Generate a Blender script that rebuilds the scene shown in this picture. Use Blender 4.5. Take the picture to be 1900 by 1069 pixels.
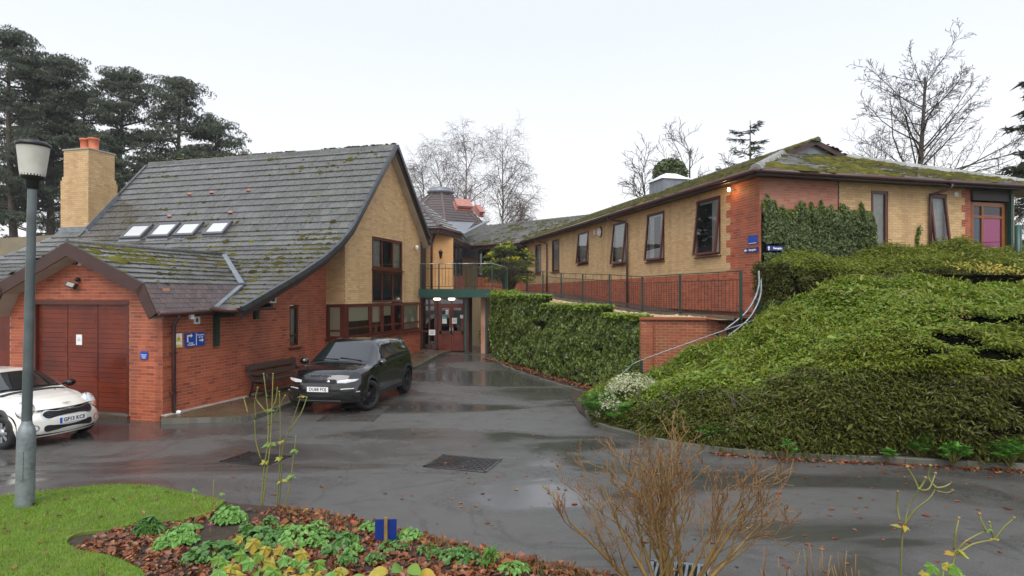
import bpy, bmesh, math, random
import numpy as np
from mathutils import Matrix, Vector
random.seed(7); RNG = np.random.default_rng(7)
for o in list(bpy.data.objects): bpy.data.objects.remove(o, do_unlink=True)
SC = bpy.context.scene; COL = SC.collection

# ---------------------------------------------------------------- camera
FPX, CX, HY, HC = 1137.0, 950.0, 547.0, 2.8          # focal length, centre and horizon in photo pixels, eye height
cam_d = bpy.data.cameras.new('camera'); cam = bpy.data.objects.new('camera', cam_d); COL.objects.link(cam)
cam_d.sensor_width = 36.0; cam_d.lens = FPX / 1900 * 36; cam_d.shift_y = (HY - 534.5) / 1900
cam_d.clip_start = 0.05; cam_d.clip_end = 3000
cam.location = (0, 0, HC); cam.rotation_euler = (math.radians(90), 0, 0); SC.camera = cam

# ---------------------------------------------------------------- overcast sky and soft sun
SUN_EL, SUN_AZ = math.radians(52), math.radians(187)   # azimuth clockwise from +Y
world = bpy.data.worlds.new('World'); SC.world = world; world.use_nodes = True
nt = world.node_tree; nt.nodes.clear()
def wn(t, **k):
    n = nt.nodes.new(t)
    for a, b in k.items(): setattr(n, a, b)
    return n
w_out = wn('ShaderNodeOutputWorld'); w_bg = wn('ShaderNodeBackground'); w_sky = wn('ShaderNodeTexSky')
w_sky.sky_type = 'NISHITA'; w_sky.sun_disc = False; w_sky.sun_elevation = SUN_EL; w_sky.sun_rotation = SUN_AZ
w_sky.dust_density = 4.0
w_tc = wn('ShaderNodeTexCoord'); w_sep = wn('ShaderNodeSeparateXYZ'); w_ramp = wn('ShaderNodeValToRGB')
w_noise = wn('ShaderNodeTexNoise'); w_noise.inputs['Scale'].default_value = 1.6; w_noise.inputs['Detail'].default_value = 3
e = w_ramp.color_ramp.elements
e[0].position = 0.0; e[0].color = (.63, .63, .633, 1); e[1].position = 1.0; e[1].color = (.49, .525, .59, 1)
x = w_ramp.color_ramp.elements.new(.2); x.color = (.61, .615, .625, 1)
x = w_ramp.color_ramp.elements.new(.46); x.color = (.50, .533, .595, 1)
w_ms = wn('ShaderNodeVectorMath', operation='SCALE'); w_ms.inputs['Scale'].default_value = 0.05
w_mix = wn('ShaderNodeMix', data_type='RGBA'); w_mix.inputs['Factor'].default_value = 0.9
w_add = wn('ShaderNodeMath', operation='MULTIPLY_ADD'); w_add.inputs[1].default_value = .10
L = nt.links.new
L(w_tc.outputs['Generated'], w_sep.inputs[0]); L(w_tc.outputs['Generated'], w_noise.inputs['Vector'])
L(w_noise.outputs['Fac'], w_add.inputs[0]); L(w_sep.outputs['Z'], w_add.inputs[2]); L(w_add.outputs[0], w_ramp.inputs[0])
L(w_sky.outputs[0], w_ms.inputs[0]); L(w_ms.outputs[0], w_mix.inputs[6]); L(w_ramp.outputs[0], w_mix.inputs[7])
L(w_mix.outputs[2], w_bg.inputs[0]); w_bg.inputs[1].default_value = 1.0; L(w_bg.outputs[0], w_out.inputs[0])
sun_d = bpy.data.lights.new('sun', 'SUN'); sun_d.energy = 1.5; sun_d.angle = math.radians(50); sun_d.color = (1, .97, .92)
sun = bpy.data.objects.new('sun', sun_d); COL.objects.link(sun); sun.location = (0, -20, 40)
sun.rotation_euler = (math.radians(90) - SUN_EL, 0, math.pi - SUN_AZ + math.pi)
sdir = Vector((math.sin(SUN_AZ) * math.cos(SUN_EL), math.cos(SUN_AZ) * math.cos(SUN_EL), math.sin(SUN_EL)))
sun.rotation_euler = sdir.to_track_quat('Z', 'Y').to_euler()
SC.view_settings.view_transform = 'Standard'; SC.view_settings.look = 'None'
SC.view_settings.exposure = 0.97; SC.view_settings.gamma = 1.0; SC.view_settings.use_curve_mapping = False
SC.render.engine = 'CYCLES'

# ---------------------------------------------------------------- object helpers
def V3(*a): return Vector(a)
def link(name, data, mat=None, parent=None, basis=None):
    o = bpy.data.objects.new(name, data); COL.objects.link(o)
    if mat is not None and data is not None and hasattr(data, 'materials') and not data.materials: data.materials.append(mat)
    if parent is not None:
        o.parent = parent
        w = parent.get('_w')
        if w is not None: o.matrix_parent_inverse = Matrix.Translation((-w[0], -w[1], -w[2]))
    if basis is not None: o.matrix_basis = basis
    return o
def tag(o, label=None, cat=None, group=None, kind=None):
    if label: o['label'] = label
    if cat: o['category'] = cat
    if group: o['group'] = group
    if kind: o['kind'] = kind
    return o
THINGS = []
def thing(name, label, cat, loc, group=None):
    """an Empty at the base of the thing; parts are modelled in world coordinates"""
    o = bpy.data.objects.new(name, None); COL.objects.link(o); o.location = loc
    o.empty_display_size = .2; o['_w'] = (float(loc[0]), float(loc[1]), float(loc[2])); THINGS.append(o)
    return tag(o, label, cat, group)
class MB:
    """collects polygons and builds one mesh object"""
    def __init__(s): s.v = []; s.f = []; s.sm = []
    def poly(s, pts, smooth=False):
        b = len(s.v); s.v += [tuple(p) for p in pts]; s.f.append(tuple(range(b, b + len(pts)))); s.sm.append(smooth)
    def hexa(s, p, skip=()):
        """p: 8 points, 0-3 bottom ring, 4-7 top ring"""
        b = len(s.v); s.v += [tuple(q) for q in p]
        fs = [(3, 2, 1, 0), (4, 5, 6, 7), (0, 1, 5, 4), (1, 2, 6, 5), (2, 3, 7, 6), (3, 0, 4, 7)]
        for i, f in enumerate(fs):
            if i not in skip: s.f.append(tuple(b + k for k in f)); s.sm.append(False)
    def box(s, c, sx, sy, sz, X=(1, 0, 0), Y=(0, 1, 0), Z=(0, 0, 1)):
        c, X, Y, Z = Vector(c), Vector(X) * sx / 2, Vector(Y) * sy / 2, Vector(Z) * sz / 2
        s.hexa([c - X - Y - Z, c + X - Y - Z, c + X + Y - Z, c - X + Y - Z, c - X - Y + Z, c + X - Y + Z, c + X + Y + Z, c - X + Y + Z])
    def bar(s, p, q, w, h, up=(0, 0, 1)):
        p, q = Vector(p), Vector(q); d = (q - p); n = d.length
        if n < 1e-6: return
        d /= n; up = Vector(up); sd = d.cross(up)
        if sd.length < 1e-4: sd = d.cross(Vector((0, 1, 0)))
        sd.normalize(); u2 = sd.cross(d)
        s.box((p + q) / 2, n, w, h, d, sd, u2)
    def tube(s, pts, rad, n=6, cap=True, smooth=True):
        pts = [Vector(p) for p in pts]; m = len(pts)
        if not hasattr(rad, '__len__'): rad = [rad] * m
        b = len(s.v); prev = None
        for i in range(m):
            d = pts[min(i + 1, m - 1)] - pts[max(i - 1, 0)]
            if d.length < 1e-9: d = Vector((0, 0, 1))
            d.normalize()
            if prev is None:
                a = d.cross(Vector((0, 0, 1)))
                if a.length < .05: a = d.cross(Vector((1, 0, 0)))
            else: a = prev - d * prev.dot(d)
            if a.length < 1e-6: a = d.orthogonal()
            a.normalize(); prev = a; c = d.cross(a)
            for k in range(n):
                t = 2 * math.pi * k / n; s.v.append(tuple(pts[i] + (a * math.cos(t) + c * math.sin(t)) * rad[i]))
        for i in range(m - 1):
            for k in range(n):
                k2 = (k + 1) % n
                s.f.append((b + i * n + k, b + i * n + k2, b + (i + 1) * n + k2, b + (i + 1) * n + k)); s.sm.append(smooth)
        if cap:
            s.f.append(tuple(b + k for k in range(n))[::-1]); s.sm.append(False)
            s.f.append(tuple(b + (m - 1) * n + k for k in range(n))); s.sm.append(False)
    def lathe(s, prof, c=(0, 0, 0), n=20, X=(1, 0, 0), Y=(0, 1, 0), Z=(0, 0, 1), smooth=True):
        c, X, Y, Z = Vector(c), Vector(X), Vector(Y), Vector(Z); b = len(s.v)
        for r, z in prof:
            for k in range(n):
                t = 2 * math.pi * k / n; s.v.append(tuple(c + Z * z + (X * math.cos(t) + Y * math.sin(t)) * r))
        for i in range(len(prof) - 1):
            for k in range(n):
                k2 = (k + 1) % n
                s.f.append((b + i * n + k, b + i * n + k2, b + (i + 1) * n + k2, b + (i + 1) * n + k)); s.sm.append(smooth)
    def prism(s, pts, dvec):
        """closed polygon pts extruded along dvec"""
        pts = [Vector(p) for p in pts]; d = Vector(dvec); n = len(pts)
        s.poly(pts[::-1]); s.poly([p + d for p in pts])
        for i in range(n):
            j = (i + 1) % n; s.poly([pts[i], pts[j], pts[j] + d, pts[i] + d])
    def grid(s, rows, smooth=True):
        b = len(s.v); n = len(rows[0])
        for r in rows: s.v += [tuple(p) for p in r]
        for i in range(len(rows) - 1):
            for k in range(n - 1):
                s.f.append((b + i * n + k, b + i * n + k + 1, b + (i + 1) * n + k + 1, b + (i + 1) * n + k)); s.sm.append(smooth)
    def mesh(s, name):
        me = bpy.data.meshes.new(name); me.from_pydata(s.v, [], s.f)
        me.polygons.foreach_set('use_smooth', s.sm); me.update(); return me
    def build(s, name, mat, parent=None, **k):
        o = link(name, s.mesh(name), mat, parent)
        if k: tag(o, **k)
        return o
def np_mesh(name, verts, faces, smooth=False):
    """fast mesh from numpy arrays: verts (n,3), faces (m,k)"""
    me = bpy.data.meshes.new(name); verts = np.asarray(verts, np.float32); faces = np.asarray(faces, np.int32)
    m, k = faces.shape
    me.vertices.add(len(verts)); me.vertices.foreach_set('co', verts.ravel())
    me.loops.add(m * k); me.loops.foreach_set('vertex_index', faces.ravel())
    me.polygons.add(m); me.polygons.foreach_set('loop_start', np.arange(0, m * k, k, dtype=np.int32))
    me.polygons.foreach_set('use_smooth', np.full(m, smooth, bool))
    me.update(calc_edges=True); return me
def unit(a): return a / np.maximum(np.linalg.norm(a, axis=-1, keepdims=True), 1e-9)

# photo pixel -> point on the ground
def gz(x, y):
    t = min(1, max(0, (y - 16) / 10)); return .4 * t * t * (3 - 2 * t)
def gp(u, v, dz=0.0):
    t = 12.0
    for _ in range(40):
        x, y = (u - CX) / FPX * t, t; t = FPX * (HC - gz(x, y) - dz) / (v - HY)
    return Vector(((u - CX) / FPX * t, t, gz((u - CX) / FPX * t, t) + dz))
def at(u, v, Y): return Vector(((u - CX) / FPX * Y, Y, HC + (HY - v) / FPX * Y))

# building frames: left (a recedes along the side wall, b outwards), right (s recedes along the long wall, b outwards)
CL = Vector((-7.7, 13.5, 0)); D1 = Vector((.2709, .9626, 0)); H1 = Vector((.9626, -.2709, 0)); UP = Vector((0, 0, 1))
def LP(a, b, z): return CL + D1 * a + H1 * b + UP * z
CRR = Vector((6.95, 17.2, 0)); D3 = Vector((-.2527, .9675, 0)); N3 = Vector((-.9675, -.2527, 0)); D4 = Vector((.9675, .2527, 0)); N4 = Vector((.2527, -.9675, 0))
def RP(s, b, z): return CRR + D3 * s + N3 * b + UP * z       # long wall
def RF(t, b, z): return CRR + D4 * t + N4 * b + UP * z       # short front wall

# ---------------------------------------------------------------- materials
def mat(name, color=(.5, .5, .5), rough=.5, metal=0.0, spec=.5, vary=None, noise=None, bump=None, coat=0, emis=None, wet=None, streak=None):
    """vary: second colour mixed in at random for each piece; noise: (colour, scale, amount) blotches; bump: (scale, strength)"""
    m = bpy.data.materials.new(name); m.use_nodes = True; n = m.node_tree.nodes; l = m.node_tree.links.new
    p = n['Principled BSDF']; p.inputs['Base Color'].default_value = (*color, 1); p.inputs['Roughness'].default_value = rough
    p.inputs['Metallic'].default_value = metal; p.inputs['Specular IOR Level'].default_value = spec; p.inputs['Coat Weight'].default_value = coat
    p.inputs['Coat Roughness'].default_value = .05
    cur = None
    geo = n.new('ShaderNodeNewGeometry'); tc = n.new('ShaderNodeTexCoord')
    if vary:
        oi = n.new('ShaderNodeObjectInfo'); ad = n.new('ShaderNodeMath'); ad.operation = 'ADD'; fr = n.new('ShaderNodeMath'); fr.operation = 'FRACT'
        l(geo.outputs['Random Per Island'], ad.inputs[0]); l(oi.outputs['Random'], ad.inputs[1]); l(ad.outputs[0], fr.inputs[0])
        r = n.new('ShaderNodeValToRGB'); l(fr.outputs[0], r.inputs[0]); cols = [color] + list(vary); el = r.color_ramp.elements
        el[0].color = (*cols[0], 1); el[1].color = (*cols[-1], 1)
        for i in range(1, len(cols) - 1): q = el.new(i / (len(cols) - 1)); q.color = (*cols[i], 1)
        cur = r.outputs[0]
    nf = None
    if noise:
        for (c2, sc, am) in (noise if isinstance(noise, list) else [noise]):
            tx = n.new('ShaderNodeTexNoise'); tx.inputs['Scale'].default_value = sc; tx.inputs['Detail'].default_value = 5
            l(geo.outputs['Position'], tx.inputs['Vector'])
            mr = n.new('ShaderNodeMapRange'); mr.inputs[1].default_value = .42; mr.inputs[2].default_value = .68; mr.inputs[4].default_value = am
            l(tx.outputs['Fac'], mr.inputs[0]); mx = n.new('ShaderNodeMix'); mx.data_type = 'RGBA'
            l(mr.outputs[0], mx.inputs['Factor'])
            if cur is None: mx.inputs[6].default_value = (*color, 1)
            else: l(cur, mx.inputs[6])
            mx.inputs[7].default_value = (*c2, 1); cur = mx.outputs[2]; nf = tx
    if streak:                                            # rain streaks running down the wall
        mp = n.new('ShaderNodeMapping'); mp.inputs['Scale'].default_value = (2.6, 2.6, .28); l(geo.outputs['Position'], mp.inputs['Vector']); tx = n.new('ShaderNodeTexNoise'); tx.inputs['Scale'].default_value = 1.0; tx.inputs['Detail'].default_value = 6; l(mp.outputs[0], tx.inputs['Vector'])
        mr = n.new('ShaderNodeMapRange'); mr.inputs[1].default_value = .50; mr.inputs[2].default_value = .72; mr.inputs[4].default_value = streak[1]; l(tx.outputs['Fac'], mr.inputs[0]); mx = n.new('ShaderNodeMix'); mx.data_type = 'RGBA'; l(mr.outputs[0], mx.inputs['Factor']); l(cur, mx.inputs[6]); mx.inputs[7].default_value = (*streak[0], 1); cur = mx.outputs[2]
    if cur is not None: l(cur, p.inputs['Base Color'])
    if wet:
        tx = n.new('ShaderNodeTexNoise'); tx.inputs['Scale'].default_value = wet[0]; tx.inputs['Detail'].default_value = 4; l(geo.outputs['Position'], tx.inputs['Vector'])
        mr = n.new('ShaderNodeMapRange'); mr.inputs[1].default_value = .35; mr.inputs[2].default_value = .65; mr.inputs[3].default_value = wet[1]; mr.inputs[4].default_value = wet[2]
        l(tx.outputs['Fac'], mr.inputs[0]); l(mr.outputs[0], p.inputs['Roughness'])
    if bump:
        tx = n.new('ShaderNodeTexNoise'); tx.inputs['Scale'].default_value = bump[0]; tx.inputs['Detail'].default_value = 6; l(geo.outputs['Position'], tx.inputs['Vector'])
        b = n.new('ShaderNodeBump'); b.inputs['Strength'].default_value = bump[1]; b.inputs['Distance'].default_value = .02
        l(tx.outputs['Fac'], b.inputs['Height']); l(b.outputs[0], p.inputs['Normal'])
    if emis: p.inputs['Emission Color'].default_value = (*emis[0], 1); p.inputs['Emission Strength'].default_value = emis[1]
    return m
def leafmat(name, cols, rough=.4, trans=.25, spec=.5, noise=None):
    m = mat(name, cols[0], rough, spec=spec, vary=cols[1:], noise=noise); n = m.node_tree.nodes; l = m.node_tree.links.new
    p = n['Principled BSDF']; out = n['Material Output']; tr = n.new('ShaderNodeBsdfTranslucent'); mx = n.new('ShaderNodeMixShader'); mx.inputs[0].default_value = trans
    src = p.inputs['Base Color'].links[0].from_socket; l(src, tr.inputs['Color']); l(p.outputs[0], mx.inputs[1]); l(tr.outputs[0], mx.inputs[2]); l(mx.outputs[0], out.inputs['Surface'])
    return m
def glassmat(name, tint=(.80, .83, .83), base=.02):
    m = bpy.data.materials.new(name); m.use_nodes = True; n = m.node_tree.nodes; l = m.node_tree.links.new; n.remove(n['Principled BSDF'])
    out = n['Material Output']; g = n.new('ShaderNodeBsdfGlossy'); g.inputs['Roughness'].default_value = .02; g.inputs['Color'].default_value = (.95, .97, 1, 1)
    t = n.new('ShaderNodeBsdfTransparent'); t.inputs['Color'].default_value = (*tint, 1); mx = n.new('ShaderNodeMixShader')
    lw = n.new('ShaderNodeFresnel'); lw.inputs['IOR'].default_value = 1.55; ad = n.new('ShaderNodeMath'); ad.operation = 'ADD'; ad.inputs[1].default_value = base; ad.use_clamp = True
    l(lw.outputs[0], ad.inputs[0]); l(ad.outputs[0], mx.inputs[0]); l(t.outputs[0], mx.inputs[1]); l(g.outputs[0], mx.inputs[2]); l(mx.outputs[0], out.inputs['Surface'])
    return m
M = {}
M['red_brick'] = mat('red_brick', (.30, .062, .027), .6, vary=[(.44, .106, .045), (.37, .080, .035), (.47, .128, .058), (.40, .092, .039), (.235, .048, .025), (.45, .112, .049)], noise=[((.19, .047, .026), 1.1, .35), ((.48, .18, .105), 3.0, .16)], bump=(150, .06), streak=((.14, .046, .028), .5))
M['buff_brick'] = mat('buff_brick', (.53, .345, .165), .65, vary=[(.63, .43, .22), (.575, .385, .19), (.66, .46, .25), (.60, .405, .20), (.49, .31, .145), (.63, .425, .215)], noise=[((.47, .295, .145), 1.3, .4)], bump=(150, .05), streak=((.34, .22, .12), .5))
M['orange_brick'] = mat('orange_brick', (.62, .33, .12), .65, vary=[(.68, .38, .15), (.6, .31, .11)], noise=((.5, .27, .1), 1.2, .3))
M['red_mortar'] = mat('red_mortar', (.52, .29, .19), .85, noise=((.34, .14, .085), 1.5, .7))
M['buff_mortar'] = mat('buff_mortar', (.42, .27, .14), .85, noise=((.35, .22, .115), 1.5, .5))
M['tile'] = mat('concrete_tile', (.052, .052, .053), .42, vary=[(.090, .089, .089), (.070, .069, .068), (.112, .110, .108), (.060, .058, .057)], noise=[((.085, .075, .062), .5, .5), ((.045, .05, .032), 2.2, .5), ((.24, .24, .22), 16, .35)], bump=(90, .05), wet=(1.6, .12, .42))  # last noise: pale speckle for lichen, with wet sky glints put into the colour
M['old_tile'] = mat('weathered_tile', (.085, .08, .075), .45, vary=[(.14, .135, .13), (.11, .105, .10), (.19, .185, .18)], noise=[((.07, .075, .035), 1.2, .7), ((.20, .20, .20), 3.0, .2)], bump=(90, .08), wet=(1.5, .3, .55))
M['plain_tile'] = mat('plain_tile', (.075, .055, .055), .4, vary=[(.11, .075, .072), (.09, .07, .07), (.13, .085, .08)], bump=(90, .06), wet=(1.5, .28, .5))
M['moss'] = mat('moss', (.055, .058, .010), .95, spec=.1, vary=[(.105, .103, .016), (.075, .073, .014), (.135, .127, .018), (.055, .046, .014)], noise=((.05, .045, .012), 2.0, .5))
M['moss_dark'] = mat('moss_dark', (.030, .029, .010), .95, spec=.1, vary=[(.052, .050, .013), (.075, .070, .015), (.040, .033, .014)])
M['lead'] = mat('lead', (.19, .21, .24), .45, metal=.3, noise=((.28, .30, .33), 4, .6))
M['verge'] = mat('verge_cap', (.035, .04, .046), .35, vary=[(.05, .055, .06)])
M['brown'] = mat('brown_paint', (.055, .022, .016), .4, noise=((.035, .015, .012), 3, .6), bump=(80, .1))
M['brown_dark'] = mat('brown_dark', (.03, .016, .013), .5)
M['gutter'] = mat('gutter', (.075, .035, .032), .3)
M['soffit'] = mat('soffit', (.42, .36, .28), .7, noise=((.28, .22, .16), 2, .5))
M['frame'] = mat('window_frame', (.105, .024, .013), .32, noise=((.06, .015, .01), 4, .5))
M['frame_amber'] = mat('window_frame_amber', (.24, .075, .014), .32, noise=((.15, .045, .012), 4, .5))
M['door_wood'] = mat('door_wood', (.155, .026, .010), .35, vary=[(.18, .031, .012), (.135, .022, .009)], noise=[((.075, .012, .006), 1.6, .75)], wet=(2, .25, .5))
M['glass'] = glassmat('window_glass')
M['glass_dark'] = glassmat('dark_glass', (.30, .32, .34), .06)
M['panel_dark'] = mat('dark_panel', (.006, .006, .008), .12)
M['curtain'] = mat('curtain', (.55, .53, .48), .9, noise=((.40, .38, .34), 6, .6))
M['blind'] = mat('roller_blind', (.74, .70, .50), .85)
M['room'] = mat('room', (.05, .045, .04), .9)
M['room_lit'] = mat('room_lit_tone', (.16, .12, .08), .9)  # paler copy of the room colour, room light painted into the lining
M['white'] = mat('white_plastic', (.75, .75, .73), .4, noise=((.55, .54, .5), 8, .4))
M['black'] = mat('black_plastic', (.012, .012, .013), .35)
M['iron'] = mat('black_iron', (.010, .010, .011), .35)
M['blue_sign'] = mat('blue_sign', (.010, .065, .36), .35)
M['navy_sign'] = mat('navy_sign', (.010, .030, .19), .35)
M['sign_white'] = mat('sign_white', (.82, .82, .82), .4)
M['sign_yellow'] = mat('sign_yellow', (.80, .58, .02), .4)
M['paper'] = mat('paper', (.80, .80, .79), .8)
M['teal'] = mat('teal_paper', (.10, .42, .40), .8)
M['terracotta'] = mat('terracotta', (.50, .125, .055), .6, noise=((.62, .22, .12), 6, .5))
M['pink_tile'] = mat('terracotta_vent', (.38, .15, .12), .5, noise=((.46, .24, .20), 5, .5))
M['green_paint'] = mat('green_paint', (.010, .052, .040), .35, noise=((.018, .07, .055), 5, .5))
M['green_rail'] = mat('green_rail', (.012, .035, .026), .4)
M['pole'] = mat('pole_paint', (.085, .10, .105), .4, metal=.3, noise=[((.16, .185, .195), 3, .6)])
M['galv'] = mat('galvanised', (.24, .27, .285), .45, metal=.5, noise=[((.13, .15, .16), 5, .8), ((.34, .36, .37), 22, .5)], bump=(40, .15))
M['steel_rail'] = mat('steel_rail', (.42, .45, .47), .3, metal=.6)
M['asphalt_dark'] = mat('iron_cover', (.022, .021, .021), .3, noise=((.035, .03, .028), 10, .6), wet=(2, .12, .4))
M['stone'] = mat('kerb_stone', (.11, .105, .09), .5, vary=[(.145, .14, .12), (.085, .08, .07)], noise=((.05, .055, .022), 2.0, .8), bump=(60, .3))
M['soil'] = mat('soil', (.035, .022, .014), .9, noise=((.055, .036, .022), 12, .8), bump=(25, .8))
M['gravel'] = mat('gravel', (.40, .27, .13), .85, vary=[(.5, .36, .2), (.3, .2, .1), (.55, .45, .3)])
M['gravel_bed'] = mat('gravel_bed', (.30, .20, .10), .9, noise=((.42, .30, .16), 60, .9), bump=(80, .8))
M['path'] = mat('ramp_tarmac', (.045, .042, .042), .35, noise=((.07, .06, .055), 8, .6), wet=(1.5, .2, .5))
M['slate'] = mat('slate', (.06, .06, .065), .4, vary=[(.1, .1, .1)])
M['bark'] = mat('bark', (.055, .042, .032), .85, noise=((.10, .085, .06), 8, .7), bump=(30, .5))
M['bark_pine'] = mat('pine_bark', (.060, .045, .036), .85, noise=((.11, .075, .055), 4, .7), bump=(20, .5))
M['bark_birch'] = mat('birch_bark', (.20, .18, .165), .8, noise=((.09, .075, .065), 3, .8))
M['twig'] = mat('twig', (.075, .058, .048), .8)
M['twig_purple'] = mat('twig_birch', (.115, .085, .078), .85)
M['shrub_wood'] = mat('shrub_wood', (.22, .145, .045), .6, noise=[((.12, .065, .022), 9, .7)], vary=[(.18, .115, .035), (.26, .17, .05)])
M['shrub_twig'] = mat('shrub_twig', (.20, .098, .038), .55, vary=[(.25, .14, .05), (.16, .072, .03), (.28, .17, .06)])
M['pine'] = leafmat('pine_needles', [(.050, .066, .042), (.080, .100, .058), (.062, .082, .052), (.095, .112, .062)], .55, .25)
M['ivy'] = leafmat('ivy_leaf', [(.038, .068, .014), (.125, .175, .026), (.080, .125, .020), (.19, .24, .036), (.058, .092, .018)], .38, .28)
M['ivy_dark'] = leafmat('ivy_leaf_dark', [(.034, .058, .016), (.082, .115, .026), (.052, .082, .020), (.13, .16, .046), (.042, .070, .018)], .5, .15)
M['privet'] = leafmat('hedge_leaf', [(.088, .155, .012), (.20, .295, .020), (.135, .225, .016), (.255, .34, .026), (.16, .25, .018), (.29, .28, .045)], .33, .38)
M['juniper'] = leafmat('juniper_spray', [(.05, .064, .009), (.115, .135, .013), (.075, .09, .011), (.15, .16, .017), (.075, .062, .016)], .45, .28)
M['juniper_bright'] = leafmat('juniper_bright', [(.11, .15, .012), (.21, .25, .016), (.15, .19, .014), (.25, .27, .022)], .45, .3)
M['variegated'] = leafmat('variegated_leaf', [(.42, .42, .26), (.56, .56, .40), (.20, .26, .07), (.48, .46, .30), (.09, .15, .03)], .4, .2)
M['spurge'] = leafmat('fresh_leaf', [(.05, .16, .02), (.12, .30, .035), (.08, .22, .028), (.17, .36, .05)], .4, .3)
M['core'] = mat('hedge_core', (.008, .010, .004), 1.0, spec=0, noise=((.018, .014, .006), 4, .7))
M['mahonia'] = leafmat('mahonia_leaf', [(.05, .10, .012), (.15, .22, .02), (.09, .15, .015), (.24, .28, .025)], .3, .2)
M['mahonia_flower'] = leafmat('mahonia_flower', [(.55, .46, .02), (.62, .56, .05)], .5, .3)
M['yellow_leaf'] = leafmat('yellow_leaf', [(.50, .40, .045), (.42, .40, .06), (.33, .37, .06), (.56, .42, .04), (.55, .27, .02)], .45, .3, noise=[((.28, .34, .05), 22, .75), ((.30, .14, .03), 9, .35)])
M['grass'] = leafmat('grass_blade', [(.105, .215, .010), (.195, .325, .014), (.15, .27, .012), (.25, .36, .022), (.20, .24, .03), (.12, .235, .012)], .5, .3)
M['stem'] = mat('green_stem', (.16, .17, .035), .5, vary=[(.22, .22, .05), (.12, .12, .03)])
M['dead_leaf'] = leafmat('dead_leaf', [(.12, .034, .014), (.27, .075, .020), (.075, .026, .014), (.33, .11, .03), (.17, .05, .018), (.09, .045, .025), (.36, .17, .05)], .35, .12)
M['stalk'] = mat('dead_stalk', (.20, .10, .04), .7, vary=[(.30, .17, .06), (.14, .06, .03), (.26, .22, .07)])
M['hosta'] = leafmat('broad_leaf', [(.10, .24, .03), (.20, .33, .05), (.13, .28, .04)], .3, .3)
M['clover'] = leafmat('clump_leaf', [(.10, .26, .045), (.20, .40, .09), (.14, .32, .06), (.26, .45, .12)], .45, .3)
M['geum'] = leafmat('bed_leaf', [(.05, .15, .03), (.11, .24, .05), (.08, .19, .045)], .45, .25)
M['purple'] = mat('purple_flower', (.25, .01, .12), .6)
M['orange_flower'] = mat('orange_flower', (.45, .05, .01), .6)
M['lawn'] = mat('lawn_turf', (.09, .17, .012), .8, noise=[((.14, .21, .018), 2.2, .8), ((.08, .09, .02), 5, .6)], bump=(90, .5))
# ---------------------------------------------------------------- wet asphalt
def asphalt_material():
    m = bpy.data.materials.new('wet_asphalt'); m.use_nodes = True; n = m.node_tree.nodes; l = m.node_tree.links.new; p = n['Principled BSDF']
    geo = n.new('ShaderNodeNewGeometry')
    def noise(sc, det=4, dist=0, vec=None):
        t = n.new('ShaderNodeTexNoise'); t.inputs['Scale'].default_value = sc; t.inputs['Detail'].default_value = det; t.inputs['Distortion'].default_value = dist
        l(vec or geo.outputs['Position'], t.inputs['Vector']); return t.outputs['Fac']
    def rng(src, a, b, c, d):
        r = n.new('ShaderNodeMapRange'); r.inputs[1].default_value = a; r.inputs[2].default_value = b; r.inputs[3].default_value = c; r.inputs[4].default_value = d; l(src, r.inputs[0]); return r.outputs[0]
    def mix(f, a, b):
        x = n.new('ShaderNodeMix'); x.data_type = 'RGBA'; l(f, x.inputs['Factor'])
        for s, i in ((a, 6), (b, 7)):
            if isinstance(s, tuple): x.inputs[i].default_value = (*s, 1)
            else: l(s, x.inputs[i])
        return x.outputs[2]
    mp = n.new('ShaderNodeMapping'); mp.inputs['Scale'].default_value = (.35, .9, 1); mp.inputs['Rotation'].default_value = (0, 0, .35); l(geo.outputs['Position'], mp.inputs['Vector'])
    big = noise(.55, 5, .6, mp.outputs[0]); med = noise(2.2, 5, .3); fine = noise(70, 3); agg = noise(160, 2)
    c = mix(rng(fine, .35, .7, 0, 1), (.047, .0455, .042), (.142, .137, .127))
    c = mix(rng(med, .52, .72, 0, .6), c, (.060, .052, .046))
    c = mix(rng(noise(.8, 6, 1.2), .60, .70, 0, .5), c, (.075, .045, .032))           # rusty leaf-mould stains
    c = mix(rng(big, .42, .54, .6, 0), c, (.034, .033, .032))
    ab = n.new('ShaderNodeMath'); ab.operation = 'ABSOLUTE'; sb = n.new('ShaderNodeMath'); sb.operation = 'SUBTRACT'; sb.inputs[1].default_value = .5; l(noise(.42, 5, 1.6), sb.inputs[0]); l(sb.outputs[0], ab.inputs[0])
    c = mix(rng(ab.outputs[0], .0, .016, .42, 0), c, (.020, .017, .015))                # dark wet seams
    l(c, p.inputs['Base Color'])
    r1 = rng(big, .44, .56, .06, .40); r2 = rng(med, .3, .7, -.05, .09); ad = n.new('ShaderNodeMath'); ad.operation = 'ADD'; ad.use_clamp = True; l(r1, ad.inputs[0]); l(r2, ad.inputs[1])
    l(ad.outputs[0], p.inputs['Roughness']); p.inputs['Specular IOR Level'].default_value = .75
    b = n.new('ShaderNodeBump'); b.inputs['Distance'].default_value = .012
    st = rng(big, .42, .54, .03, .55); l(st, b.inputs['Strength'])
    hs = n.new('ShaderNodeMath'); hs.operation = 'MULTIPLY_ADD'; hs.inputs[1].default_value = .7; l(fine, hs.inputs[0]); l(agg, hs.inputs[2]); l(hs.outputs[0], b.inputs['Height'])
    l(b.outputs[0], p.inputs['Normal']); return m
M['asphalt'] = asphalt_material()
M['ground'] = mat('rough_ground', (.035, .045, .016), .9, noise=((.06, .05, .03), .6, .8))

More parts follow.
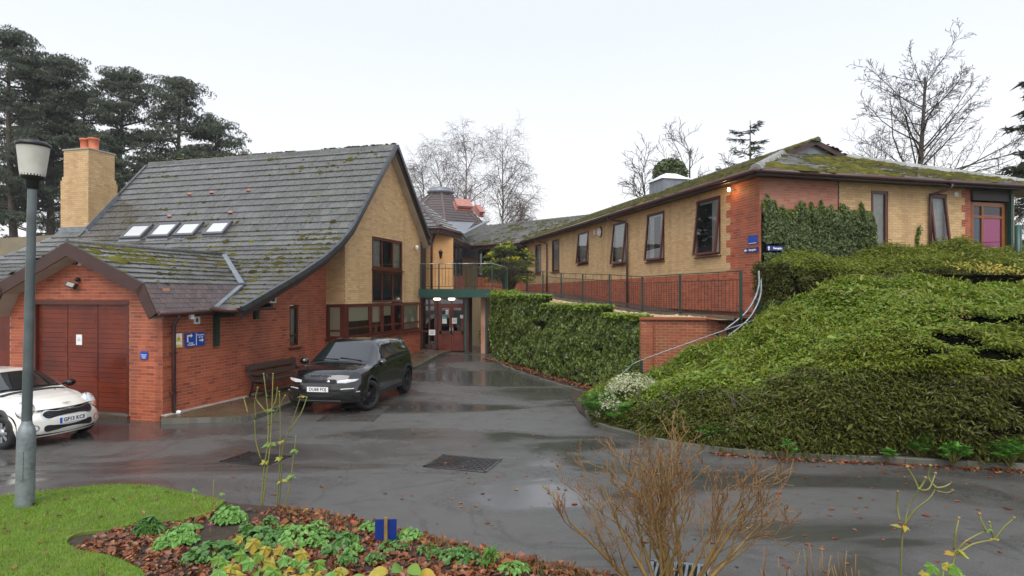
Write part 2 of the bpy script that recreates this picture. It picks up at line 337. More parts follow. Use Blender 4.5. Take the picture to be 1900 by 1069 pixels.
ys = [-60, -5] + [i for i in range(0, 42, 2)] + [60, 120, 400, 1500]
xs = [-1500, -300, -60] + list(range(-40, 44, 4)) + [70, 300, 1500]
mb = MB(); mb.grid([[(xx, yy, gz(xx, yy) - .04) for xx in xs] for yy in ys], False)
mb.build('ground', M['ground'], kind='structure', label='dark earth ground beyond the buildings')
mb = MB(); mb.grid([[(xx, yy, gz(xx, yy)) for xx in range(-34, 17, 3)] for yy in [1, 4, 8, 12, 14, 16] + [16 + i * .7 for i in range(1, 20)]], True)
mb.build('driveway', M['asphalt'], kind='structure', label='wet black asphalt driveway with shiny puddled patches')

def inside(poly, x, y):
    """vectorised point in polygon"""
    r = np.zeros(len(x), bool); j = len(poly) - 1
    for i in range(len(poly)):
        xi, yi = poly[i][0], poly[i][1]; xj, yj = poly[j][0], poly[j][1]
        with np.errstate(divide='ignore', invalid='ignore'):
            c = ((yi > y) != (yj > y)) & (x < (xj - xi) * (y - yi) / (yj - yi) + xi)
        r ^= c; j = i
    return r
def scatter_poly(poly, n):
    P = np.array([(p[0], p[1]) for p in poly]); lo, hi = P.min(0), P.max(0); out = []
    while sum(len(o) for o in out) < n:
        q = RNG.uniform(lo, hi, (n, 2)); out.append(q[inside(poly, q[:, 0], q[:, 1])])
    return np.concatenate(out)[:n]
def smooth_line(pts, k=6):
    """Catmull-Rom through points"""
    pts = [Vector(p) for p in pts]; out = []
    for i in range(len(pts) - 1):
        p0, p1, p2, p3 = pts[max(i - 1, 0)], pts[i], pts[i + 1], pts[min(i + 2, len(pts) - 1)]
        for j in range(k):
            t = j / k
            out.append(.5 * ((2 * p1) + (p2 - p0) * t + (2 * p0 - 5 * p1 + 4 * p2 - p3) * t * t + (3 * p1 - p0 - 3 * p2 + p3) * t ** 3))
    out.append(pts[-1]); return out
def resample(line, step):
    line = [Vector(p) for p in line]; out = [line[0]]; acc = 0
    for p, q in zip(line[:-1], line[1:]):
        d = (q - p).length; s = step - acc
        while s <= d: out.append(p.lerp(q, s / d)); s += step
        acc = (acc + d) % step
    return out

# --- the raised island in front: soil bed and lawn
front = smooth_line([gp(u, v) for u, v in [(-330, 985), (-150, 952), (0, 931), (100, 920), (200, 910), (280, 912), (345, 924), (420, 940), (500, 948), (580, 956), (700, 981), (800, 1006), (900, 1030), (1000, 1051), (1100, 1070), (1250, 1105), (1450, 1160), (1700, 1235), (2000, 1330)]])
BED = [Vector((p.x, p.y, 0)) for p in front] + [Vector((6.5, .6, 0)), Vector((-9, .6, 0))]
mb = MB(); mb.prism([(p.x, p.y, -.03) for p in BED], (0, 0, .09)); mb.build('flower_bed', M['soil'], kind='structure', label='dark soil flower bed beside the driveway')
lawn_up = [gp(u, v, .08) for u, v in [(-330, 985), (-150, 952), (0, 932), (100, 921), (200, 911), (280, 913), (345, 925), (405, 938)]]
lawn_bed = [gp(u, v, .08) for u, v in [(395, 950), (360, 961), (330, 967), (250, 974), (206, 984), (147, 991), (124, 1006), (147, 1021), (206, 1033), (250, 1052), (271, 1069), (296, 1110), (305, 1180)]]
lawn_up = [Vector((p.x, p.y - .02, .08)) for p in front if p.x < -3.75]
LAWN = lawn_up + smooth_line(lawn_bed) + [Vector((-3.2, .7, .08)), Vector((-8.8, .7, .08))]
mb = MB(); mb.prism([(p.x, p.y, .05) for p in LAWN], (0, 0, .04)); lawn = mb.build('lawn', M['lawn'], kind='structure', label='mown green lawn with scattered brown leaves')

# --- leaf / blade builders (numpy)
def blades(name, pos, h, w, lean, m, parent=None, **k):
    """grass-like triangles standing on pos"""
    n = len(pos); az = RNG.uniform(0, 2 * np.pi, n); le = RNG.uniform(0, lean, n); hh = h * RNG.uniform(.6, 1.3, n); ww = w * RNG.uniform(.7, 1.2, n)
    d = np.stack([np.cos(az) * np.sin(le), np.sin(az) * np.sin(le), np.cos(le)], 1); a2 = RNG.uniform(0, 2 * np.pi, n)
    s = np.stack([np.cos(a2), np.sin(a2), np.zeros(n)], 1) * ww[:, None] / 2
    v = np.empty((n, 3, 3)); v[:, 0] = pos - s; v[:, 1] = pos + s; v[:, 2] = pos + d * hh[:, None]
    o = link(name, np_mesh(name, v.reshape(-1, 3), np.arange(3 * n).reshape(-1, 3)), m, parent); tag(o, **k); return o
def leaf_mesh(name, pos, nrm, tip, size, aspect=.6, fold=.25, jitter=.5, sizevar=.4, hexa=False):
    """folded diamond leaves: nrm = rough facing, tip = rough tip direction"""
    n = len(pos); nr = unit(nrm + RNG.normal(0, jitter, (n, 3))); tp = tip + RNG.normal(0, jitter, (n, 3)); tp = unit(tp - nr * (tp * nr).sum(1, keepdims=True))
    sd = np.cross(nr, tp); s = size * np.exp(RNG.normal(0, sizevar, n))[:, None] if np.isscalar(size) else size[:, None]
    if hexa:                                             # rounder leaf: two quads either side of the midrib, tip curling down
        v = np.empty((n, 6, 3)); w = sd * s * aspect * .5; cu = RNG.uniform(.1, .5, (n, 1)) * fold * 1.6
        v[:, 0] = pos - tp * s * .48; v[:, 1] = pos - tp * s * .16 + w + nr * s * fold * .4; v[:, 2] = pos + tp * s * .22 + w * .78 + nr * s * fold * (.25 - cu); v[:, 3] = pos + tp * s * .56 - nr * s * cu; v[:, 4] = pos + tp * s * .22 - w * .78 + nr * s * fold * (.25 - cu); v[:, 5] = pos - tp * s * .16 - w + nr * s * fold * .4
        i = np.arange(n)[:, None] * 6; return np_mesh(name, v.reshape(-1, 3), np.concatenate([i + [0, 1, 2, 3], i + [0, 3, 4, 5]], 1).reshape(-1, 4))
    v = np.empty((n, 4, 3)); v[:, 0] = pos - tp * s * .45; v[:, 1] = pos + sd * s * aspect * .5 + nr * s * fold * .4; v[:, 2] = pos + tp * s * .55 - nr * s * fold * .2; v[:, 3] = pos - sd * s * aspect * .5 + nr * s * fold * .4
    i = np.arange(n)[:, None] * 4; f = np.concatenate([i + [0, 1, 2], i + [0, 2, 3]], 1).reshape(-1, 3)
    return np_mesh(name, v.reshape(-1, 3), f)
def leaves(name, pos, nrm, tip, size, m, parent=None, aspect=.6, fold=.25, jitter=.5, sizevar=.3, hexa=False, **k):
    o = link(name, leaf_mesh(name, np.asarray(pos), np.asarray(nrm), np.asarray(tip), size, aspect, fold, jitter, sizevar, hexa), m, parent); tag(o, **k); return o

q = scatter_poly(LAWN, 110000); q = q[q[:, 1] > 4.2]
blades('lawn_grass', np.column_stack([q, np.full(len(q), .088)]), .038, .0075, .7, M['grass'], kind='stuff', label='short bright green grass blades of the lawn', cat='grass')

# --- kerbs: every stone is a part
def kerb(name, line, label, w, h, step, m, inward):
    root = tag(link(name, None), kind='structure', label=label); pts = resample(line, step); proto = None
    for p, q in zip(pts[:-1], pts[1:]):
        d = (q - p); ln = d.length; d.normalize(); s = Vector((-d.y, d.x, 0)) * inward; c = (p + q) / 2 + s * w / 2
        c.z = gz(c.x, c.y) + h / 2 - .03
        if proto is None:
            b = MB(); e = .012; L2, W2, H2 = .5, w / 2, (h + .06) / 2
            b.hexa([(-L2, -W2, -H2), (L2, -W2, -H2), (L2, W2, -H2), (-L2, W2, -H2), (-L2, -W2, H2 - e), (L2, -W2, H2 - e), (L2, W2, H2 - e), (-L2, W2, H2 - e)])
            b.hexa([(-L2, -W2, H2 - e), (L2, -W2, H2 - e), (L2, W2, H2 - e), (-L2, W2, H2 - e), (-L2, -W2 + e, H2), (L2, -W2 + e, H2), (L2, W2 - e, H2), (-L2, W2 - e, H2)], skip=(0,))
            proto = b.mesh('kerb_stone')
        R = Matrix((d, s, UP)).transposed().to_4x4(); jit = random.uniform(-.004, .004)
        link('kerb_stone', proto, m, root, Matrix.Translation(c + UP * jit) @ R @ Matrix.Diagonal((ln - .008, 1, 1, 1)))
    return root
KR = smooth_line([gp(u, v) for u, v in [(1085, 770), (1100, 792), (1180, 815), (1260, 832), (1380, 846), (1500, 853), (1640, 860), (1900, 873), (2250, 890)]])
kerb('right_kerb', KR, 'mossy concrete kerb below the big hedge', .12, .11, .9, M['stone'], 1)
KI = smooth_line([gp(u, v) for u, v in [(905, 660), (925, 676), (960, 692), (1010, 708), (1060, 723), (1100, 737), (1120, 748), (1090, 770)]])
kerb('ivy_kerb', KI, 'low mossy edging under the ivy covered wall', .09, .06, .9, M['stone'], 1)
kerb('bed_edging', front, 'thin concrete edging round lawn and flower bed', .05, .035, .9, M['stone'], -1)

# --- raised brown pavement along the left side wall
edge = smooth_line([gp(u, v) for u, v in [(300, 787), (380, 784), (440, 782), (475, 777), (505, 766), (545, 751), (620, 722), (690, 700), (757, 690)]] + [LP(11.5, 1.75, gz(0, 24)), LP(12.6, 1.8, .4)])
M['pavement'] = mat('old_paving', (.075, .045, .032), .35, noise=[((.11, .085, .05), 2.0, .8), ((.05, .05, .018), 1.2, .6)], bump=(60, .4), wet=(1.6, .15, .5))
mb = MB(); inner = []
for p in edge:
    r = p - CL; a = r.dot(D1); inner.append(LP(max(a, -.02), -.05 if a < 6.3 else .6, p.z))
for p, q, i, j in zip(edge[:-1], edge[1:], inner[:-1], inner[1:]):
    h = .1; mb.hexa([(p.x, p.y, p.z - .05), (q.x, q.y, q.z - .05), (j.x, j.y, q.z - .05), (i.x, i.y, p.z - .05), (p.x, p.y, p.z + h), (q.x, q.y, q.z + h), (j.x, j.y, q.z + h + .04), (i.x, i.y, p.z + h + .04)], skip=(3, 5))
mb.build('pavement', M['pavement'], kind='structure', label='raised brown wet pavement along the brick side wall')
mb = MB()
for p, q in zip(edge[:-1], edge[1:]): mb.bar(p + UP * .05, q + UP * .05, .07, .12)
mb.build('pavement_edge', M['stone'], kind='structure', label='worn concrete edge of the raised pavement')
mb = MB()
for p, q in zip(inner[2:40], inner[3:41]): mb.bar(p + UP * .14 + H1 * .1, q + UP * .14 + H1 * .1, .14, .03)
mb.build('wall_footing', mat('pale_footing', (.42, .38, .33), .7, noise=((.25, .22, .18), 3, .7)), kind='structure', label='pale concrete footing strip at foot of side wall')

# --- manhole covers: frame, plate and raised treads
def cover(name, corners, label, nx, ny, group='manhole covers in the driveway'):
    P = [gp(*c) for c in corners]; c = sum(P, Vector()) / 4; root = thing(name, label, 'manhole cover', (c.x, c.y, c.z), group)
    X = (P[1] - P[0]).normalized(); sx = ((P[1] - P[0]).length + (P[2] - P[3]).length) / 2; sy = ((P[2] - P[1]).length + (P[3] - P[0]).length) / 2; Y = Vector((-X.y, X.x, 0))
    b = MB()
    for s, l, a, w in ((Y, X, sy, sx), (-Y, X, sy, sx), (X, Y, sx, sy), (-X, Y, sx, sy)): b.bar(c + s * a / 2 - l * (w / 2 + .02) + UP * .004, c + s * a / 2 + l * (w / 2 + .02) + UP * .004, .05, .012)
    b.build('frame', M['asphalt_dark'], root)
    b = MB(); b.box(c - UP * .003, sx - .05, sy - .05, .012, X, Y); plate = b.build('plate', M['asphalt_dark'], root)
    st = MB(); st.box((0, 0, 0), .07, .025, .012); me = st.mesh('tread')
    for i in range(nx):
        for j in range(ny):
            a = .78 if (i + j) % 2 else -.78; R = Matrix((X, Y, UP)).transposed().to_4x4() @ Matrix.Rotation(a, 4, 'Z')
            link('tread', me, M['asphalt_dark'], plate, Matrix.Translation(c + X * sx * ((i + .5) / nx - .5) * .94 + Y * sy * ((j + .5) / ny - .5) * .94 + UP * .007) @ R)
cover('manhole_cover', [(788, 866), (905, 877), (925, 853), (822, 845)], 'rectangular chequered manhole cover in open driveway', 14, 9, None)
cover('manhole_cover', [(418, 857), (500, 866), (530, 846), (452, 840)], 'chequered manhole cover behind the tall yellow green stems', 12, 8, None)
_d = M['asphalt_dark']; M['asphalt_dark'] = mat('worn_cover', (.075, .070, .066), .35, noise=((.05, .045, .04), 6, .7), wet=(2, .15, .4)); cover('manhole_cover', [(585, 782), (690, 782), (718, 757), (640, 752)], 'flush worn cover in front of the black car', 6, 4, None); M['asphalt_dark'] = _d

# --- slotted road gully grate below the bare shrub
c = gp(1262, 1064); root = thing('drain_grate', 'slotted iron drain grate in the road under bare shrub', 'drain', (c.x, c.y, c.z)); X = (gp(1310, 1069) - gp(1205, 1058)).normalized(); Y = Vector((-X.y, X.x, 0))
b = MB(); b.box(c + UP * .002, .56, .40, .006, X, Y); b.build('pit', mat('grate_pit', (.004, .004, .004), 1), root)
b = MB()
for s in (-1, 1): b.bar(c + Y * s * .2 - X * .3 + UP * .012, c + Y * s * .2 + X * .3 + UP * .012, .04, .02); b.bar(c + X * s * .28 - Y * .2 + UP * .012, c + X * s * .28 + Y * .2 + UP * .012, .04, .02)
b.build('frame', M['galv'], root)
for i in range(9):
    b = MB(); p = c + X * (i - 4) * .058 + UP * .013; b.bar(p - Y * .19 - X * .02, p + Y * .19 + X * .02, .026, .016); b.build('bar', M['galv'], root)
# ---------------------------------------------------------------- brickwork: every brick is real, the nearest ones are objects
BL, BH, MJ = .215, .065, .010
def brick_mesh():
    b = MB(); x, z, d = BL / 2, BH / 2, .0035
    b.hexa([(-x, -.004, -z), (x, -.004, -z), (x, d, -z), (-x, d, -z), (-x, -.004, z), (x, -.004, z), (x, d, z), (-x, d, z)], skip=(2,)); return b.mesh('brick')
_bm = {}
class Masonry:
    """collects the bricks of one thing; finish() makes the 300 nearest objects, the rest one mesh per wall"""
    def __init__(s, limit=300): s.walls = []; s.limit = limit
    def wall(s, thing_, name, o, U, N, z0, z1, spans, brick, mortar, thick=.2, off=0.0, phase=0):
        """o: origin on the ground plane, U along, N outward; spans(z) -> [(u0,u1)] solid intervals of the course"""
        o, U, N = Vector(o), Vector(U), Vector(N); mb = MB(); bricks = []; n = int(round((z1 - z0) / (BH + MJ)))
        h = (z1 - z0) / n
        for j in range(n):
            za = z0 + j * h; zm = za + h / 2
            for (u0, u1) in spans(zm):
                if u1 - u0 < .02: continue
                A, B = o + U * u0, o + U * u1; t = N * -thick; Z0, Z1 = UP * za, UP * (za + h)
                mb.hexa([A + Z0, B + Z0, B + t + Z0, A + t + Z0, A + Z1, B + Z1, B + t + Z1, A + t + Z1])
                k = math.floor(u0 / (BL + MJ)) - 1; x = k * (BL + MJ) + (((j + phase) % 2) * (BL + MJ) / 2)
                while x < u1:
                    a, b2 = max(x, u0), min(x + BL, u1)
                    if b2 - a > .03: bricks.append((o + U * ((a + b2) / 2) + UP * zm, b2 - a))
                    x += BL + MJ
        part = mb.build(name, mortar, thing_); s.walls.append((part, U, N, brick, bricks)); return part
    def finish(s):
        allb = []
        for wi, (part, U, N, br, bricks) in enumerate(s.walls):
            for bi, (c, ln) in enumerate(bricks):
                if abs(ln - BL) < .002 and (Vector((0, 0, HC)) - c).dot(N) > 0: allb.append(((c - Vector((0, 0, HC))).length, wi, bi))
        allb.sort(); chosen = set((w, b) for _, w, b in allb[:s.limit])
        for wi, (part, U, N, br, bricks) in enumerate(s.walls):
            R = Matrix((U, N, UP)).transposed().to_4x4(); key = br.name; rest = []
            if U.cross(N).z < 0: R = Matrix((-U, N, UP)).transposed().to_4x4()
            for bi, (c, ln) in enumerate(bricks):
                if (wi, bi) in chosen:
                    if key not in _bm: _bm[key] = brick_mesh()
                    link('brick', _bm[key], br, part, Matrix.Translation(c + N * random.uniform(-.001, .001)) @ R)
                else: rest.append((c, ln))
            if rest:
                C = np.array([tuple(c) for c, _ in rest]); Ln = np.array([l for _, l in rest])[:, None]; u = np.array(U); n = np.array(N); z = np.array([0, 0, 1.])
                C = C + n * RNG.uniform(-.001, .001, (len(C), 1)); v = np.empty((len(C), 8, 3)); i = 0
                for dz in (-1, 1):
                    for (sx, d) in ((-1, -.004), (1, -.004), (1, .0035), (-1, .0035)): v[:, i] = C + u * sx * Ln / 2 + n * d + z * dz * BH / 2; i += 1
                b = np.arange(len(C))[:, None] * 8; f = np.concatenate([b + q for q in ([2, 3, 7, 6], [0, 3, 2, 1], [4, 5, 6, 7], [1, 2, 6, 5], [3, 0, 4, 7])], 1).reshape(-1, 4)
                tag(link('brickwork', np_mesh('brickwork', v.reshape(-1, 3), f), br, part), kind='stuff')
def holes(u0, u1, ops):
    """spans of a rectangular wall with openings (ua,ub,za,zb)"""
    def f(z):
        cur = [(u0, u1)]
        for (a, b, c, d) in ops:
            if c < z < d:
                nx = []
                for (p, q) in cur:
                    if b <= p or a >= q: nx.append((p, q)); continue
                    if a > p: nx.append((p, a))
                    if b < q: nx.append((b, q))
                cur = nx
        return cur
    return f

# ---------------------------------------------------------------- tiled roofs: every tile is real, the nearest ones are objects
class Roofing:
    def __init__(s, limit=300): s.faces = []; s.limit = limit
    def face(s, part, O, E, S, length, spans, gauge=.345, w=.33, m=None, lip=.045, start=0, bond=True):
        """O on the eave line, E along the eave, S up the slope"""
        O, E, S = Vector(O), Vector(E).normalized(), Vector(S).normalized(); N = E.cross(S)
        if N.z < 0: N = -N
        n = max(1, int(round(length / gauge))); g = length / n; tiles = []
        for j in range(n):
            d = j * g; off = ((j + start) % 2) * w / 2 if bond else 0
            for (e0, e1) in spans(d + g * .5):
                x = math.floor(e0 / w) * w + off - w
                while x < e1:
                    a, b = max(x, e0), min(x + w, e1)
                    if b - a > .04: tiles.append((O + E * ((a + b) / 2) + S * d, b - a - .007))
                    x += w
        s.faces.append((part, E, S, N, g, w, lip, m, tiles))
    def finish(s, far=None):
        al = []
        for fi, F in enumerate(s.faces):
            part, E, S, N, g, w, lip, m, tiles = F
            for ti, (p, ln) in enumerate(tiles):
                if abs(ln - (w - .007)) < .002 and (Vector((0, 0, HC)) - p).dot(N) > 0:
                    u = CX + p.x / p.y * FPX
                    if -20 < u < 1920: al.append(((p - Vector((0, 0, HC))).length, fi, ti))
        al.sort(); ch = set((a, b) for _, a, b in al[:s.limit])
        for fi, (part, E, S, N, g, w, lip, m, tiles) in enumerate(s.faces):
            L2 = g + .06; t0 = .010
            loc = np.array([(-.5, 0, t0 - .008), (.5, 0, t0 - .008), (.5, L2, -.012), (-.5, L2, -.012), (-.5, 0, t0 + lip - .01), (.5, 0, t0 + lip - .01), (.5, L2, .010), (-.5, L2, .010)])
            F = [[4, 5, 6, 7], [0, 1, 5, 4], [1, 2, 6, 5], [3, 0, 4, 7]]
            me = None; rest = []
            E2 = E if E.cross(S).dot(N) > 0 else -E
            for ti, (p, ln) in enumerate(tiles):
                if (fi, ti) in ch:
                    if me is None:
                        q = loc.copy(); q[:, 0] *= ln; me = bpy.data.meshes.new('roof_tile'); me.from_pydata(q.tolist(), [], F); me.materials.append(m)
                    R = Matrix((E2, S, N)).transposed().to_4x4() @ Matrix.Rotation(random.gauss(0, .005), 4, 'X') @ Matrix.Rotation(random.gauss(0, .005), 4, 'Y') @ Matrix.Rotation(random.gauss(0, .004), 4, 'Z')
                    link('roof_tile', me, m, part, Matrix.Translation(p + N * random.uniform(0, .005)) @ R)
                else: rest.append((p, ln))
            if rest:
                n = len(rest); P = np.array([tuple(p) for p, _ in rest]); Ln = np.array([l for _, l in rest]); q = np.repeat(loc[None], n, 0); q[:, :, 0] *= Ln[:, None]
                q[:, :, 2] += RNG.uniform(0, .005, (n, 1)) + q[:, :, 0] * RNG.normal(0, .005, (n, 1)) + q[:, :, 1] * RNG.normal(0, .005, (n, 1)); q[:, :, 1] += q[:, :, 0] * RNG.normal(0, .004, (n, 1)) + RNG.normal(0, .002, (n, 1))
                A = np.stack([np.array(E2), np.array(S), np.array(N)]); v = q @ A + P[:, None]
                b = np.arange(n)[:, None] * 8; f = np.concatenate([b + k for k in F], 1).reshape(-1, 4)
                tag(link('tile_courses', np_mesh('tile_courses', v.reshape(-1, 3), f), m, part), kind='stuff')
OCT_V = np.array([(1, 0, 0), (.5, .87, 0), (-.5, .87, 0), (-1, 0, 0), (-.5, -.87, 0), (.5, -.87, 0), (0, 0, 1), (.45, .2, .75), (-.4, .3, .8), (-.1, -.5, .75)])
OCT_F = np.array([(0, 1, 7), (1, 2, 8), (2, 3, 8), (3, 4, 9), (4, 5, 9), (5, 0, 7), (7, 1, 8), (8, 3, 9), (9, 5, 7), (6, 7, 8), (6, 8, 9), (6, 9, 7)])
def blobs(name, pos, E, S, N, size, flat, m, parent, **k):
    """small moss cushions lying on a plane"""
    n = len(pos); A = np.stack([np.array(E), np.array(S), np.array(N)]); s = size * np.exp(RNG.normal(0, .45, (n, 1, 1))); a = RNG.uniform(0, 6.28, n)
    q = np.repeat(OCT_V[None], n, 0) * s; c, sn = np.cos(a)[:, None], np.sin(a)[:, None]; x = q[:, :, 0] * c - q[:, :, 1] * sn; y = q[:, :, 0] * sn + q[:, :, 1] * c
    q = np.stack([x * RNG.uniform(.8, 1.7, (n, 1)), y, q[:, :, 2] * flat], 2); v = q @ A + np.asarray(pos)[:, None]
    f = (np.arange(n)[:, None, None] * 10 + OCT_F[None]).reshape(-1, 3); o = link(name, np_mesh(name, v.reshape(-1, 3), f, True), m, parent); tag(o, kind='stuff', **k); return o
def vnoise(p, sc, seed=0):
    """cheap smooth value noise in 2-3 D (numpy)"""
    p = np.asarray(p) * sc; i = np.floor(p).astype(np.int64); f = p - i; f = f * f * (3 - 2 * f); D = p.shape[1]; r = 0
    for c in range(2 ** D):
        w = 1; h = np.full(len(p), seed * 7919 + 13, np.int64)
        for d in range(D):
            b = (c >> d) & 1; w = w * (f[:, d] if b else 1 - f[:, d]); h = (h * 374761393 + (i[:, d] + b) * 668265263) & 0x7fffffff; h = (h ^ (h >> 13)) * 1274126177 & 0x7fffffff
        r = r + w * ((h & 0xffff) / 65535.0)
    return r
def moss_on(part, O, E, S, length, spans, gauge, count, size, m, thr=.5, edge=.6, flat=.5, nsc=.9, seed=0, name='moss'):
    O, E, S = Vector(O), Vector(E).normalized(), Vector(S).normalized(); N = E.cross(S); N = N if N.z > 0 else -N; pts = []
    lo = min(a for d in (0, length * .5, length * .98) for a, _ in (spans(d) or [(0, 0)])); hi = max(b for d in (0, length * .5, length * .98) for _, b in (spans(d) or [(0, 0)]))
    g = length / max(1, round(length / gauge)); tries = RNG.uniform(0, 1, (count * 5, 3)); e = lo + tries[:, 0] * (hi - lo); d = tries[:, 1] * length
    near = tries[:, 2] < edge; d = np.where(near, np.floor(d / g) * g - .004 + RNG.uniform(-.02, .03, len(d)), d)
    nz = vnoise(np.stack([e, d], 1), nsc, seed) * .65 + vnoise(np.stack([e, d], 1), nsc * 4, seed + 1) * .35; ok = nz > thr + RNG.uniform(-.1, .1, len(d))
    for ee, dd in zip(e[ok], d[ok]):
        if 0 <= dd <= length and any(a <= ee <= b for a, b in spans(min(dd, length * .99))):
            fr = (dd % g) / g; pts.append(tuple(O + E * ee + S * dd + N * (.034 - .026 * fr)))
            if len(pts) >= count: break
    if pts: blobs(name, pts, E, S, N, size, flat, m, part)

# ---------------------------------------------------------------- windows
def window(parent, o, U, N, u0, u1, z0, z1, cols=(), rows=(), fm=None, gm=None, fw=.06, recess=.05, sill=True, tilt=0, fill='curtain', room=True, name='window', skip_room_mat=None):
    """framed window: frame > panes, sill, curtain, room lining. cols / rows: fractions of mullions / transoms; tilt: top hung sash pushed open"""
    o, U, N = Vector(o), Vector(U), Vector(N); fm = fm or M['frame']; gm = gm or M['glass']; H_ = z1 - z0; W_ = u1 - u0
    def P(u, z, d, t=0): return o + U * u + UP * z + N * (d - recess + t * (z1 - z))
    b = MB()
    for (a, c, e, f) in ((u0, u1, z1 - fw, z1), (u0, u1, z0, z0 + fw), (u0, u0 + fw, z0, z1), (u1 - fw, u1, z0, z1)):
        b.hexa([P(a, e, -.05), P(c, e, -.05), P(c, e, .03), P(a, e, .03), P(a, f, -.05), P(c, f, -.05), P(c, f, .03), P(a, f, .03)])
    w = b.build(name, fm, parent)
    s0, s1, q0, q1 = u0 + fw * .55, u1 - fw * .55, z0 + fw * .55, z1 - fw * .55
    us = [s0] + [s0 + (s1 - s0) * c for c in cols] + [s1]; zs = [q0] + [q0 + (q1 - q0) * r for r in rows] + [q1]
    b = MB(); k = fw * .8
    def bar(a, c, e, f, d=.035): b.hexa([P(a, e, -.03, tilt), P(c, e, -.03, tilt), P(c, e, d, tilt), P(a, e, d, tilt), P(a, f, -.03, tilt), P(c, f, -.03, tilt), P(c, f, d, tilt), P(a, f, d, tilt)])
    bar(s0, s1, q1 - k, q1 + .002); bar(s0, s1, q0 - .002, q0 + k); bar(s0 - .002, s0 + k, q0, q1, .037); bar(s1 - k, s1 + .002, q0, q1, .037)
    for c in us[1:-1]: bar(c - k / 2, c + k / 2, q0 + k, q1 - k)
    for c in zs[1:-1]: bar(s0 + k, s1 - k, c - k / 2, c + k / 2, .033)
    b.build('sash', fm, w)
    for i in range(len(us) - 1):
        for j in range(len(zs) - 1):
            g = MB(); a, c, e, f = us[i] + k * .4, us[i + 1] - k * .4, zs[j] + k * .4, zs[j + 1] - k * .4
            mm = gm(i, j) if callable(gm) else gm
            qq = [P(a, e, 0, tilt), P(c, e, 0, tilt), P(c, f, 0, tilt), P(a, f, 0, tilt)]; g.poly(qq if U.cross(UP).dot(N) > 0 else qq[::-1])
            g.build('pane', mm, w)
    if sill:
        b = MB(); b.hexa([P(u0 - .04, z0 - .06, -.05), P(u1 + .04, z0 - .06, -.05), P(u1 + .04, z0 - .06, recess + .07), P(u0 - .04, z0 - .06, recess + .07), P(u0 - .04, z0 - .001, -.05), P(u1 + .04, z0 - .001, -.05), P(u1 + .04, z0 - .02, recess + .07), P(u0 - .04, z0 - .02, recess + .07)]); b.build('sill', fm, w)
    def drape(a, c, e, f, d, m, nm, amp=.03):
        b = MB(); n = max(4, int((c - a) / .05)); rows_ = []
        for zz in (e, f): rows_.append([P(a + (c - a) * i / n, zz, d + amp * math.sin(i * 2.1)) for i in range(n + 1)])
        b.grid(rows_); b.build(nm, m, w)
    if fill == 'curtain': drape(u0 + .05, u0 + W_ * .42, z0, z1, -.07, M['curtain'], 'curtain')
    elif fill == 'curtains': drape(u0 + .05, u0 + W_ * .30, z0, z1, -.07, M['curtain'], 'curtain'); drape(u1 - W_ * .30, u1 - .05, z0, z1, -.07, M['curtain'], 'curtain')
    elif fill == 'net': drape(u0 + .02, u1 - .02, z0, z1, -.08, M['curtain'], 'curtain')
    elif isinstance(fill, tuple):                       # ('blind', depth fraction)
        drape(u0 + fw * .6, u1 - fw * .6, z1 - H_ * fill[1], z1, -.022, M['blind'], 'blind', .002)
    if room:
        b = MB(); q = [P(u0 + .01, z0 + .01, -.06), P(u1 - .01, z0 + .01, -.06), P(u1 - .01, z1 - .01, -.06), P(u0 + .01, z1 - .01, -.06)]; r = [p - N * .9 for p in q]
        b.poly(r)
        for i in range(4): b.poly([q[i], q[(i + 1) % 4], r[(i + 1) % 4], r[i]])
        b.build('room_lining', skip_room_mat or M['room'], w)
    return w
def pipe(parent, pts, r, m, name='downpipe'):
    b = MB(); b.tube(pts, r, 8); return b.build(name, m, parent)
_dg = [None]
def text_mesh(body, size, o, X, Y, m, parent, name='lettering', bold=0, align='CENTER'):
    cu = bpy.data.curves.new('t', 'FONT'); cu.body = body; cu.size = size; cu.align_x = align; cu.align_y = 'CENTER'; cu.extrude = .001; cu.offset = bold; cu.resolution_u = 3
    t = bpy.data.objects.new('t', cu); COL.objects.link(t); dg = bpy.context.evaluated_depsgraph_get(); me = bpy.data.meshes.new_from_object(t.evaluated_get(dg)); bpy.data.objects.remove(t); bpy.data.curves.remove(cu)
    X, Y = Vector(X).normalized(), Vector(Y).normalized(); Mx = Matrix((X, Y, X.cross(Y))).transposed().to_4x4(); me.transform(Matrix.Translation(o) @ Mx); me.name = name; me.materials.clear()
    return link(name, me, m, parent)
def plate(o, X, Y, w, h, t, m, name, parent=None, **k):
    X, Y = Vector(X).normalized(), Vector(Y).normalized(); b = MB(); b.box(o, w, h, t, X, Y, X.cross(Y)); return b.build(name, m, parent, **k)
# ================================================================ LEFT BUILDING
PR = [(1.27, 2.45), (3.4, 3.27), (4.7, 3.84), (5.55, 4.32), (6.3, 4.88), (9.35, 8.2)]
BACK = (12.45, 4.98); VB = 1.0; PROJ = .69; GA = 6.39; GE = 12.16
def prof(a):
    if a >= PR[-1][0]: return PR[-1][1] + (a - 9.35) * (BACK[1] - 8.2) / (BACK[0] - 9.35)
    for (a0, z0), (a1, z1) in zip(PR[:-1], PR[1:]):
        if a <= a1: return z0 + (a - a0) * (z1 - z0) / (a1 - a0)
def inv_up(z):
    for (a0, z0), (a1, z1) in zip(PR[:-1], PR[1:]):
        if z <= z1: return a0 + (z - z0) * (a1 - a0) / (z1 - z0)
    return 9.35
def inv_dn(z): return 9.35 + (8.2 - z) * (BACK[0] - 9.35) / (8.2 - BACK[1])
def on_plane(u, v, o, n):
    r = Vector(((u - CX) / FPX, 1, (HY - v) / FPX)); t = (Vector(o) - Vector((0, 0, HC))).dot(n) / r.dot(n); return Vector((0, 0, HC)) + r * t
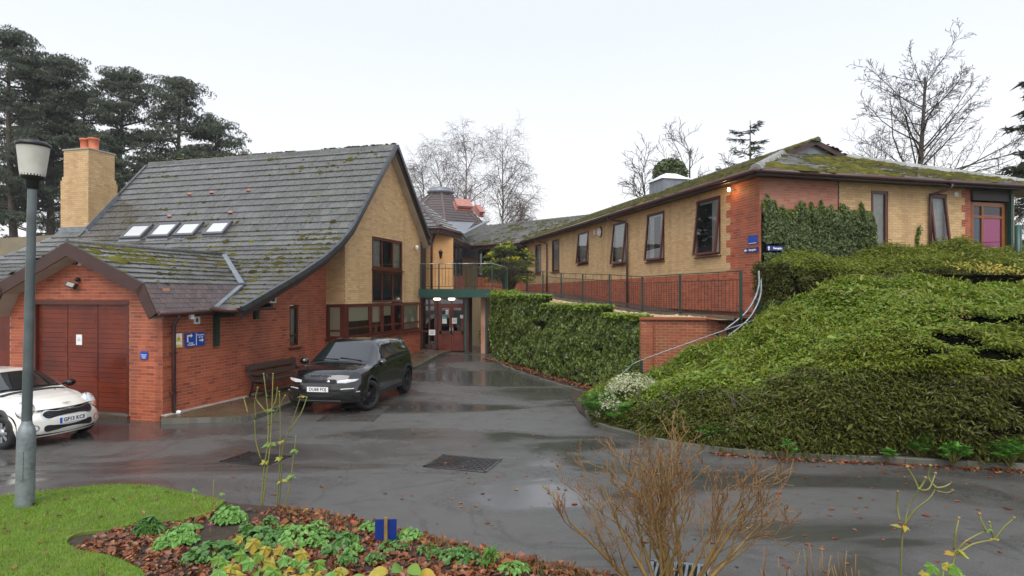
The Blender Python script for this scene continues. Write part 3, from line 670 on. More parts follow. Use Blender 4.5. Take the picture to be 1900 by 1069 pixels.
def LA(u, b, v=547): q = on_plane(u, v, LP(0, b, 0), H1) - CL; return q.dot(D1), q.z      # column on a plane b = const
def LB(u, a, v=547): q = on_plane(u, v, LP(a, 0, 0), D1) - CL; return q.dot(H1), q.z
LBD = thing('gabled_building', 'red and buff brick building with steep grey tiled roof, chimney and garage gable', 'building', (-7.7, 13.5, 0))
ms = Masonry(300); rf = Roofing(300)
GR, GRZ, GK, GKZ, GEV, GEZ = -2.26, 3.97, 2.16, 3.03, 2.49, 2.40      # garage ridge, kink and eave (distances from the ridge)

# --- walls
door = (-3.79, -.92, -.1, 2.68)
def garage_spans(z):
    lim = 2.28 if z < 2.5 else (2.28 if z < 2.95 else max(0, (GRZ - .08 - z) / .435))
    out = []
    for (p, q) in holes(-4.56, 0, [door])(z):
        p, q = max(p, GR - lim), min(q, GR + lim)
        if z < 2.9: p, q = (max(p, -4.56), q)
        if q > p: out.append((p, q))
    return out
ms.wall(LBD, 'garage_wall', LP(0, 0, 0), H1, -D1, -.05, 3.85, garage_spans, M['red_brick'], M['red_mortar'])
def side_spans(z):
    a0 = 0 if z < 2.42 else max(0, inv_up(z + .16))
    if 2.42 <= z < 3.0: a0 = max(1.0, inv_up(z + .12))
    cur = [(a0, GA + .02)]; w = (4.51, 4.97, 1.27, 2.47)
    return [(max(p, a0), q) for p, q in holes(a0, GA + .02, [w])(z)]
ms.wall(LBD, 'side_wall', LP(0, 0, 0), D1, H1, -.05, 4.75, side_spans, M['red_brick'], M['red_mortar'], phase=1)
ms.wall(LBD, 'bay_base_wall', LP(0, PROJ, 0), D1, H1, -.05, 1.33, holes(GA, GE, []), M['red_brick'], M['red_mortar'])
ms.wall(LBD, 'bay_return_wall', LP(GA, 0, 0), H1, -D1, -.05, 1.33, holes(0, PROJ, []), M['red_brick'], M['red_mortar'], phase=1)
def gable_spans(z):
    a0, a1 = max(GA, inv_up(z + .10)), min(GE, inv_dn(z + .10)); out = []
    for p, q in holes(GA, GE, [(8.13, 10.52, 2.4, 4.81)])(z):
        p, q = max(p, a0), min(q, a1)
        if q > p: out.append((p, q))
    return out
ms.wall(LBD, 'gable_wall', LP(0, PROJ, 0), D1, H1, 2.50, 8.05, gable_spans, M['buff_brick'], M['buff_mortar'])
ms.wall(LBD, 'gable_return_wall', LP(GA, 0, 0), H1, -D1, 2.50, 4.85, holes(0.0, PROJ, []), M['buff_brick'], M['buff_mortar'], phase=1)
ms.wall(LBD, 'bay_end_wall', LP(GE, 0, 0), H1, D1, -.05, 5.2, holes(-.5, PROJ, []), M['buff_brick'], M['buff_mortar'])

# --- chimney with corbelled shoulder, two pots
CA0, CA1, CB0, CB1 = 6.55, 7.75, -11.35, -10.02
for (z0, z1, g) in ((4.4, 7.05, 0), (7.05, 7.2, .03), (7.2, 8.18, .065)):
    ms.wall(LBD, 'chimney', LP(CA0 + g, 0, 0), H1, -D1, z0, z1, holes(CB0 + g, CB1 - g, []), M['buff_brick'], M['buff_mortar'], thick=1.0)
    ms.wall(LBD, 'chimney', LP(0, CB1 - g, 0), D1, H1, z0, z1, holes(CA0 + g, CA1 - g, []), M['buff_brick'], M['buff_mortar'], thick=1.0, phase=1)
b = MB(); b.box(LP((CA0 + CA1) / 2, (CB0 + CB1) / 2, 8.205), CB1 - CB0 - .06, CA1 - CA0 - .06, .05, H1, D1); cap = b.build('chimney_cap', mat('cement_cap', (.35, .32, .27), .8), LBD)
for bb in (-10.88, -10.48):
    b = MB(); b.lathe([(.19, 0), (.19, .06), (.165, .08), (.175, .42), (.205, .44), (.205, .50), (.15, .50), (.14, .1)], LP(7.15, bb, 8.22), 18, H1, D1); b.build('chimney_pot', M['terracotta'], cap)
b = MB()
for (a0, a1) in ((6.5, 6.9), (6.9, 7.3), (7.3, 7.8)): b.bar(LP(a0, CB1 + .03, prof(a0) + .10), LP(a1, CB1 + .03, prof(a1) + .10), .05, .22)
b.bar(LP(CA0 - .03, CB0, prof(CA0) + .05), LP(CA0 - .03, CB1 + .05, prof(CA0) + .05), .05, .2); b.build('chimney_flashing', M['lead'], LBD)

# --- main roof (bell-cast profile), one tiled plane after the other
def slab(name, quads, m, parent, t=.09):
    b = MB()
    for q in quads:
        n = (Vector(q[1]) - Vector(q[0])).cross(Vector(q[3]) - Vector(q[0])).normalized(); n = n if n.z > 0 else -n
        q = [Vector(p) - n * .012 for p in q]; b.hexa([p - n * t for p in q] + q)
    return b.build(name, m, parent)
def left_edge(a): return -10.12 if a > 6.45 else -11.45 - (6.45 - a) * .9
quads = []
for (a0, z0), (a1, z1) in zip(PR[:-1], PR[1:]):
    l0, l1 = (left_edge(a0), left_edge(min(a1, 6.4))) if a0 < 6.2 else (-10.12, -10.12)
    quads.append([LP(a0, l0, z0), LP(a0, VB - .03, z0), LP(a1, VB - .03, z1), LP(a1, l1, z1)])
quads.append([LP(9.35, -10.12, 8.2), LP(9.35, VB - .03, 8.2), LP(BACK[0], VB - .03, BACK[1]), LP(BACK[0], -10.12, BACK[1])])
ROOF = slab('main_roof', quads, M['brown_dark'], LBD)
def main_spans(a0, a1, ln):
    def f(d):
        a = a0 + (a1 - a0) * d / ln; lo = left_edge(a)
        return [(lo, VB)]
    return f
st = 0
for i, ((a0, z0), (a1, z1)) in enumerate(zip(PR[:-1], PR[1:])):
    S = (LP(a1, 0, z1) - LP(a0, 0, z0)); ln = S.length; sp = main_spans(a0, a1, ln)
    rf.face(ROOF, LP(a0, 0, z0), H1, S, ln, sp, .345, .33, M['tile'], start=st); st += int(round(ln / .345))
    cnt = [900, 700, 420, 260, 330][i]; thr = [.44, .46, .5, .52, .56][i]
    moss_on(ROOF, LP(a0, 0, z0), H1, S, ln, lambda d, sp=sp: [(max(sp(d)[0][0], -9.5), VB - .05)], .345, cnt, .038, M['moss_dark'], thr, .8, .5, .55, seed=i)
    moss_on(ROOF, LP(a0, 0, z0), H1, S, ln, lambda d, sp=sp: [(max(sp(d)[0][0], -9.5), VB - .05)], .345, cnt // 3, .036, M['moss'], thr + .04, .8, .5, .55, seed=i + 20)
S = LP(9.35, 0, 8.2) - LP(BACK[0], 0, BACK[1]); rf.face(ROOF, LP(BACK[0], 0, BACK[1]), H1, S, S.length, lambda d: [(-10.1, VB)], .345, .33, M['tile'])
# ridge tiles, verge caps, barge board and soffit
b0 = -10.12; n = 25
for i in range(n):
    b = MB(); p, q = LP(9.35, b0 + (VB - b0) * i / n + .004, 8.2), LP(9.35, b0 + (VB - b0) * (i + 1) / n - .004, 8.2); pr = [(-.17, -.13), (-.08, .035), (0, .07), (.08, .035), (.17, -.13)]
    for (x0, y0), (x1, y1) in zip(pr[:-1], pr[1:]): b.poly([p + D1 * x0 + UP * y0, q + D1 * x0 + UP * y0, q + D1 * x1 + UP * y1, p + D1 * x1 + UP * y1])
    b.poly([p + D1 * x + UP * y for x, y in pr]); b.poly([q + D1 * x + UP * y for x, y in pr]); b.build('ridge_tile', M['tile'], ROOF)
moss_on(ROOF, LP(9.35, 0, 8.26), H1, D1, .12, lambda d: [(-10.1, VB)], .2, 500, .04, M['moss'], .40, 0, .45, .7, seed=31)
def verge(bb, path, name, m, w, h, seg=.36):
    b = MB(); line = resample([LP(a, bb, z) for a, z in path], seg)
    for p, q in zip(line[:-1], line[1:]):
        d = (q - p).normalized(); b.bar(p + d * .006, q - d * .006, w, h, UP)
    return b.build(name, m, ROOF)
verge(VB + .03, [(a, z + .02) for a, z in PR], 'verge_cap', M['verge'], .11, .12); verge(VB + .03, [(9.35, 8.22), (BACK[0], BACK[1] + .02)], 'verge_cap', M['verge'], .11, .12)
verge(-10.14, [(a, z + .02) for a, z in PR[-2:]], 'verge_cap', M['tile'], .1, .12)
b = MB()
for (a0, z0), (a1, z1) in zip(PR[:-1] + [(9.35, 8.2)], PR[1:] + [BACK]): b.bar(LP(a0, VB - .02, z0 - .15), LP(a1, VB - .02, z1 - .13), .04, .15)
b.build('bargeboard', M['brown_dark'], ROOF)
b = MB()
for (a0, z0), (a1, z1) in zip(PR[3:-1] + [(9.35, 8.2)], PR[4:] + [BACK]): b.hexa([LP(a0, PROJ, z0 - .27), LP(a1, PROJ, z1 - .27), LP(a1, VB - .04, z1 - .27), LP(a0, VB - .04, z0 - .27), LP(a0, PROJ, z0 - .23), LP(a1, PROJ, z1 - .23), LP(a1, VB - .04, z1 - .23), LP(a0, VB - .04, z0 - .23)])
b.build('verge_soffit', M['soffit'], ROOF)
b = MB(); b.tube([LP(12.5, VB + .02, 4.93), LP(12.5, -1, 4.93)], .06, 8); b.build('gutter', M['gutter'], ROOF)
b = MB(); b.tube([LP(1.2, VB - .02, 2.44), LP(1.2, .2, 2.44)], .055, 8); b.build('gutter', M['gutter'], ROOF)
b = MB(); b.box(LP(1.9, .5, 2.44), .96, 1.4, .05, H1, D1); b.build('eaves_soffit', M['brown_dark'], ROOF)
# --- garage roof: two pitches with a steep skirt
GA0 = -.36; GQ = []
for s in (1, -1):
    GQ += [[LP(GA0, GR, GRZ), LP(4.6, GR, GRZ), LP(4.6, GR + s * GK, GKZ), LP(GA0, GR + s * GK, GKZ)], [LP(GA0, GR + s * GK, GKZ), LP(3.0, GR + s * GK, GKZ), LP(3.0, GR + s * GEV, GEZ), LP(GA0, GR + s * GEV, GEZ)]]
GROOF = slab('garage_roof', GQ, M['brown_dark'], LBD, .06)
for s in (1, -1):
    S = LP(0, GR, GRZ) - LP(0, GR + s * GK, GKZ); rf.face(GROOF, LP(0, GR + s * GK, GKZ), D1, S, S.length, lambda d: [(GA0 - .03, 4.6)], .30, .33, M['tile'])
    moss_on(GROOF, LP(0, GR + s * GK, GKZ), D1, S, S.length, lambda d: [(GA0, 4.4)], .30, 230, .04, M['moss'], .58, .5, .45, 1.0, seed=50)
    moss_on(GROOF, LP(0, GR + s * GK, GKZ), D1, S, S.length, lambda d: [(GA0, 4.4)], .30, 300, .035, M['moss_dark'], .42, .7, .5, .8, seed=52)
    moss_on(GROOF, LP(0, GR + s * GK * .45, GRZ - (GRZ - GKZ) * .45), D1, S, S.length * .44, lambda d: [(GA0, 1.3)], .30, 150, .055, M['moss'], .44, .2, .4, 1.3, seed=54)
    S = LP(0, GR + s * GK, GKZ) - LP(0, GR + s * GEV, GEZ); rf.face(GROOF, LP(0, GR + s * GEV, GEZ), D1, S, S.length, lambda d: [(GA0 - .02, 2.9)], .115, .165, M['plain_tile'], lip=.02)
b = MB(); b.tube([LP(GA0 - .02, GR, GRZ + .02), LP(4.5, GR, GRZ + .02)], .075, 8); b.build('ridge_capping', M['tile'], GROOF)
b = MB()
b.bar(LP(4.42, GR + .05, 4.0), LP(2.55, GR + GK + .06, 3.09), .14, .05); b.build('valley_lead', M['lead'], GROOF)
b = MB(); b.bar(LP(2.5, GR + GK + .08, 3.03), LP(1.32, GR + GEV + .03, 2.50), .12, .05); b.build('valley_lead', M['lead'], GROOF)
for s in (1, -1):
    top, kk, lo = (GR, GRZ), (GR + s * GK, GKZ), (GR + s * GEV, GEZ)
    for (p, q) in ((top, kk), (kk, lo)):
        nrm = Vector((-(q[1] - p[1]), (q[0] - p[0]))).normalized(); nrm = nrm if nrm.y < 0 or (nrm.y == 0) else -nrm; dd = .27
        pts = [(p[0], p[1]), (q[0], q[1]), (q[0] + nrm.x * dd * (.8 if q is lo else 1), q[1] + nrm.y * dd - (.0)), (p[0] + (0 if p is top else nrm.x * dd), p[1] - (dd * 1.1 if p is top else -nrm.y * dd))]
        b = MB(); b.prism([LP(GA0 - .01, x, z) for x, z in pts], D1 * -.035); b.build('bargeboard', M['brown'], GROOF)
        b = MB(); b.hexa([LP(GA0, pts[3][0], pts[3][1]), LP(GA0, pts[2][0], pts[2][1]), LP(0.0, pts[2][0], pts[2][1]), LP(0.0, pts[3][0], pts[3][1])] + [LP(a, x, z + .02) for a, (x, z) in ((GA0, pts[3]), (GA0, pts[2]), (0.0, pts[2]), (0.0, pts[3]))]); b.build('soffit', M['soffit'], GROOF)
b = MB(); b.tube([LP(GA0, GR + GEV + .04, GEZ), LP(1.25, GR + GEV + .04, GEZ)], .05, 8); b.build('gutter', M['gutter'], GROOF)
b = MB(); b.box(LP(.5, .10, 2.36), .26, 1.7, .04, H1, D1); b.build('eaves_soffit', M['brown_dark'], GROOF)
ms.finish(); rf.finish()

# --- skylights and small roof vents
def roof_hit(u, v):
    for (a0, z0), (a1, z1) in zip(PR[:-1], PR[1:]):
        n = (LP(a1, 0, z1) - LP(a0, 0, z0)).cross(H1); p = on_plane(u, v, LP(a0, 0, z0), n); r = p - CL; a = r.dot(D1)
        if a0 - .01 <= a <= a1 + .01: return a, r.dot(H1), r.z
    return None
for (ul, ur, vb, vt) in ((228, 262, 444, 421), (279, 313, 441.5, 418), (326, 359, 439, 417), (381, 414, 436.5, 415)):
    bl, br_, tp = roof_hit(ul, vb), roof_hit(ur, vb), roof_hit(ur + 27, vt)
    w = br_[1] - bl[1]; a0 = (bl[0] + br_[0]) / 2; a1 = tp[0]; bm = (bl[1] + br_[1]) / 2
    z0, z1 = prof(a0), prof(a1); S = (LP(a1, 0, z1) - LP(a0, 0, z0)); L_ = S.length; S.normalize(); N = H1.cross(S); N = N if N.z > 0 else -N; c = LP((a0 + a1) / 2, bm, (z0 + z1) / 2) + N * .06
    b = MB()
    for sgn in (-1, 1): b.box(c + H1 * sgn * w / 2, .09, L_, .12, H1, S, N); b.box(c + S * sgn * L_ / 2, w + .09, .10, .118, H1, S, N)
    sk = b.build('skylight', mat('skylight_frame', (.10, .10, .11), .4), ROOF); b = MB(); b.box(c + N * .03, w - .08, L_ - .1, .012, H1, S, N); b.build('pane', mat('skylight_pane', (.55, .58, .60), .04, spec=1.0), sk)
    b = MB(); b.box(c - S * (L_ / 2 + .14) - N * .02, w + .1, .2, .02, H1, S, N); b.build('flashing', M['lead'], sk)
for (u, v) in ((353, 363), (394, 360), (462, 356), (315, 404), (428, 397)):
    h = roof_hit(u, v); b = MB(); b.lathe([(.10, 0), (.09, .04), (.06, .07), (.0, .085)], LP(h[0], h[1], h[2]) + UP * .03, 10); b.build('roof_vent', M['pink_tile'], ROOF)

# --- garage door of three panels with boards, dark side door, recess
b = MB(); b.box(LP(.05, (door[0] + door[1]) / 2, 2.63), door[1] - door[0], .12, .11, H1, D1); b.box(LP(.05, door[0] + .04, 1.3), .08, .12, 2.6, H1, D1); b.box(LP(.05, door[1] - .04, 1.3), .08, .12, 2.6, H1, D1); gd = b.build('garage_door', M['frame'], LBD)
pw = (door[1] - door[0] - .16) / 3
for i in range(3):
    x0 = door[0] + .08 + i * pw
    b = MB(); b.box(LP(.10, x0 + pw / 2, 1.35), pw - .012, .03, 2.46, H1, D1); pn = b.build('door_panel', mat('door_joint', (.05, .008, .004), .6), gd)
    nb = 22
    for j in range(nb):
        b = MB(); hh = 2.46 / nb; b.box(LP(.078, x0 + pw / 2, .12 + hh * (j + .5)), pw - .02, .018, hh - .006, H1, D1); b.build('board', M['door_wood'], pn)
b = MB(); b.box(LP(.05, -2.35, .09), 2.85, .14, .05, H1, D1); b.build('threshold', M['stone'], gd)
b = MB(); b.box(LP(.02, -2.35, .02), 2.9, .2, .12, H1, D1); b.build('step', M['pavement'], gd)
b = MB(); b.box(LP(.5, -5.6, 1.2), 2.0, .06, 2.4, H1, D1); sd = b.build('side_door', M['door_wood'], LBD)
b = MB(); b.lathe([(.03, 0), (.03, .05), (0, .06)], LP(.46, -4.75, 1.15), 10, H1, UP, -D1); b.build('handle', M['steel_rail'], sd)
b = MB(); b.box(LP(.45, -5.6, 2.55), 2.1, .3, .3, H1, D1); b.build('door_lintel', M['brown_dark'], LBD)
b = MB(); b.box(LP(2.5, -4.5, 1.2), .2, 4.0, 2.4, H1, D1); b.box(LP(4.5, -8, 1.2), 8, .2, 2.4, H1, D1); b.build('inner_wall', M['room'], LBD)

# --- windows of the side wall and of the gable bay
window(LBD, LP(0, 0, 0), D1, H1, 4.51, 4.97, 1.27, 2.47, rows=(.26,), fill='net', recess=.06)
upw = window(LBD, LP(0, PROJ, 0), D1, H1, 8.13, 10.52, 3.72, 4.81, cols=(.32, .68), fill='curtains', sill=True, recess=.04, skip_room_mat=M['room_lit'])
window(LBD, LP(0, PROJ, 0), D1, H1, 8.13, 10.52, 2.53, 3.66, cols=(.32, .68), gm=M['panel_dark'], fill=None, sill=False, recess=.04, room=False)
cols = [LA(u, PROJ)[0] for u in (643, 688, 709.5, 729.5, 747.5, 777)]
fills = [('blind', .50), ('blind', .58), ('blind', .40), None, ('blind', 1.0)]
for i in range(5):
    window(LBD, LP(0, PROJ, 0), D1, H1, (GA + .12 if i == 0 else cols[i]) + .0, (GE - .02 if i == 4 else cols[i + 1]) - .004, 1.38, 2.49, rows=(.28,), fill=fills[i], recess=.03, sill=False, fw=.07, skip_room_mat=M['room_lit'] if i in (2, 3) else None)
window(LBD, LP(GA, 0, 0), H1, -D1, .02, PROJ - .08, 1.38, 2.49, rows=(.22,), fill=('blind', 1.0), recess=.03, sill=False, fw=.07)
b = MB(); b.box(LP(GA + .06, PROJ - .06, 1.935), .11, .11, 1.11, D1, H1); b.build('corner_post', M['frame'], LBD)
b = MB(); b.bar(LP(GA, PROJ + .02, 1.355), LP(GE + .02, PROJ + .02, 1.355), .14, .05); b.bar(LP(GA - .02, 0, 1.355), LP(GA - .02, PROJ + .09, 1.355), .12, .048); b.build('bay_sill', M['frame'], LBD)
# --- down pipe, vents, brackets on the side wall
pipe(LBD, [LP(.22, .22, 2.36), LP(.22, .2, 2.28), LP(.24, .075, 2.1), LP(.24, .075, .12)], .042, M['gutter'])
for z in (.6, 1.5): b = MB(); b.box(LP(.24, .06, z), .13, .1, .05, D1, H1); b.build('pipe_bracket', M['gutter'], LBD)
b = MB(); b.lathe([(.05, 0), (.045, .06), (.03, .1)], LP(.30, .12, .16), 10, D1, UP, H1); b.build('pipe_shoe', M['white'], LBD)
def wall_vent(o, U, N, w, h, parent=LBD):
    b = MB(); X = Vector(U)
    for s in (-1, 1): b.box(o + X * s * (w / 2 - .02) + N * .02, .04, .04, h, X, N); b.box(o + UP * s * (h / 2 - .02) + N * .02, w - .08, .038, .04, X, N)
    v = b.build('wall_vent', M['white'], parent); b = MB(); b.box(o + N * .012, w - .06, .01, h - .06, X, N); b.build('grille', M['room'], v)
wall_vent(LP(LA(500, 0)[0] + .1, .012, 2.72), D1, H1, .26, .30); wall_vent(LP(.95, .012, 2.20), D1, H1, .17, .17)
b = MB(); b.box(LP(.62, .2, 2.30), .10, .06, .12, D1, H1); b.build('gutter_clip', M['white'], LBD)
for (a, z0, z1) in ((1.56, 1.54, 2.34), (3.0, 2.15, 2.55)):
    b = MB(); b.box(LP(a, .05, (z0 + z1) / 2), .13, .09, z1 - z0, D1, H1); b.bar(LP(a, .1, z1 - .05), LP(a, .55, z1 - .02), .09, .1); b.build('timber_bracket', M['green_rail'], LBD)
b = MB(); b.lathe([(.05, 0), (.07, .06), (.06, .13), (0, .16)], LP(11.6, PROJ + .1, 4.62), 12); b.build('alarm_dome', M['white'], LBD)

# --- small things on the walls: signs, notices, camera, floodlight (their own things)
def sign_on(name, label, cat, c, X, Y, w, h, m):
    t = thing(name, label, cat, tuple(c)); plate(c, X, Y, w, h, .012, m, 'panel', t); return t
s = sign_on('warning_sign', 'white warning sign with yellow triangle beside the brown downpipe', 'sign', LP(.415, .022, 1.765), D1, UP, .21, .31, M['sign_white'])
c = LP(.415, .032, 1.765); b = MB(); b.prism([c + D1 * x + UP * y for x, y in ((-.08, -.02), (.08, -.02), (0, .12))], H1 * .002); b.build('triangle', M['sign_yellow'], s)
b = MB(); b.box(c + UP * .035 + H1 * .004, .05, .002, .02, D1, H1); b.build('symbol', M['black'], s); plate(c - UP * .12, D1, UP, .16, .05, .002, M['sign_yellow'], 'caption', s)
c = LP(.91, .022, 1.755); s = sign_on('direction_sign', 'blue sign with two white arrows and divider, on side wall', 'sign', c, D1, UP, .60, .32, M['blue_sign']); f = c + H1 * .009
def seg(p, q, w): b = MB(); b.bar(f + D1 * p[0] + UP * p[1], f + D1 * q[0] + UP * q[1], .002, w, UP) if abs(q[0] - p[0]) > abs(q[1] - p[1]) else b.box(f + D1 * p[0] + UP * (p[1] + q[1]) / 2, w, .002, abs(q[1] - p[1]), D1, H1); return b.build('arrow_shaft', M['sign_white'], s)
seg((-.23, -.05), (-.23, .112), .035); seg((-.2475, .095), (-.12, .095), .035); seg((.03, -.14), (.03, .14), .022); seg((.12, -.03), (.21, -.03), .03)
for (x, y) in ((-.08, .095), (.26, -.03)):
    b = MB(); b.prism([f + D1 * (x - .06) + UP * (y - .05), f + D1 * x + UP * y, f + D1 * (x - .06) + UP * (y + .05)], H1 * .002); b.build('arrow_head', M['sign_white'], s)
for (txt, x, y) in (('House', -.13, -.075), ('Reception', -.125, -.12), ('Reception', .165, .10), ('via Lift', .165, .045)): text_mesh(txt, .052, f + D1 * x + UP * y + H1 * .002, D1, UP, M['sign_white'], s, bold=.0015)
c = LP(-.022, -.485, 1.455); s = sign_on('notice_sign', 'small square blue notice with white lines on garage pier', 'sign', c, H1, UP, .20, .18, M['blue_sign'])
for i, (w, y) in enumerate(((.11, .045), (.16, .015), (.13, -.012), (.12, -.036), (.09, -.062))): plate(c - D1 * .0075 + UP * y - H1 * (.02 if i == 0 else 0), H1, UP, w, .008 if i else .006, .003, M['sign_white'] if i else M['navy_sign'], 'text_line', s)
c = LP(.058, -2.45, 1.755); s = sign_on('paper_notice', 'white paper notice pinned on the brown garage door', 'notice', c, H1, UP, .17, .24, M['paper'])
for i in range(3): plate(c - D1 * .0075 + UP * (.04 - .03 * i), H1, UP, .07 + .02 * i, .006, .002, M['room'], 'text_line', s)
c = LP(-.03, LB(151, 0)[0], 3.52); s = thing('security_camera', 'white dome security camera under the garage gable peak', 'camera', tuple(c))
b = MB(); b.lathe([(.055, 0), (.06, .04), (.052, .08), (.03, .1)], c + D1 * .03, 16, H1, UP, -D1); b.build('housing', M['white'], s); b = MB(); b.lathe([(.035, 0), (.03, .03), (0, .045)], c - D1 * .05 - H1 * .02, 14, H1, UP, -D1); b.build('lens', M['black'], s)
c = LP(-.03, LB(145, 0)[0], 3.02); s = thing('floodlight', 'black floodlight with motion sensor on garage gable', 'floodlight', tuple(c))
b = MB(); b.lathe([(.05, 0), (.055, .05), (.03, .08), (0, .09)], c + UP * .13 + H1 * .05, 14, H1, UP, -D1); b.build('sensor', M['black'], s)
tl = (UP * .45 - D1 * .9).normalized(); b = MB(); b.box(c - D1 * .10 - H1 * .04, .26, .07, .13, (H1 - UP * .25).normalized(), tl, (H1 - UP * .25).normalized().cross(tl)); b.build('head', M['black'], s)
b = MB(); b.box(c - D1 * .10 - H1 * .04 - tl * -.037, .21, .004, .09, (H1 - UP * .25).normalized(), tl, (H1 - UP * .25).normalized().cross(tl)); b.build('lens', mat('flood_glass', (.35, .33, .28), .1), s); b = MB(); b.bar(c + D1 * .02, c - D1 * .08, .03, .03); b.build('arm', M['black'], s)
# ================================================================ RIGHT BUILDING
RBD = thing('long_building', 'single storey buff brick wing with red corner and mossy hipped roof', 'building', (6.95, 17.2, 2.2))
ms = Masonry(300); rf = Roofing(300)
RW = [(1.88, 3.27, 4.05, 5.92), (5.41, 6.81, 4.07, 5.92), (8.64, 10.01, 4.08, 5.92), (12.85, 14.32, 4.33, 5.92), (17.15, 18.47, 4.08, 5.92), (20.53, 21.77, 4.1, 5.92)]
EZ = 6.12; BAND = 3.47
def tooth(z): return 1.38 if int((z - 2.0) / .225) % 2 else 1.60
ms.wall(RBD, 'plinth_wall', RP(0, 0, 0), D3, N3, 1.7, BAND, holes(0, 24.5, []), M['red_brick'], M['red_mortar'])
ms.wall(RBD, 'corner_wall', RP(0, 0, 0), D3, N3, BAND, EZ, lambda z: [(0, tooth(z))], M['red_brick'], M['red_mortar'])
ms.wall(RBD, 'long_wall', RP(0, 0, 0), D3, N3, BAND, EZ, lambda z: [(p, q) for p, q in holes(tooth(z), 24.5, RW)(z)], M['buff_brick'], M['buff_mortar'])
FW = [(3.81, 4.44, 4.15, 5.90), (5.98, 6.67, 4.18, 5.86), (7.60, 9.04, 3.9, 5.74)]
M['pink_brick'] = mat('pink_brick', (.36, .13, .085), .65, vary=[(.44, .185, .125), (.40, .15, .10), (.47, .21, .14), (.34, .12, .08)], noise=[((.5, .28, .2), 1.5, .5)], bump=(150, .06))
def tooth2(z): return 7.24 if int((z - 2.0) / .225) % 2 else 7.38
ms.wall(RBD, 'front_corner_wall', RF(0, 0, 0), D4, N4, 1.7, EZ, lambda z: [(0, 2.64 if z > BAND else 9.1)], M['pink_brick'], M['red_mortar'], phase=1)
ms.wall(RBD, 'front_wall', RF(0, 0, 0), D4, N4, BAND, EZ, lambda z: [(p, min(q, tooth2(z))) for p, q in holes(2.66, 9.1, FW)(z) if p < tooth2(z)], M['buff_brick'], M['buff_mortar'])
ms.wall(RBD, 'front_quoin', RF(0, 0, 0), D4, N4, BAND, EZ, lambda z: [(tooth2(z), 7.6)], M['red_brick'], M['red_mortar'])
ms.finish()
b = MB(); b.box(RF(9.3, -4, 4), .2, 8, 4.2, D4, N4); b.box(RP(12, -9.3, 4), 24, .2, 4.2, D3, N3); b.build('rear_wall', M['buff_brick'], RBD)
# windows: several top hung sashes stand open
for i, (a, c, z0, z1) in enumerate(RW):
    window(RBD, RP(0, 0, 0), D3, N3, a, c, z0, z1, tilt=[.10, .085, .10, .09, 0, 0][i], fill=['curtain', 'curtains', 'net', 'net', 'net', 'net'][i], recess=.03, fw=.08, sill=True)
    if i < 5:
        b = MB(); b.box(RP((a + c) / 2, -.10, z1 - .13), c - a - .16, .03, .07, D3, N3); b.build('blind_rail', M['white'], RBD)
window(RBD, RF(0, 0, 0), D4, N4, *FW[0], fill='net', recess=.04, fw=.07); window(RBD, RF(0, 0, 0), D4, N4, *FW[1], fill='net', recess=.03, fw=.07, tilt=.12)
M['pink_blind'] = mat('pink_blind', (.78, .04, .36), .6); M['blue_blind'] = mat('blue_blind', (.03, .11, .24), .6)
window(RBD, RF(0, 0, 0), D4, N4, 7.62, 9.02, 4.16, 5.7, cols=(.33,), rows=(.72,), fm=M['frame_amber'], fill=None, recess=.04, fw=.09, sill=False)
b = MB(); b.box(RF(8.57, -.065, 4.77), .88, .01, 1.1, D4, N4); b.build('blind', M['pink_blind'], RBD); b = MB(); b.box(RF(7.88, -.065, 4.77), .40, .01, 1.1, D4, N4); b.build('blind', M['blue_blind'], RBD)
b = MB(); b.box(RF(8.35, .0, 5.93), 1.5, .16, .36, D4, N4); b.build('window_head', M['brown_dark'], RBD)
b = MB(); b.box(RF(9.16, .06, 4.6), .10, .12, 3.0, D4, N4); b.build('corner_post', M['green_paint'], RBD)
b = MB(); b.box(RF(8.3, -.02, 3.3), 1.5, .1, 1.2, D4, N4); b.build('apron_panel', M['brown_dark'], RBD)
b = MB(); b.box(RF(2.65, .005, 5.0), .03, .02, 2.2, D4, N4); b.build('movement_joint', M['brown_dark'], RBD)
# roof: hipped front with a gablet
OV = .5; RZ0 = 6.22; TR = 4.85; RISE = 2.05; RUN = TR + OV; GN = 3.7; LEN = math.hypot(RUN, RISE); cs = RUN / LEN
M['mossy_tile'] = mat('mossy_tile', (.068, .066, .050), .6, vary=[(.095, .092, .07), (.08, .078, .055), (.06, .058, .04)], noise=[((.060, .062, .016), 1.6, .85), ((.085, .080, .018), 7, .7)], bump=(50, .4))
quads = [[RP(-OV, OV, RZ0), RP(26, OV, RZ0), RP(26, -TR, RZ0 + RISE), RP(3.75, -TR, RZ0 + RISE)], [RF(-OV, OV, RZ0), RF(2 * TR + OV, OV, RZ0), RF(6.0, -GN, RZ0 + 4.2 * RISE / RUN), RF(3.7, -GN, RZ0 + 4.2 * RISE / RUN)],
         [RP(-OV, -2 * TR - OV, RZ0), RP(26, -2 * TR - OV, RZ0), RP(26, -TR, RZ0 + RISE), RP(3.4, -TR, RZ0 + RISE)]]
quads[2] = [RP(GN, -6.0, RZ0 + 4.2 * RISE / RUN), RP(-OV, -2 * TR - OV, RZ0), RP(26, -2 * TR - OV, RZ0), RP(26, -6.0, RZ0 + 4.2 * RISE / RUN)]
quads += [[RP(GN, -6.0, RZ0 + 4.2 * RISE / RUN), RP(26, -6.0, RZ0 + 4.2 * RISE / RUN), RP(26, -TR, RZ0 + RISE), RP(3.4, -TR, RZ0 + RISE)]]
quads[0] = [RP(-OV, OV, RZ0), RP(26, OV, RZ0), RP(26, -3.7, RZ0 + 4.2 * RISE / RUN), RP(GN, -3.7, RZ0 + 4.2 * RISE / RUN)]
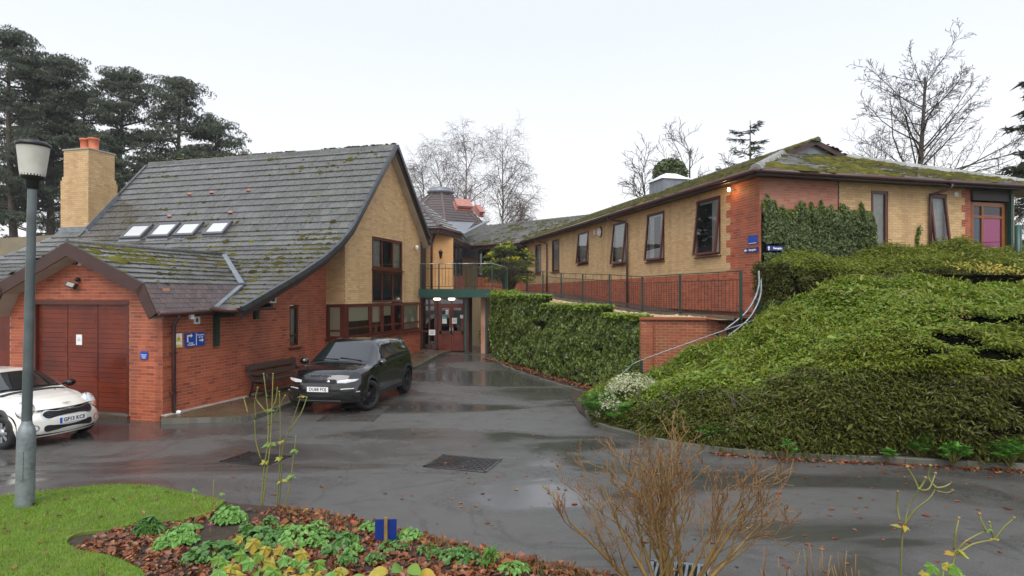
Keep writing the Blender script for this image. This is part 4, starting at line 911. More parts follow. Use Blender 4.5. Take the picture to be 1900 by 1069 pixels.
quads += [[RP(GN, -3.7, RZ0 + 4.2 * RISE / RUN), RP(26, -3.7, RZ0 + 4.2 * RISE / RUN), RP(26, -TR, RZ0 + RISE), RP(3.4, -TR, RZ0 + RISE)]]
RROOF = slab('mossy_roof', quads, M['brown_dark'], RBD, .07)
S1 = D4 * RUN + UP * RISE; sp1 = lambda d: [(min(-OV + d * cs, 3.4), 25.8)]
rf.face(RROOF, RP(0, OV, RZ0), D3, S1, LEN, sp1, .30, .32, M['mossy_tile'], lip=.03)
S2 = -N4 * 4.2 + UP * (4.2 * RISE / RUN); sp2 = lambda d: [(-OV + d * cs, 2 * TR + OV - d * cs)]
rf.face(RROOF, RF(0, OV, RZ0), D4, S2, S2.length, sp2, .30, .32, M['old_tile'], lip=.03)
rf.finish()
moss_on(RROOF, RP(0, OV, RZ0), D3, S1, LEN, lambda d: [(sp1(d)[0][0], 24)], .30, 9000, .055, M['moss_dark'], .36, .45, .45, .9, seed=70)
moss_on(RROOF, RP(0, OV, RZ0), D3, S1, LEN, lambda d: [(sp1(d)[0][0], 24)], .30, 1500, .045, M['moss'], .56, .4, .45, .8, seed=72)
moss_on(RROOF, RF(0, OV, RZ0), D4, S2, S2.length, sp2, .30, 1700, .06, M['moss'], .52, .35, .4, .8, seed=74)
moss_on(RROOF, RF(0, OV, RZ0), D4, S2, S2.length, sp2, .30, 2000, .05, M['moss_dark'], .45, .35, .4, .8, seed=76)
def ridge_run(p, q, n, m, parent, w=.17, name='ridge_tile'):
    p, q = Vector(p), Vector(q); d = (q - p).normalized(); sd = d.cross(UP).normalized(); u = sd.cross(d)
    for i in range(n):
        a, c = p.lerp(q, i / n) + d * .005, p.lerp(q, (i + 1) / n) - d * .005; b = MB(); pr = [(-w, -.07), (-w * .6, .05), (0, .09), (w * .6, .05), (w, -.07)]
        for (x0, y0), (x1, y1) in zip(pr[:-1], pr[1:]): b.poly([a + sd * x0 + u * (y0 + .012), a + sd * x1 + u * (y1 + .012), c + sd * x1 + u * y1, c + sd * x0 + u * y0])
        b.poly([a + sd * x + u * (y + .012) for x, y in pr]); b.poly([c + sd * x + u * y for x, y in pr][::-1]); b.build(name, m, parent)
M['pale_ridge'] = mat('pale_ridge', (.26, .26, .26), .5, vary=[(.33, .33, .33), (.20, .20, .19)], noise=((.10, .11, .05), 3, .5))
gzz = RZ0 + 4.2 * RISE / RUN
ridge_run(RF(-OV - .02, OV + .02, RZ0 + .03), RF(3.7, -GN, gzz + .03), 14, M['pale_ridge'], RROOF); ridge_run(RF(2 * TR + OV, OV, RZ0 + .03), RF(6.0, -GN, gzz + .03), 14, M['pale_ridge'], RROOF)
ridge_run(RP(3.3, -TR, RZ0 + RISE + .02), RP(26, -TR, RZ0 + RISE + .02), 60, M['mossy_tile'], RROOF, .14)
b = MB(); b.prism([RF(3.55, -GN + .14, gzz - .10), RF(6.15, -GN + .14, gzz - .10), RF(TR, -GN + .14, RZ0 + RISE - .12)], N4 * -.05); gb = b.build('gablet_panel', M['lead'], RROOF)
for sgn in (-1, 1):
    p, q = RF(TR, -GN + .28, RZ0 + RISE + .02), RF(TR + sgn * 1.55, -GN + .28, RZ0 + RISE + .02 - 1.55 * RISE / RUN)
    b = MB(); b.bar(p - UP * .09, q - UP * .09, .05, .15); b.build('gablet_bargeboard', M['brown'], RROOF)
    b = MB(); b.hexa([p - UP * .03, q - UP * .03, q - N4 * .75 - UP * .03, p - N4 * .75 - UP * .03, p + UP * .03, q + UP * .03, q - N4 * .75 + UP * .03, p - N4 * .75 + UP * .03]); b.build('gablet_roof', M['mossy_tile'], RROOF)
    E_ = N4; S_ = (p - q); moss_on(RROOF, q + UP * .02, N4 * -1, S_, S_.length, lambda d: [(-.02, .7)], .3, 260, .05, M['moss'], .25, .2, .5, 1.5, seed=80)
# eaves: soffit, fascia, gutter, rafter feet
b = MB(); b.hexa([RP(-.44, .44, EZ - .02), RP(24.5, .44, EZ - .02), RP(24.5, -.1, EZ - .02), RP(-.44, -.1, EZ - .02), RP(-.44, .44, EZ + .02), RP(24.5, .44, EZ + .02), RP(24.5, -.1, EZ + .02), RP(-.44, -.1, EZ + .02)])
b.hexa([RF(.1, .44, EZ - .02), RF(10.2, .44, EZ - .02), RF(10.2, -.1, EZ - .02), RF(.1, -.1, EZ - .02), RF(.1, .44, EZ + .021), RF(10.2, .44, EZ + .021), RF(10.2, -.1, EZ + .021), RF(.1, -.1, EZ + .021)]); b.build('eaves_soffit', M['brown_dark'], RBD)
b = MB(); b.bar(RP(-.47, .47, EZ + .04), RP(24.5, .47, EZ + .04), .03, .2); b.bar(RF(-.47, .47, EZ + .04), RF(10.3, .47, EZ + .04), .03, .2); b.build('fascia', M['brown_dark'], RBD)
b = MB(); b.tube([RP(24.5, .55, RZ0 - .05), RP(-.55, .55, RZ0 - .05), RF(10.3, .55, RZ0 - .05)], .065, 10); b.build('gutter', M['gutter'], RBD)
b = MB(); b.box(RF(9.75, -3, EZ - .05), 1.2, 7, .05, D4, N4); b.build('end_soffit', M['soffit'], RBD)
for (s, z0) in ((8.38, 2.45), (19.15, 2.95), (23.4, 3.0)):
    pipe(RBD, [RP(s + 1.0, .53, 6.12), RP(s + 1.0, .50, 6.0), RP(s + .35, .12, 5.86), RP(s + .02, .085, 5.75), RP(s, .085, z0)], .045, M['gutter'])
pipe(RBD, [RF(6.25, .53, 6.12), RF(6.25, .50, 5.98), RF(6.05, .12, 5.86), RF(5.94, .085, 5.78), RF(5.94, .085, 3.4)], .045, M['gutter'])
b = MB(); b.box(RP(12.05, .02, 5.74), .16, .04, .22, D3, N3); b.build('wall_vent', M['white'], RBD); b = MB(); b.box(RF(7.0, .02, 5.9), .14, .04, .14, D4, N4); b.build('wall_vent', M['white'], RBD)
b = MB(); b.lathe([(.17, 0), (.17, .06), (.14, .11), (.07, .15), (0, .16)], RP(11.35, .01, 5.68), 18, D3, UP * 1.3, N3); bl = b.build('bulkhead_lamp', M['white'], RBD); b = MB(); b.lathe([(.19, 0), (.19, .05), (.17, .06)], RP(11.35, .0, 5.68), 18, D3, UP * 1.25, N3); b.build('rim', M['black'], bl)
# lit security lamp at the corner, under the eaves
c = RP(1.11, .16, 5.93); t = thing('security_lamp', 'glowing round security lamp under the eaves above red quoins', 'lamp', tuple(c))
b = MB(); b.lathe([(.07, 0), (.07, .05), (.05, .07)], c + UP * .0, 14, D3, UP, N3); b.bar(c, c - N3 * .15, .03, .03); b.build('housing', M['white'], t)
b = MB(); b.lathe([(.055, .071), (.05, .085), (0, .10)], c, 14, D3, UP, N3); b.build('lens', mat('lamp_glow', (1, .85, .55), .4, emis=((1, .80, .42), 14)), t)
ld = bpy.data.lights.new('lamp_light', 'POINT'); ld.energy = 4; ld.color = (1, .62, .25); ld.shadow_soft_size = .06; lo = bpy.data.objects.new('lamp_light', ld); COL.objects.link(lo); lo.parent = t; lo.matrix_parent_inverse = Matrix.Translation(-c); lo.location = c + N3 * .22 - UP * .05
# lead clad roof lantern
c = RP(13.9, -TR, RZ0 + RISE); 
b = MB(); b.hexa([c + D3 * x + D4 * y + UP * z for z, k in ((-.4, 1), (.42, 1)) for x, y in ((-.75, -.7), (.75, -.7), (.75, .7), (-.75, .7))]); lt = b.build('roof_lantern', M['lead'], RBD)
b = MB(); b.hexa([c + D3 * x + D4 * y + UP * .42 for x, y in ((-.84, -.8), (.84, -.8), (.84, .8), (-.84, .8))] + [c + D3 * x + D4 * y + UP * .52 for x, y in ((-.78, -.74), (.78, -.74), (.78, .74), (-.78, .74))]); b.hexa([c + D3 * x + D4 * y + UP * .52 for x, y in ((-.72, -.68), (.72, -.68), (.72, .68), (-.72, .68))] + [c + D3 * x + D4 * y + UP * .78 for x, y in ((-.3, -.3), (.3, -.3), (.3, .3), (-.3, .3))]); b.build('lantern_cap', M['white'], lt)
# blue signs at the corner
def blue(c, X, N, w, h, txt, label, arrow):
    t = thing('sign', label, 'sign', tuple(c)); plate(c, X, UP, w, h, .012, M['navy_sign'] if txt else M['blue_sign'], 'panel', t); f = c + N * .009
    if txt:
        text_mesh(txt, h * .62, f + Vector(X) * w * .10 + N * .002, X, UP, M['sign_white'], t, bold=.003); a = f - Vector(X) * w * .40; b = MB(); X = Vector(X)
        if arrow == 'up': b.prism([a + X * -.04, a + X * .04, a + UP * .06], N * .003); b.box(a - UP * .03, .03, .003, .06, X, N)
        else: b.prism([a + X * -.07, a + UP * .05, a - UP * .05], N * .003); b.box(a + X * .03, .06, .003, .03, X, N)
        b.build('arrow', M['sign_white'], t)
    else: plate(f - UP * h * .42, X, UP, w * .8, .015, .002, M['sign_white'], 'text_line', t)
blue(RP(.28, .02, 4.37), -D3, N3, .42, .24, None, 'square plain blue notice on red quoin near building corner', None)
blue(RP(.34, .02, 4.08), -D3, N3, .62, .13, 'Reception', 'narrow blue Reception sign with left arrow on the lamp lit wall', 'left')
blue(RF(.42, .16, 4.10), D4, N4, .62, .13, 'Reception', 'narrow blue Reception sign with up arrow beside wall ivy', 'up')

# ================================================================ FAR WING, OCTAGON, TOWER, ENTRANCE
FWD = thing('far_wing', 'distant tiled wing with dark glazed veranda and brick dwarf wall', 'building', (.6, 39.6, 3.0))
P0 = RP(23.3, .5, RZ0); D5 = Vector((-.74, .673, 0)).normalized(); N5 = Vector((-.673, -.74, 0)).normalized(); P1 = P0 + D5 * 4.66; P2 = Vector((-3.58, 36.3, RZ0)); EC = (P2 - P1).normalized(); IC = Vector((EC.y, -EC.x, 0)).normalized()
if IC.x > 0: IC = -IC
rf = Roofing(260); ms = Masonry(200)
FR = slab('roof', [[P0 - D5 * 6, P0 + D5 * 12, P0 + D5 * 12 - N5 * RUN + UP * RISE, P0 - D5 * 6 - N5 * RUN + UP * RISE], [P1 - EC * 4, P2 + EC * .3, P2 + EC * .3 + IC * 4 + UP * 1.55, P1 - EC * 4 + IC * 4 + UP * 1.55]], M['brown_dark'], FWD, .07)
M['far_tile'] = mat('far_tile', (.12, .118, .112), .35, vary=[(.19, .187, .18), (.15, .148, .14), (.10, .10, .09)], noise=[((.09, .095, .05), 1.0, .6)], wet=(1.5, .2, .4))
rf.face(FR, P0, D5, -N5 * RUN + UP * RISE, LEN, lambda d: [(-6 + 0, 11.5)], .34, .33, M['far_tile'], lip=.05)
L3 = math.hypot(4, 1.55); rf.face(FR, P1, EC, IC * 4 + UP * 1.55, L3, lambda d: [(-3.8, (P2 - P1).length + .25)], .34, .33, M['old_tile'], lip=.04); rf.finish()
moss_on(FR, P1, EC, IC * 4 + UP * 1.55, L3, lambda d: [(-1, (P2 - P1).length)], .34, 900, .09, M['moss_dark'], .3, .4, .4, .8, seed=90)
moss_on(FR, P0, D5, -N5 * RUN + UP * RISE, LEN, lambda d: [(-3, 5.5)], .34, 1300, .07, M['moss_dark'], .46, .5, .4, .6, seed=91)
ridge_run(P0 - D5 * 6 - N5 * RUN + UP * (RISE + .02), P0 + D5 * 10 - N5 * RUN + UP * (RISE + .02), 36, M['tile'], FR, .14)
b = MB(); b.tube([P0 - D5 * 0 + N5 * .05 - UP * .05, P1 + N5 * .05 - UP * .05], .07, 8); b.tube([P1 - UP * .05, P2 - UP * .05], .07, 8); b.build('gutter', M['gutter'], FWD)
b = MB(); b.bar(P0 - UP * .16, P1 - UP * .16, .05, .22); b.bar(P1 - UP * .16, P2 - UP * .16, .05, .22); b.build('fascia', M['brown'], FWD)
V0, V1, V2 = P0 - N5 * 1.6, P1 - N5 * 1.6 + IC * 1.2, P2 + IC * 1.2
ms.wall(FWD, 'dwarf_wall', Vector((P0.x, P0.y, 0)) - N5 * .6, D5, N5, 2.7, 4.02, holes(-1, 4.66, []), M['red_brick'], M['red_mortar'])
ms.wall(FWD, 'dwarf_wall', Vector((P1.x, P1.y, 0)) + IC * .5, EC, -IC, 2.7, 4.02, holes(0, 7, []), M['red_brick'], M['red_mortar']); ms.finish()
for (p, q, n) in ((P0 - N5 * .7, P1 - N5 * .7, 5), (P1 + IC * .62, P2 + IC * .62, 5)):
    for i in range(n):
        a, c = p.lerp(q, i / n), p.lerp(q, (i + 1) / n); a.z = c.z = 0; d = (c - a).normalized(); nn = N5 if n == 5 and p is not None and abs((p - P0).length) < 2 else -IC
        w = window(FWD, a, d, nn, .02, (c - a).length - .02, 4.05, 6.0, fm=M['brown_dark'], gm=M['glass_dark'], fill='net' if i in (1, 3) else None, sill=False, fw=.1, recess=.0)
# octagonal hall roof
OCT = thing('octagonal_hall', 'octagonal plain tiled roof with flat cap and pink ridge vents', 'building', (-6.3, 54, 3))
oc = Vector((-6.3, 54.0, 0)); b = MB(); k = 8
ring = lambda r, z, ph=.2: [oc + Vector((math.cos(ph + i * 2 * math.pi / 8) * r, math.sin(ph + i * 2 * math.pi / 8) * r, z)) for i in range(8)]
b.grid([r + [r[0]] for r in (ring(8.0, 5.65), ring(.9, 11.7))], False); orf = b.build('roof', mat('hall_tiles', (.085, .066, .064), .45, noise=[((.12, .095, .09), 4, .7), ((.06, .05, .05), .8, .6)], bump=(14, .6)), OCT)
b = MB(); b.grid([r + [r[0]] for r in (ring(7.6, 3.0), ring(7.6, 5.8))], False); b.build('wall', M['buff_brick'], OCT)
for i in range(8): b = MB(); b.bar(ring(8.0, 5.68)[i], ring(.9, 11.73)[i], .16, .06); b.build('hip_tile', M['plain_tile'], orf)
for j in range(1, 24):
    b = MB(); t = j / 24; rr = [p.lerp(q, t) for p, q in zip(ring(8.03, 5.67), ring(.93, 11.72))]
    for i in range(8): b.bar(rr[i], rr[(i + 1) % 8], .03, .03)
    b.build('tile_course', M['plain_tile'], orf)
b = MB(); b.lathe([(.95, 11.6), (1.2, 11.75), (1.2, 11.9), (.95, 12.0), (.95, 12.15), (0, 12.25)], oc, 16); b.build('cap', M['lead'], orf)
for (u, v, Y, w) in ((858, 386, 48.6, 1.2), (886, 396, 50.0, .45)):
    c = at(u, v, Y); rd = Vector((c.x - oc.x, c.y - oc.y, 0)).normalized(); T_ = Vector((-rd.y, rd.x, 0)); S_ = (UP * .66 - rd * .75).normalized(); n_ = S_.cross(T_); n_ = n_ if n_.z > 0 else -n_; b = MB()
    for (h, s1, s2) in ((.10, 1.15, 1.1), (.28, .95, .85), (.44, 1.08, 1.0)): b.box(c + n_ * h, w * s1, s2, .16, T_, S_, n_)
    b.build('ridge_vent', M['pink_tile'], orf)
b = MB(); b.poly([at(830, 411, 45), at(880, 413, 46), at(862, 432, 42.0), at(845, 436, 41)]); b.build('lead_flat', M['lead'], OCT)
b = MB(); b.bar(at(905, 410.5, 44.5), at(858, 434.5, 39.8), .3, .1); b.build('lead_valley', M['lead'], OCT)

# tower beside the gable, entrance, canopy deck
ENT = thing('entrance_block', 'orange brick entrance block with hipped roof beside the gable', 'building', (-3.5, 26.5, .4))
ms = Masonry(220); tc = Vector((-3.49, 26.75, 0)); TX = Vector((.995, .10, 0)).normalized(); TN = Vector((TX.y, -TX.x, 0)); tw = .92
ms.wall(ENT, 'tower_wall', tc, TX, TN, 3.0, 5.55, holes(0, tw, []), M['orange_brick'], M['buff_mortar'], thick=.6)
ms.wall(ENT, 'tower_side_wall', tc, Vector((-.80, .6, 0)), Vector((-.6, -.8, 0)), 3.0, 5.55, holes(0, 1.8, []), M['orange_brick'], M['buff_mortar'])
ms.wall(ENT, 'porch_wall', Vector((-1.28, 25.2, 0)), Vector((.3, .954, 0)), Vector((-.954, .3, 0)), .3, 2.75, holes(0, 3.0, []), M['red_brick'], M['red_mortar'])
ms.finish()
ep = Vector((-3.05, 26.2, 5.55)); apx = Vector((-5.3, 28.6, 7.4)); er = Vector((-2.2, 27.1, 5.5)); el = Vector((-4.6, 26.0, 5.55)); bk = Vector((-3.2, 29.5, 5.5))
ep = at(817, 421, 26.3); er = at(857, 433, 27.2); el = at(770, 424, 26.6); apx = at(768, 366, 29.0)
TRF = None
b = MB(); b.poly([el, ep, apx]); b.poly([ep, er, apx]); b.poly([er, Vector((-2.2, 32, er.z)), apx]); TRF = b.build('roof', M['brown_dark'], ENT)
def tri_tiles(p, q, a, m):
    E_ = (q - p).normalized(); n = (q - p).cross(a - p).normalized(); n = n if n.z > 0 else -n; S_ = n.cross(E_); S_ = S_ if S_.z > 0 else -S_; hh = (a - p).dot(S_); xa = (a - p).dot(E_); w = (q - p).length
    r = Roofing(60); r.face(TRF, p + n * .01, E_, S_, hh, lambda d: [(xa * d / hh, w + (xa - w) * d / hh)], .33, .33, m, lip=.045); r.finish()
tri_tiles(el, ep, apx, M['tile']); tri_tiles(ep, er, apx, M['far_tile']); ridge_run(ep + UP * .02, apx + UP * .03, 8, M['plain_tile'], TRF, .13)  # right slope takes paler tiles: its brighter light is put into the colour
b = MB(); b.tube([el - UP * .04, ep - UP * .04, er - UP * .04], .07, 8); b.build('gutter', M['gutter'], ENT); b = MB(); b.bar(el - UP * .16, ep - UP * .16, .05, .22); b.bar(ep - UP * .16, er - UP * .16, .05, .22); b.build('fascia', M['brown_dark'], ENT)
b = MB(); b.poly([el - UP * .1, ep - UP * .1, er - UP * .1, Vector((-2.6, 28, 5.5)), Vector((-5, 28, 5.5))]); b.build('soffit', M['brown_dark'], ENT)
pipe(ENT, [ep + Vector((-.15, .1, -.1)), ep + Vector((-.3, .3, -.35)), Vector((-3.5, 26.66, 5.0)), Vector((-3.5, 26.66, 3.0))], .05, M['gutter'])
# link wall between gable and tower, reached by the deck
b = MB(); b.box((-4.55, 26.6, 4.2), 1.6, .2, 2.6); b.build('link_wall', M['brown_dark'], ENT)
b = MB(); b.box((-2.9, 26.15, 1.55), 2.4, .12, 2.5); b.build('lobby_wall', M['room'], ENT)
# timber entrance screen: side light and a pair of doors
eo = Vector((-3.87, 25.75, .38)); EX, EN = Vector((1, 0, 0)), Vector((0, -1, 0))
ed = window(ENT, Vector((eo.x, eo.y, 0)), EX, EN, 0, .72, .42, 2.72, cols=(.55,), rows=(.36, .86), fill=None, fw=.09, recess=.02, sill=False, gm=M['glass_dark'], skip_room_mat=M['room'])
dr = window(ENT, Vector((eo.x, eo.y, 0)), EX, EN, .74, 1.92, .42, 2.72, cols=(.5,), rows=(.87,), fill=None, fw=.09, recess=.02, sill=False, gm=M['glass_dark'], name='door_frame')
for i in range(2):
    x0 = .83 + i * .51; b = MB(); X0 = eo.x + x0; w = .49
    for (a, c, z0, z1) in ((0, w, .46, .68), (0, w, 1.15, 1.28), (0, w, 2.25, 2.38), (0, .08, .68, 2.25), (w - .08, w, .68, 2.25)): b.box((X0 + (a + c) / 2, eo.y - .03, (z0 + z1) / 2), c - a, .05, z1 - z0)
    b.box((X0 + w / 2, eo.y - .018, .92), w - .16, .02, .47); d_ = b.build('door', M['door_wood'], ENT); b = MB(); b.tube([(X0 + (w - .05 if i == 0 else .05), eo.y - .09, 1.1), (X0 + (w - .05 if i == 0 else .05), eo.y - .09, 1.45)], .014, 8); b.build('handle', M['steel_rail'], d_)
b = MB(); b.box((-1.88, 25.72, 1.55), .14, .12, 2.4); b.build('door_jamb', M['door_wood'], ENT)
def paper(x, z, w, h, m, label, top=None):
    p = thing('paper_notice', label, 'notice', (eo.x + x, eo.y - .075, z)); plate(Vector((eo.x + x, eo.y - .075, z)), EX, UP, w, h, .004, m, 'sheet', p)
    if top: plate(Vector((eo.x + x, eo.y - .079, z + h * .34)), EX, UP, w, h * .32, .004, top, 'heading', p)
    else:
        for i in range(2): plate(Vector((eo.x + x, eo.y - .078, z + h * (.1 - .25 * i))), EX, UP, w * .6, .012, .003, M['room'], 'text_line', p)
paper(1.04, 1.74, .19, .30, M['paper'], 'white notice with teal heading on left entrance door', M['teal']); paper(1.46, 1.71, .20, .24, M['paper'], 'plain white notice on right entrance door'); paper(1.15, 2.08, .12, .18, M['paper'], 'small white notice high on left entrance door')
paper(.52, 1.22, .27, .23, M['paper'], 'white notice on glazed side light beside entrance door'); paper(1.76, 1.92, .14, .22, M['white'], 'white entry phone panel right of entrance doors', M['black'])
for x in (-3.1, -2.5): b = MB(); b.lathe([(.0, 0), (.12, .0), (.14, .05), (.14, .08)], (x, 25.35, 2.58), 14); b.build('ceiling_lamp', mat('porch_lamp', (1, .9, .75), .5, emis=((1, .88, .7), 3)), ENT)
# green steel deck in front of the tower
DK = thing('steel_deck', 'dark green steel canopy deck over the entrance doors', 'deck', (-2.3, 24.8, .4))
d0, d1 = Vector((-3.75, 24.75, 0)), Vector((-.80, 24.45, 0)); dd = (d1 - d0).normalized(); dn = Vector((-dd.y, dd.x, 0))
b = MB(); b.bar(d0 + UP * 2.86, d1 + UP * 2.86, .12, .34); b.build('front_beam', M['green_paint'], DK)
b = MB(); b.hexa([d0 + UP * 2.94, d1 + UP * 2.94, d1 + dn * 2.2 + UP * 2.94, d0 + dn * 2.2 + UP * 2.94, d0 + UP * 3.03, d1 + UP * 3.03, d1 + dn * 2.2 + UP * 3.03, d0 + dn * 2.2 + UP * 3.03]); b.build('floor_slab', M['brown_dark'], DK)
for x in (-1.88, -1.05): b = MB(); b.box((x, 24.9 if x < -1.5 else 25.1, 1.55), .09, .09, 2.35); b.build('column', M['green_paint'], DK)
# wall lantern on the tower
c = Vector((-3.08, 26.6, 4.55)); t = thing('wall_lantern', 'small black coach lantern on the orange tower wall', 'lamp', tuple(c)); b = MB(); b.lathe([(.02, -.2), (.05, -.14), (.09, .08), (.10, .1), (.02, .2), (0, .23)], c - Vector((0, .14, 0)), 8); b.build('lantern', M['black'], t); b = MB(); b.tube([c, c + Vector((0, -.08, -.14)), c + Vector((0, -.14, -.18))], .012, 6); b.build('bracket', M['black'], t)
# ================================================================ RAMP, TERRACE, RETAINING WALLS, RAILINGS
ZW = [(-6, 2.2), (3.75, 2.21), (6.4, 2.36), (9.2, 2.48), (11.9, 2.60), (14.7, 2.80), (17.6, 2.92), (23, 3.0), (40, 3.1)]
def interp(tab, x):
    if x <= tab[0][0]: return tab[0][1]
    for (a, p), (b_, q) in zip(tab[:-1], tab[1:]):
        if x <= b_: return p + (q - p) * (x - a) / (b_ - a)
    return tab[-1][1]
W0, W1 = Vector((-.80, 23.75, 0)), Vector((3.45, 16.45, 0)); WD = (W1 - W0).normalized(); WN = Vector((-WD.y, WD.x, 0)); WN = WN if WN.x < 0 else -WN; WL = (W1 - W0).length
def wtop(t): return 2.74 if t < .42 else (2.44 if t < .80 else 2.2)
OUT = [(-1.5, .9), (-.85, 1.5), (.2, 3.1), (.7, 3.3), (8.1, 5.5), (9.5, 5.3), (12, 5.3), (26, 7.2), (40, 9)]
mb = MB(); mp = MB(); ss = [-1.5 + i * .5 for i in range(0, 84)]
rows = [];
for s in ss:
    ob = interp(OUT, s); zw = interp(ZW, s); p = RP(s, ob, 0); tt = max(0, min(1, (p - W0).dot(WD) / WL)); zt = wtop(tt) - .12 if s < 8.3 else 2.95
    zt = min(zt, zw + .35) if s > 1 else 2.08
    rows.append([RP(s, ob, .0), RP(s, ob, zt), RP(s, 2.2, zw - .03), RP(s, 1.95, zw - .02), RP(s, -.1, zw - .02)])
mb.grid([[r[0], r[1]] for r in rows], False); mb.grid([[r[1], r[2], r[4]] for r in rows], False)
mb.build('terrace', M['gravel_bed'], kind='structure', label='tan gravel terrace between retaining wall and ramp')
mp.grid([[RP(s, 1.85, interp(ZW, s) + .005), RP(s, -.02, interp(ZW, s) + .012)] for s in ss], False); mp.build('ramp', M['path'], kind='structure', label='dark wet tarmac ramp along the long building')
mb = MB()
for s0, s1 in zip(ss[:-1], ss[1:]): mb.bar(RP(s0, 1.9, interp(ZW, s0)), RP(s1, 1.9, interp(ZW, s1)), .1, .08)
mb.build('ramp_edging', M['stone'], kind='structure', label='concrete edging strip beside the ramp railing')
# gravel stones on the strip, slates along the edge
pts = []
for _ in range(9000):
    s = random.uniform(-.5, 13); ob = interp(OUT, s); f = random.random(); bb = 2.0 + (ob - 2.05) * f; zw = interp(ZW, s); k = int((s + 1.5) / .5); zt = rows[min(k, len(rows) - 1)][1].z
    z = (zw - .03) + (zt - zw + .03) * max(0, (bb - 2.2) / max(.1, ob - 2.2)); pts.append(tuple(RP(s, bb, z)))
blobs('gravel', pts, (1, 0, 0), (0, 1, 0), UP, .022, .8, M['gravel'], None, label='loose tan gravel on the strip beside the railing', cat='gravel')
for i in range(16):
    s = 2 + i * .62; ob = interp(OUT, s); c = RP(s, ob * .5 + 1.6, interp(ZW, s) + .05); b = MB(); a = random.uniform(-.4, .4); X = (D3 * math.cos(a) + N3 * math.sin(a)); b.box(c, random.uniform(.35, .6), random.uniform(.2, .35), .05, X, Vector((-X.y, X.x, 0)), UP)
    b.build('slate_slab', M['slate'], label='loose dark slate slab lying on the tan gravel strip', cat='slate', group='slates on the gravel strip')
# bank under the hedges, up to the right building
KRs = [p for p in KR]
def kerb_y(x):
    for p, q in zip(KRs[:-1], KRs[1:]):
        if p.x <= x <= q.x: return p.y + (q.y - p.y) * (x - p.x) / max(1e-6, q.x - p.x)
    return KRs[-1].y if x > KRs[-1].x else KRs[0].y
HM = [(1.6, .35), (2.2, .75), (3.0, 1.0), (4.0, 1.42), (5.0, 1.88), (6.0, 2.46), (6.9, 2.98), (7.6, 3.18), (8.6, 3.12), (9.6, 3.02), (11, 2.9), (13, 2.85), (18, 2.8)]
def mound_h(x, y):
    yk = kerb_y(x) + .22; t = (y - yk) / (3.6 if x > 4 else 1.6 + (x - 1.6) * .83); h = interp(HM, x)
    if t <= 0: return 0.0
    t = min(t, 1); return h * (.50 * min(1, t / .07) + .50 * (1 - (1 - t) ** 1.7))
mb = MB(); gx = [1.6 + i * .25 for i in range(70)]; rws = []
for x in gx:
    yk = kerb_y(x) + .08; r = [Vector((x, yk, -.03))]
    for k in range(13): y = yk + .12 + k * .3; r.append(Vector((x, y, max(.02, mound_h(x, y) - .95 if k else .06))))
    r.append(Vector((x, yk + 5, 2.3 if x > 6.8 else .05))); r.append(Vector((x, yk + 9, 2.9 if x > 7.6 else .05))); rws.append(r)
mb.grid(rws, False); mb.build('bank', M['soil'], kind='structure', label='dark earth bank under the hedges')
mb = MB(); mb.grid([[RF(t, b_, 3.25 if t > .4 else 2.3) for b_ in (-12, -.05, 1.2, 2.6, 4.2)] for t in (-.1, .4, 1, 3, 6, 10, 16, 30)], False); mb.build('upper_ground', M['soil'], kind='structure', label='raised ground at foot of the long building front')
# exposed brick retaining wall right of the ivy
RTW = thing('retaining_wall', 'stained red brick retaining wall with buttresses beside the ivy', 'wall', (3.5, 16.5, 0)); ms = Masonry(300)
M['stained_brick'] = mat('stained_brick', (.22, .055, .022), .55, vary=[(.30, .078, .03), (.25, .062, .025), (.34, .10, .04)], noise=[((.16, .085, .02), 1.3, .7)], bump=(90, .3))
a0, a1, a2 = Vector((3.42, 16.42, 0)), Vector((5.35, 15.9, 0)), Vector((7.4, 16.6, 0))
for p, q, zt in ((a0, a1, 2.14), (a1, a2, 2.20)):
    U = (q - p).normalized(); N = Vector((U.y, -U.x, 0)); ms.wall(RTW, 'face', p, U, N, -.05, zt, holes(0, (q - p).length, []), M['stained_brick'], M['red_mortar'], thick=.35)
    b = MB(); b.bar(p + UP * (zt + .03) - N * .12, q + UP * (zt + .03) - N * .12, .42, .06); b.build('coping', M['stained_brick'], RTW)
for p, w in ((a0 + Vector((.02, -.12, 0)), .30), (a1 - Vector((.12, .12, 0)), .28)):
    U = (a1 - a0).normalized(); N = Vector((U.y, -U.x, 0)); ms.wall(RTW, 'buttress', p + N * .02, U, N, -.05, 2.05, lambda z, w=w: [(0, w)], M['stained_brick'], M['red_mortar'], thick=.25); ms.wall(RTW, 'buttress', p + N * .02 + U * w, -N, U, -.05, 2.05, lambda z: [(0, .25)], M['stained_brick'], M['red_mortar'], thick=.2, phase=1)
ms.finish()
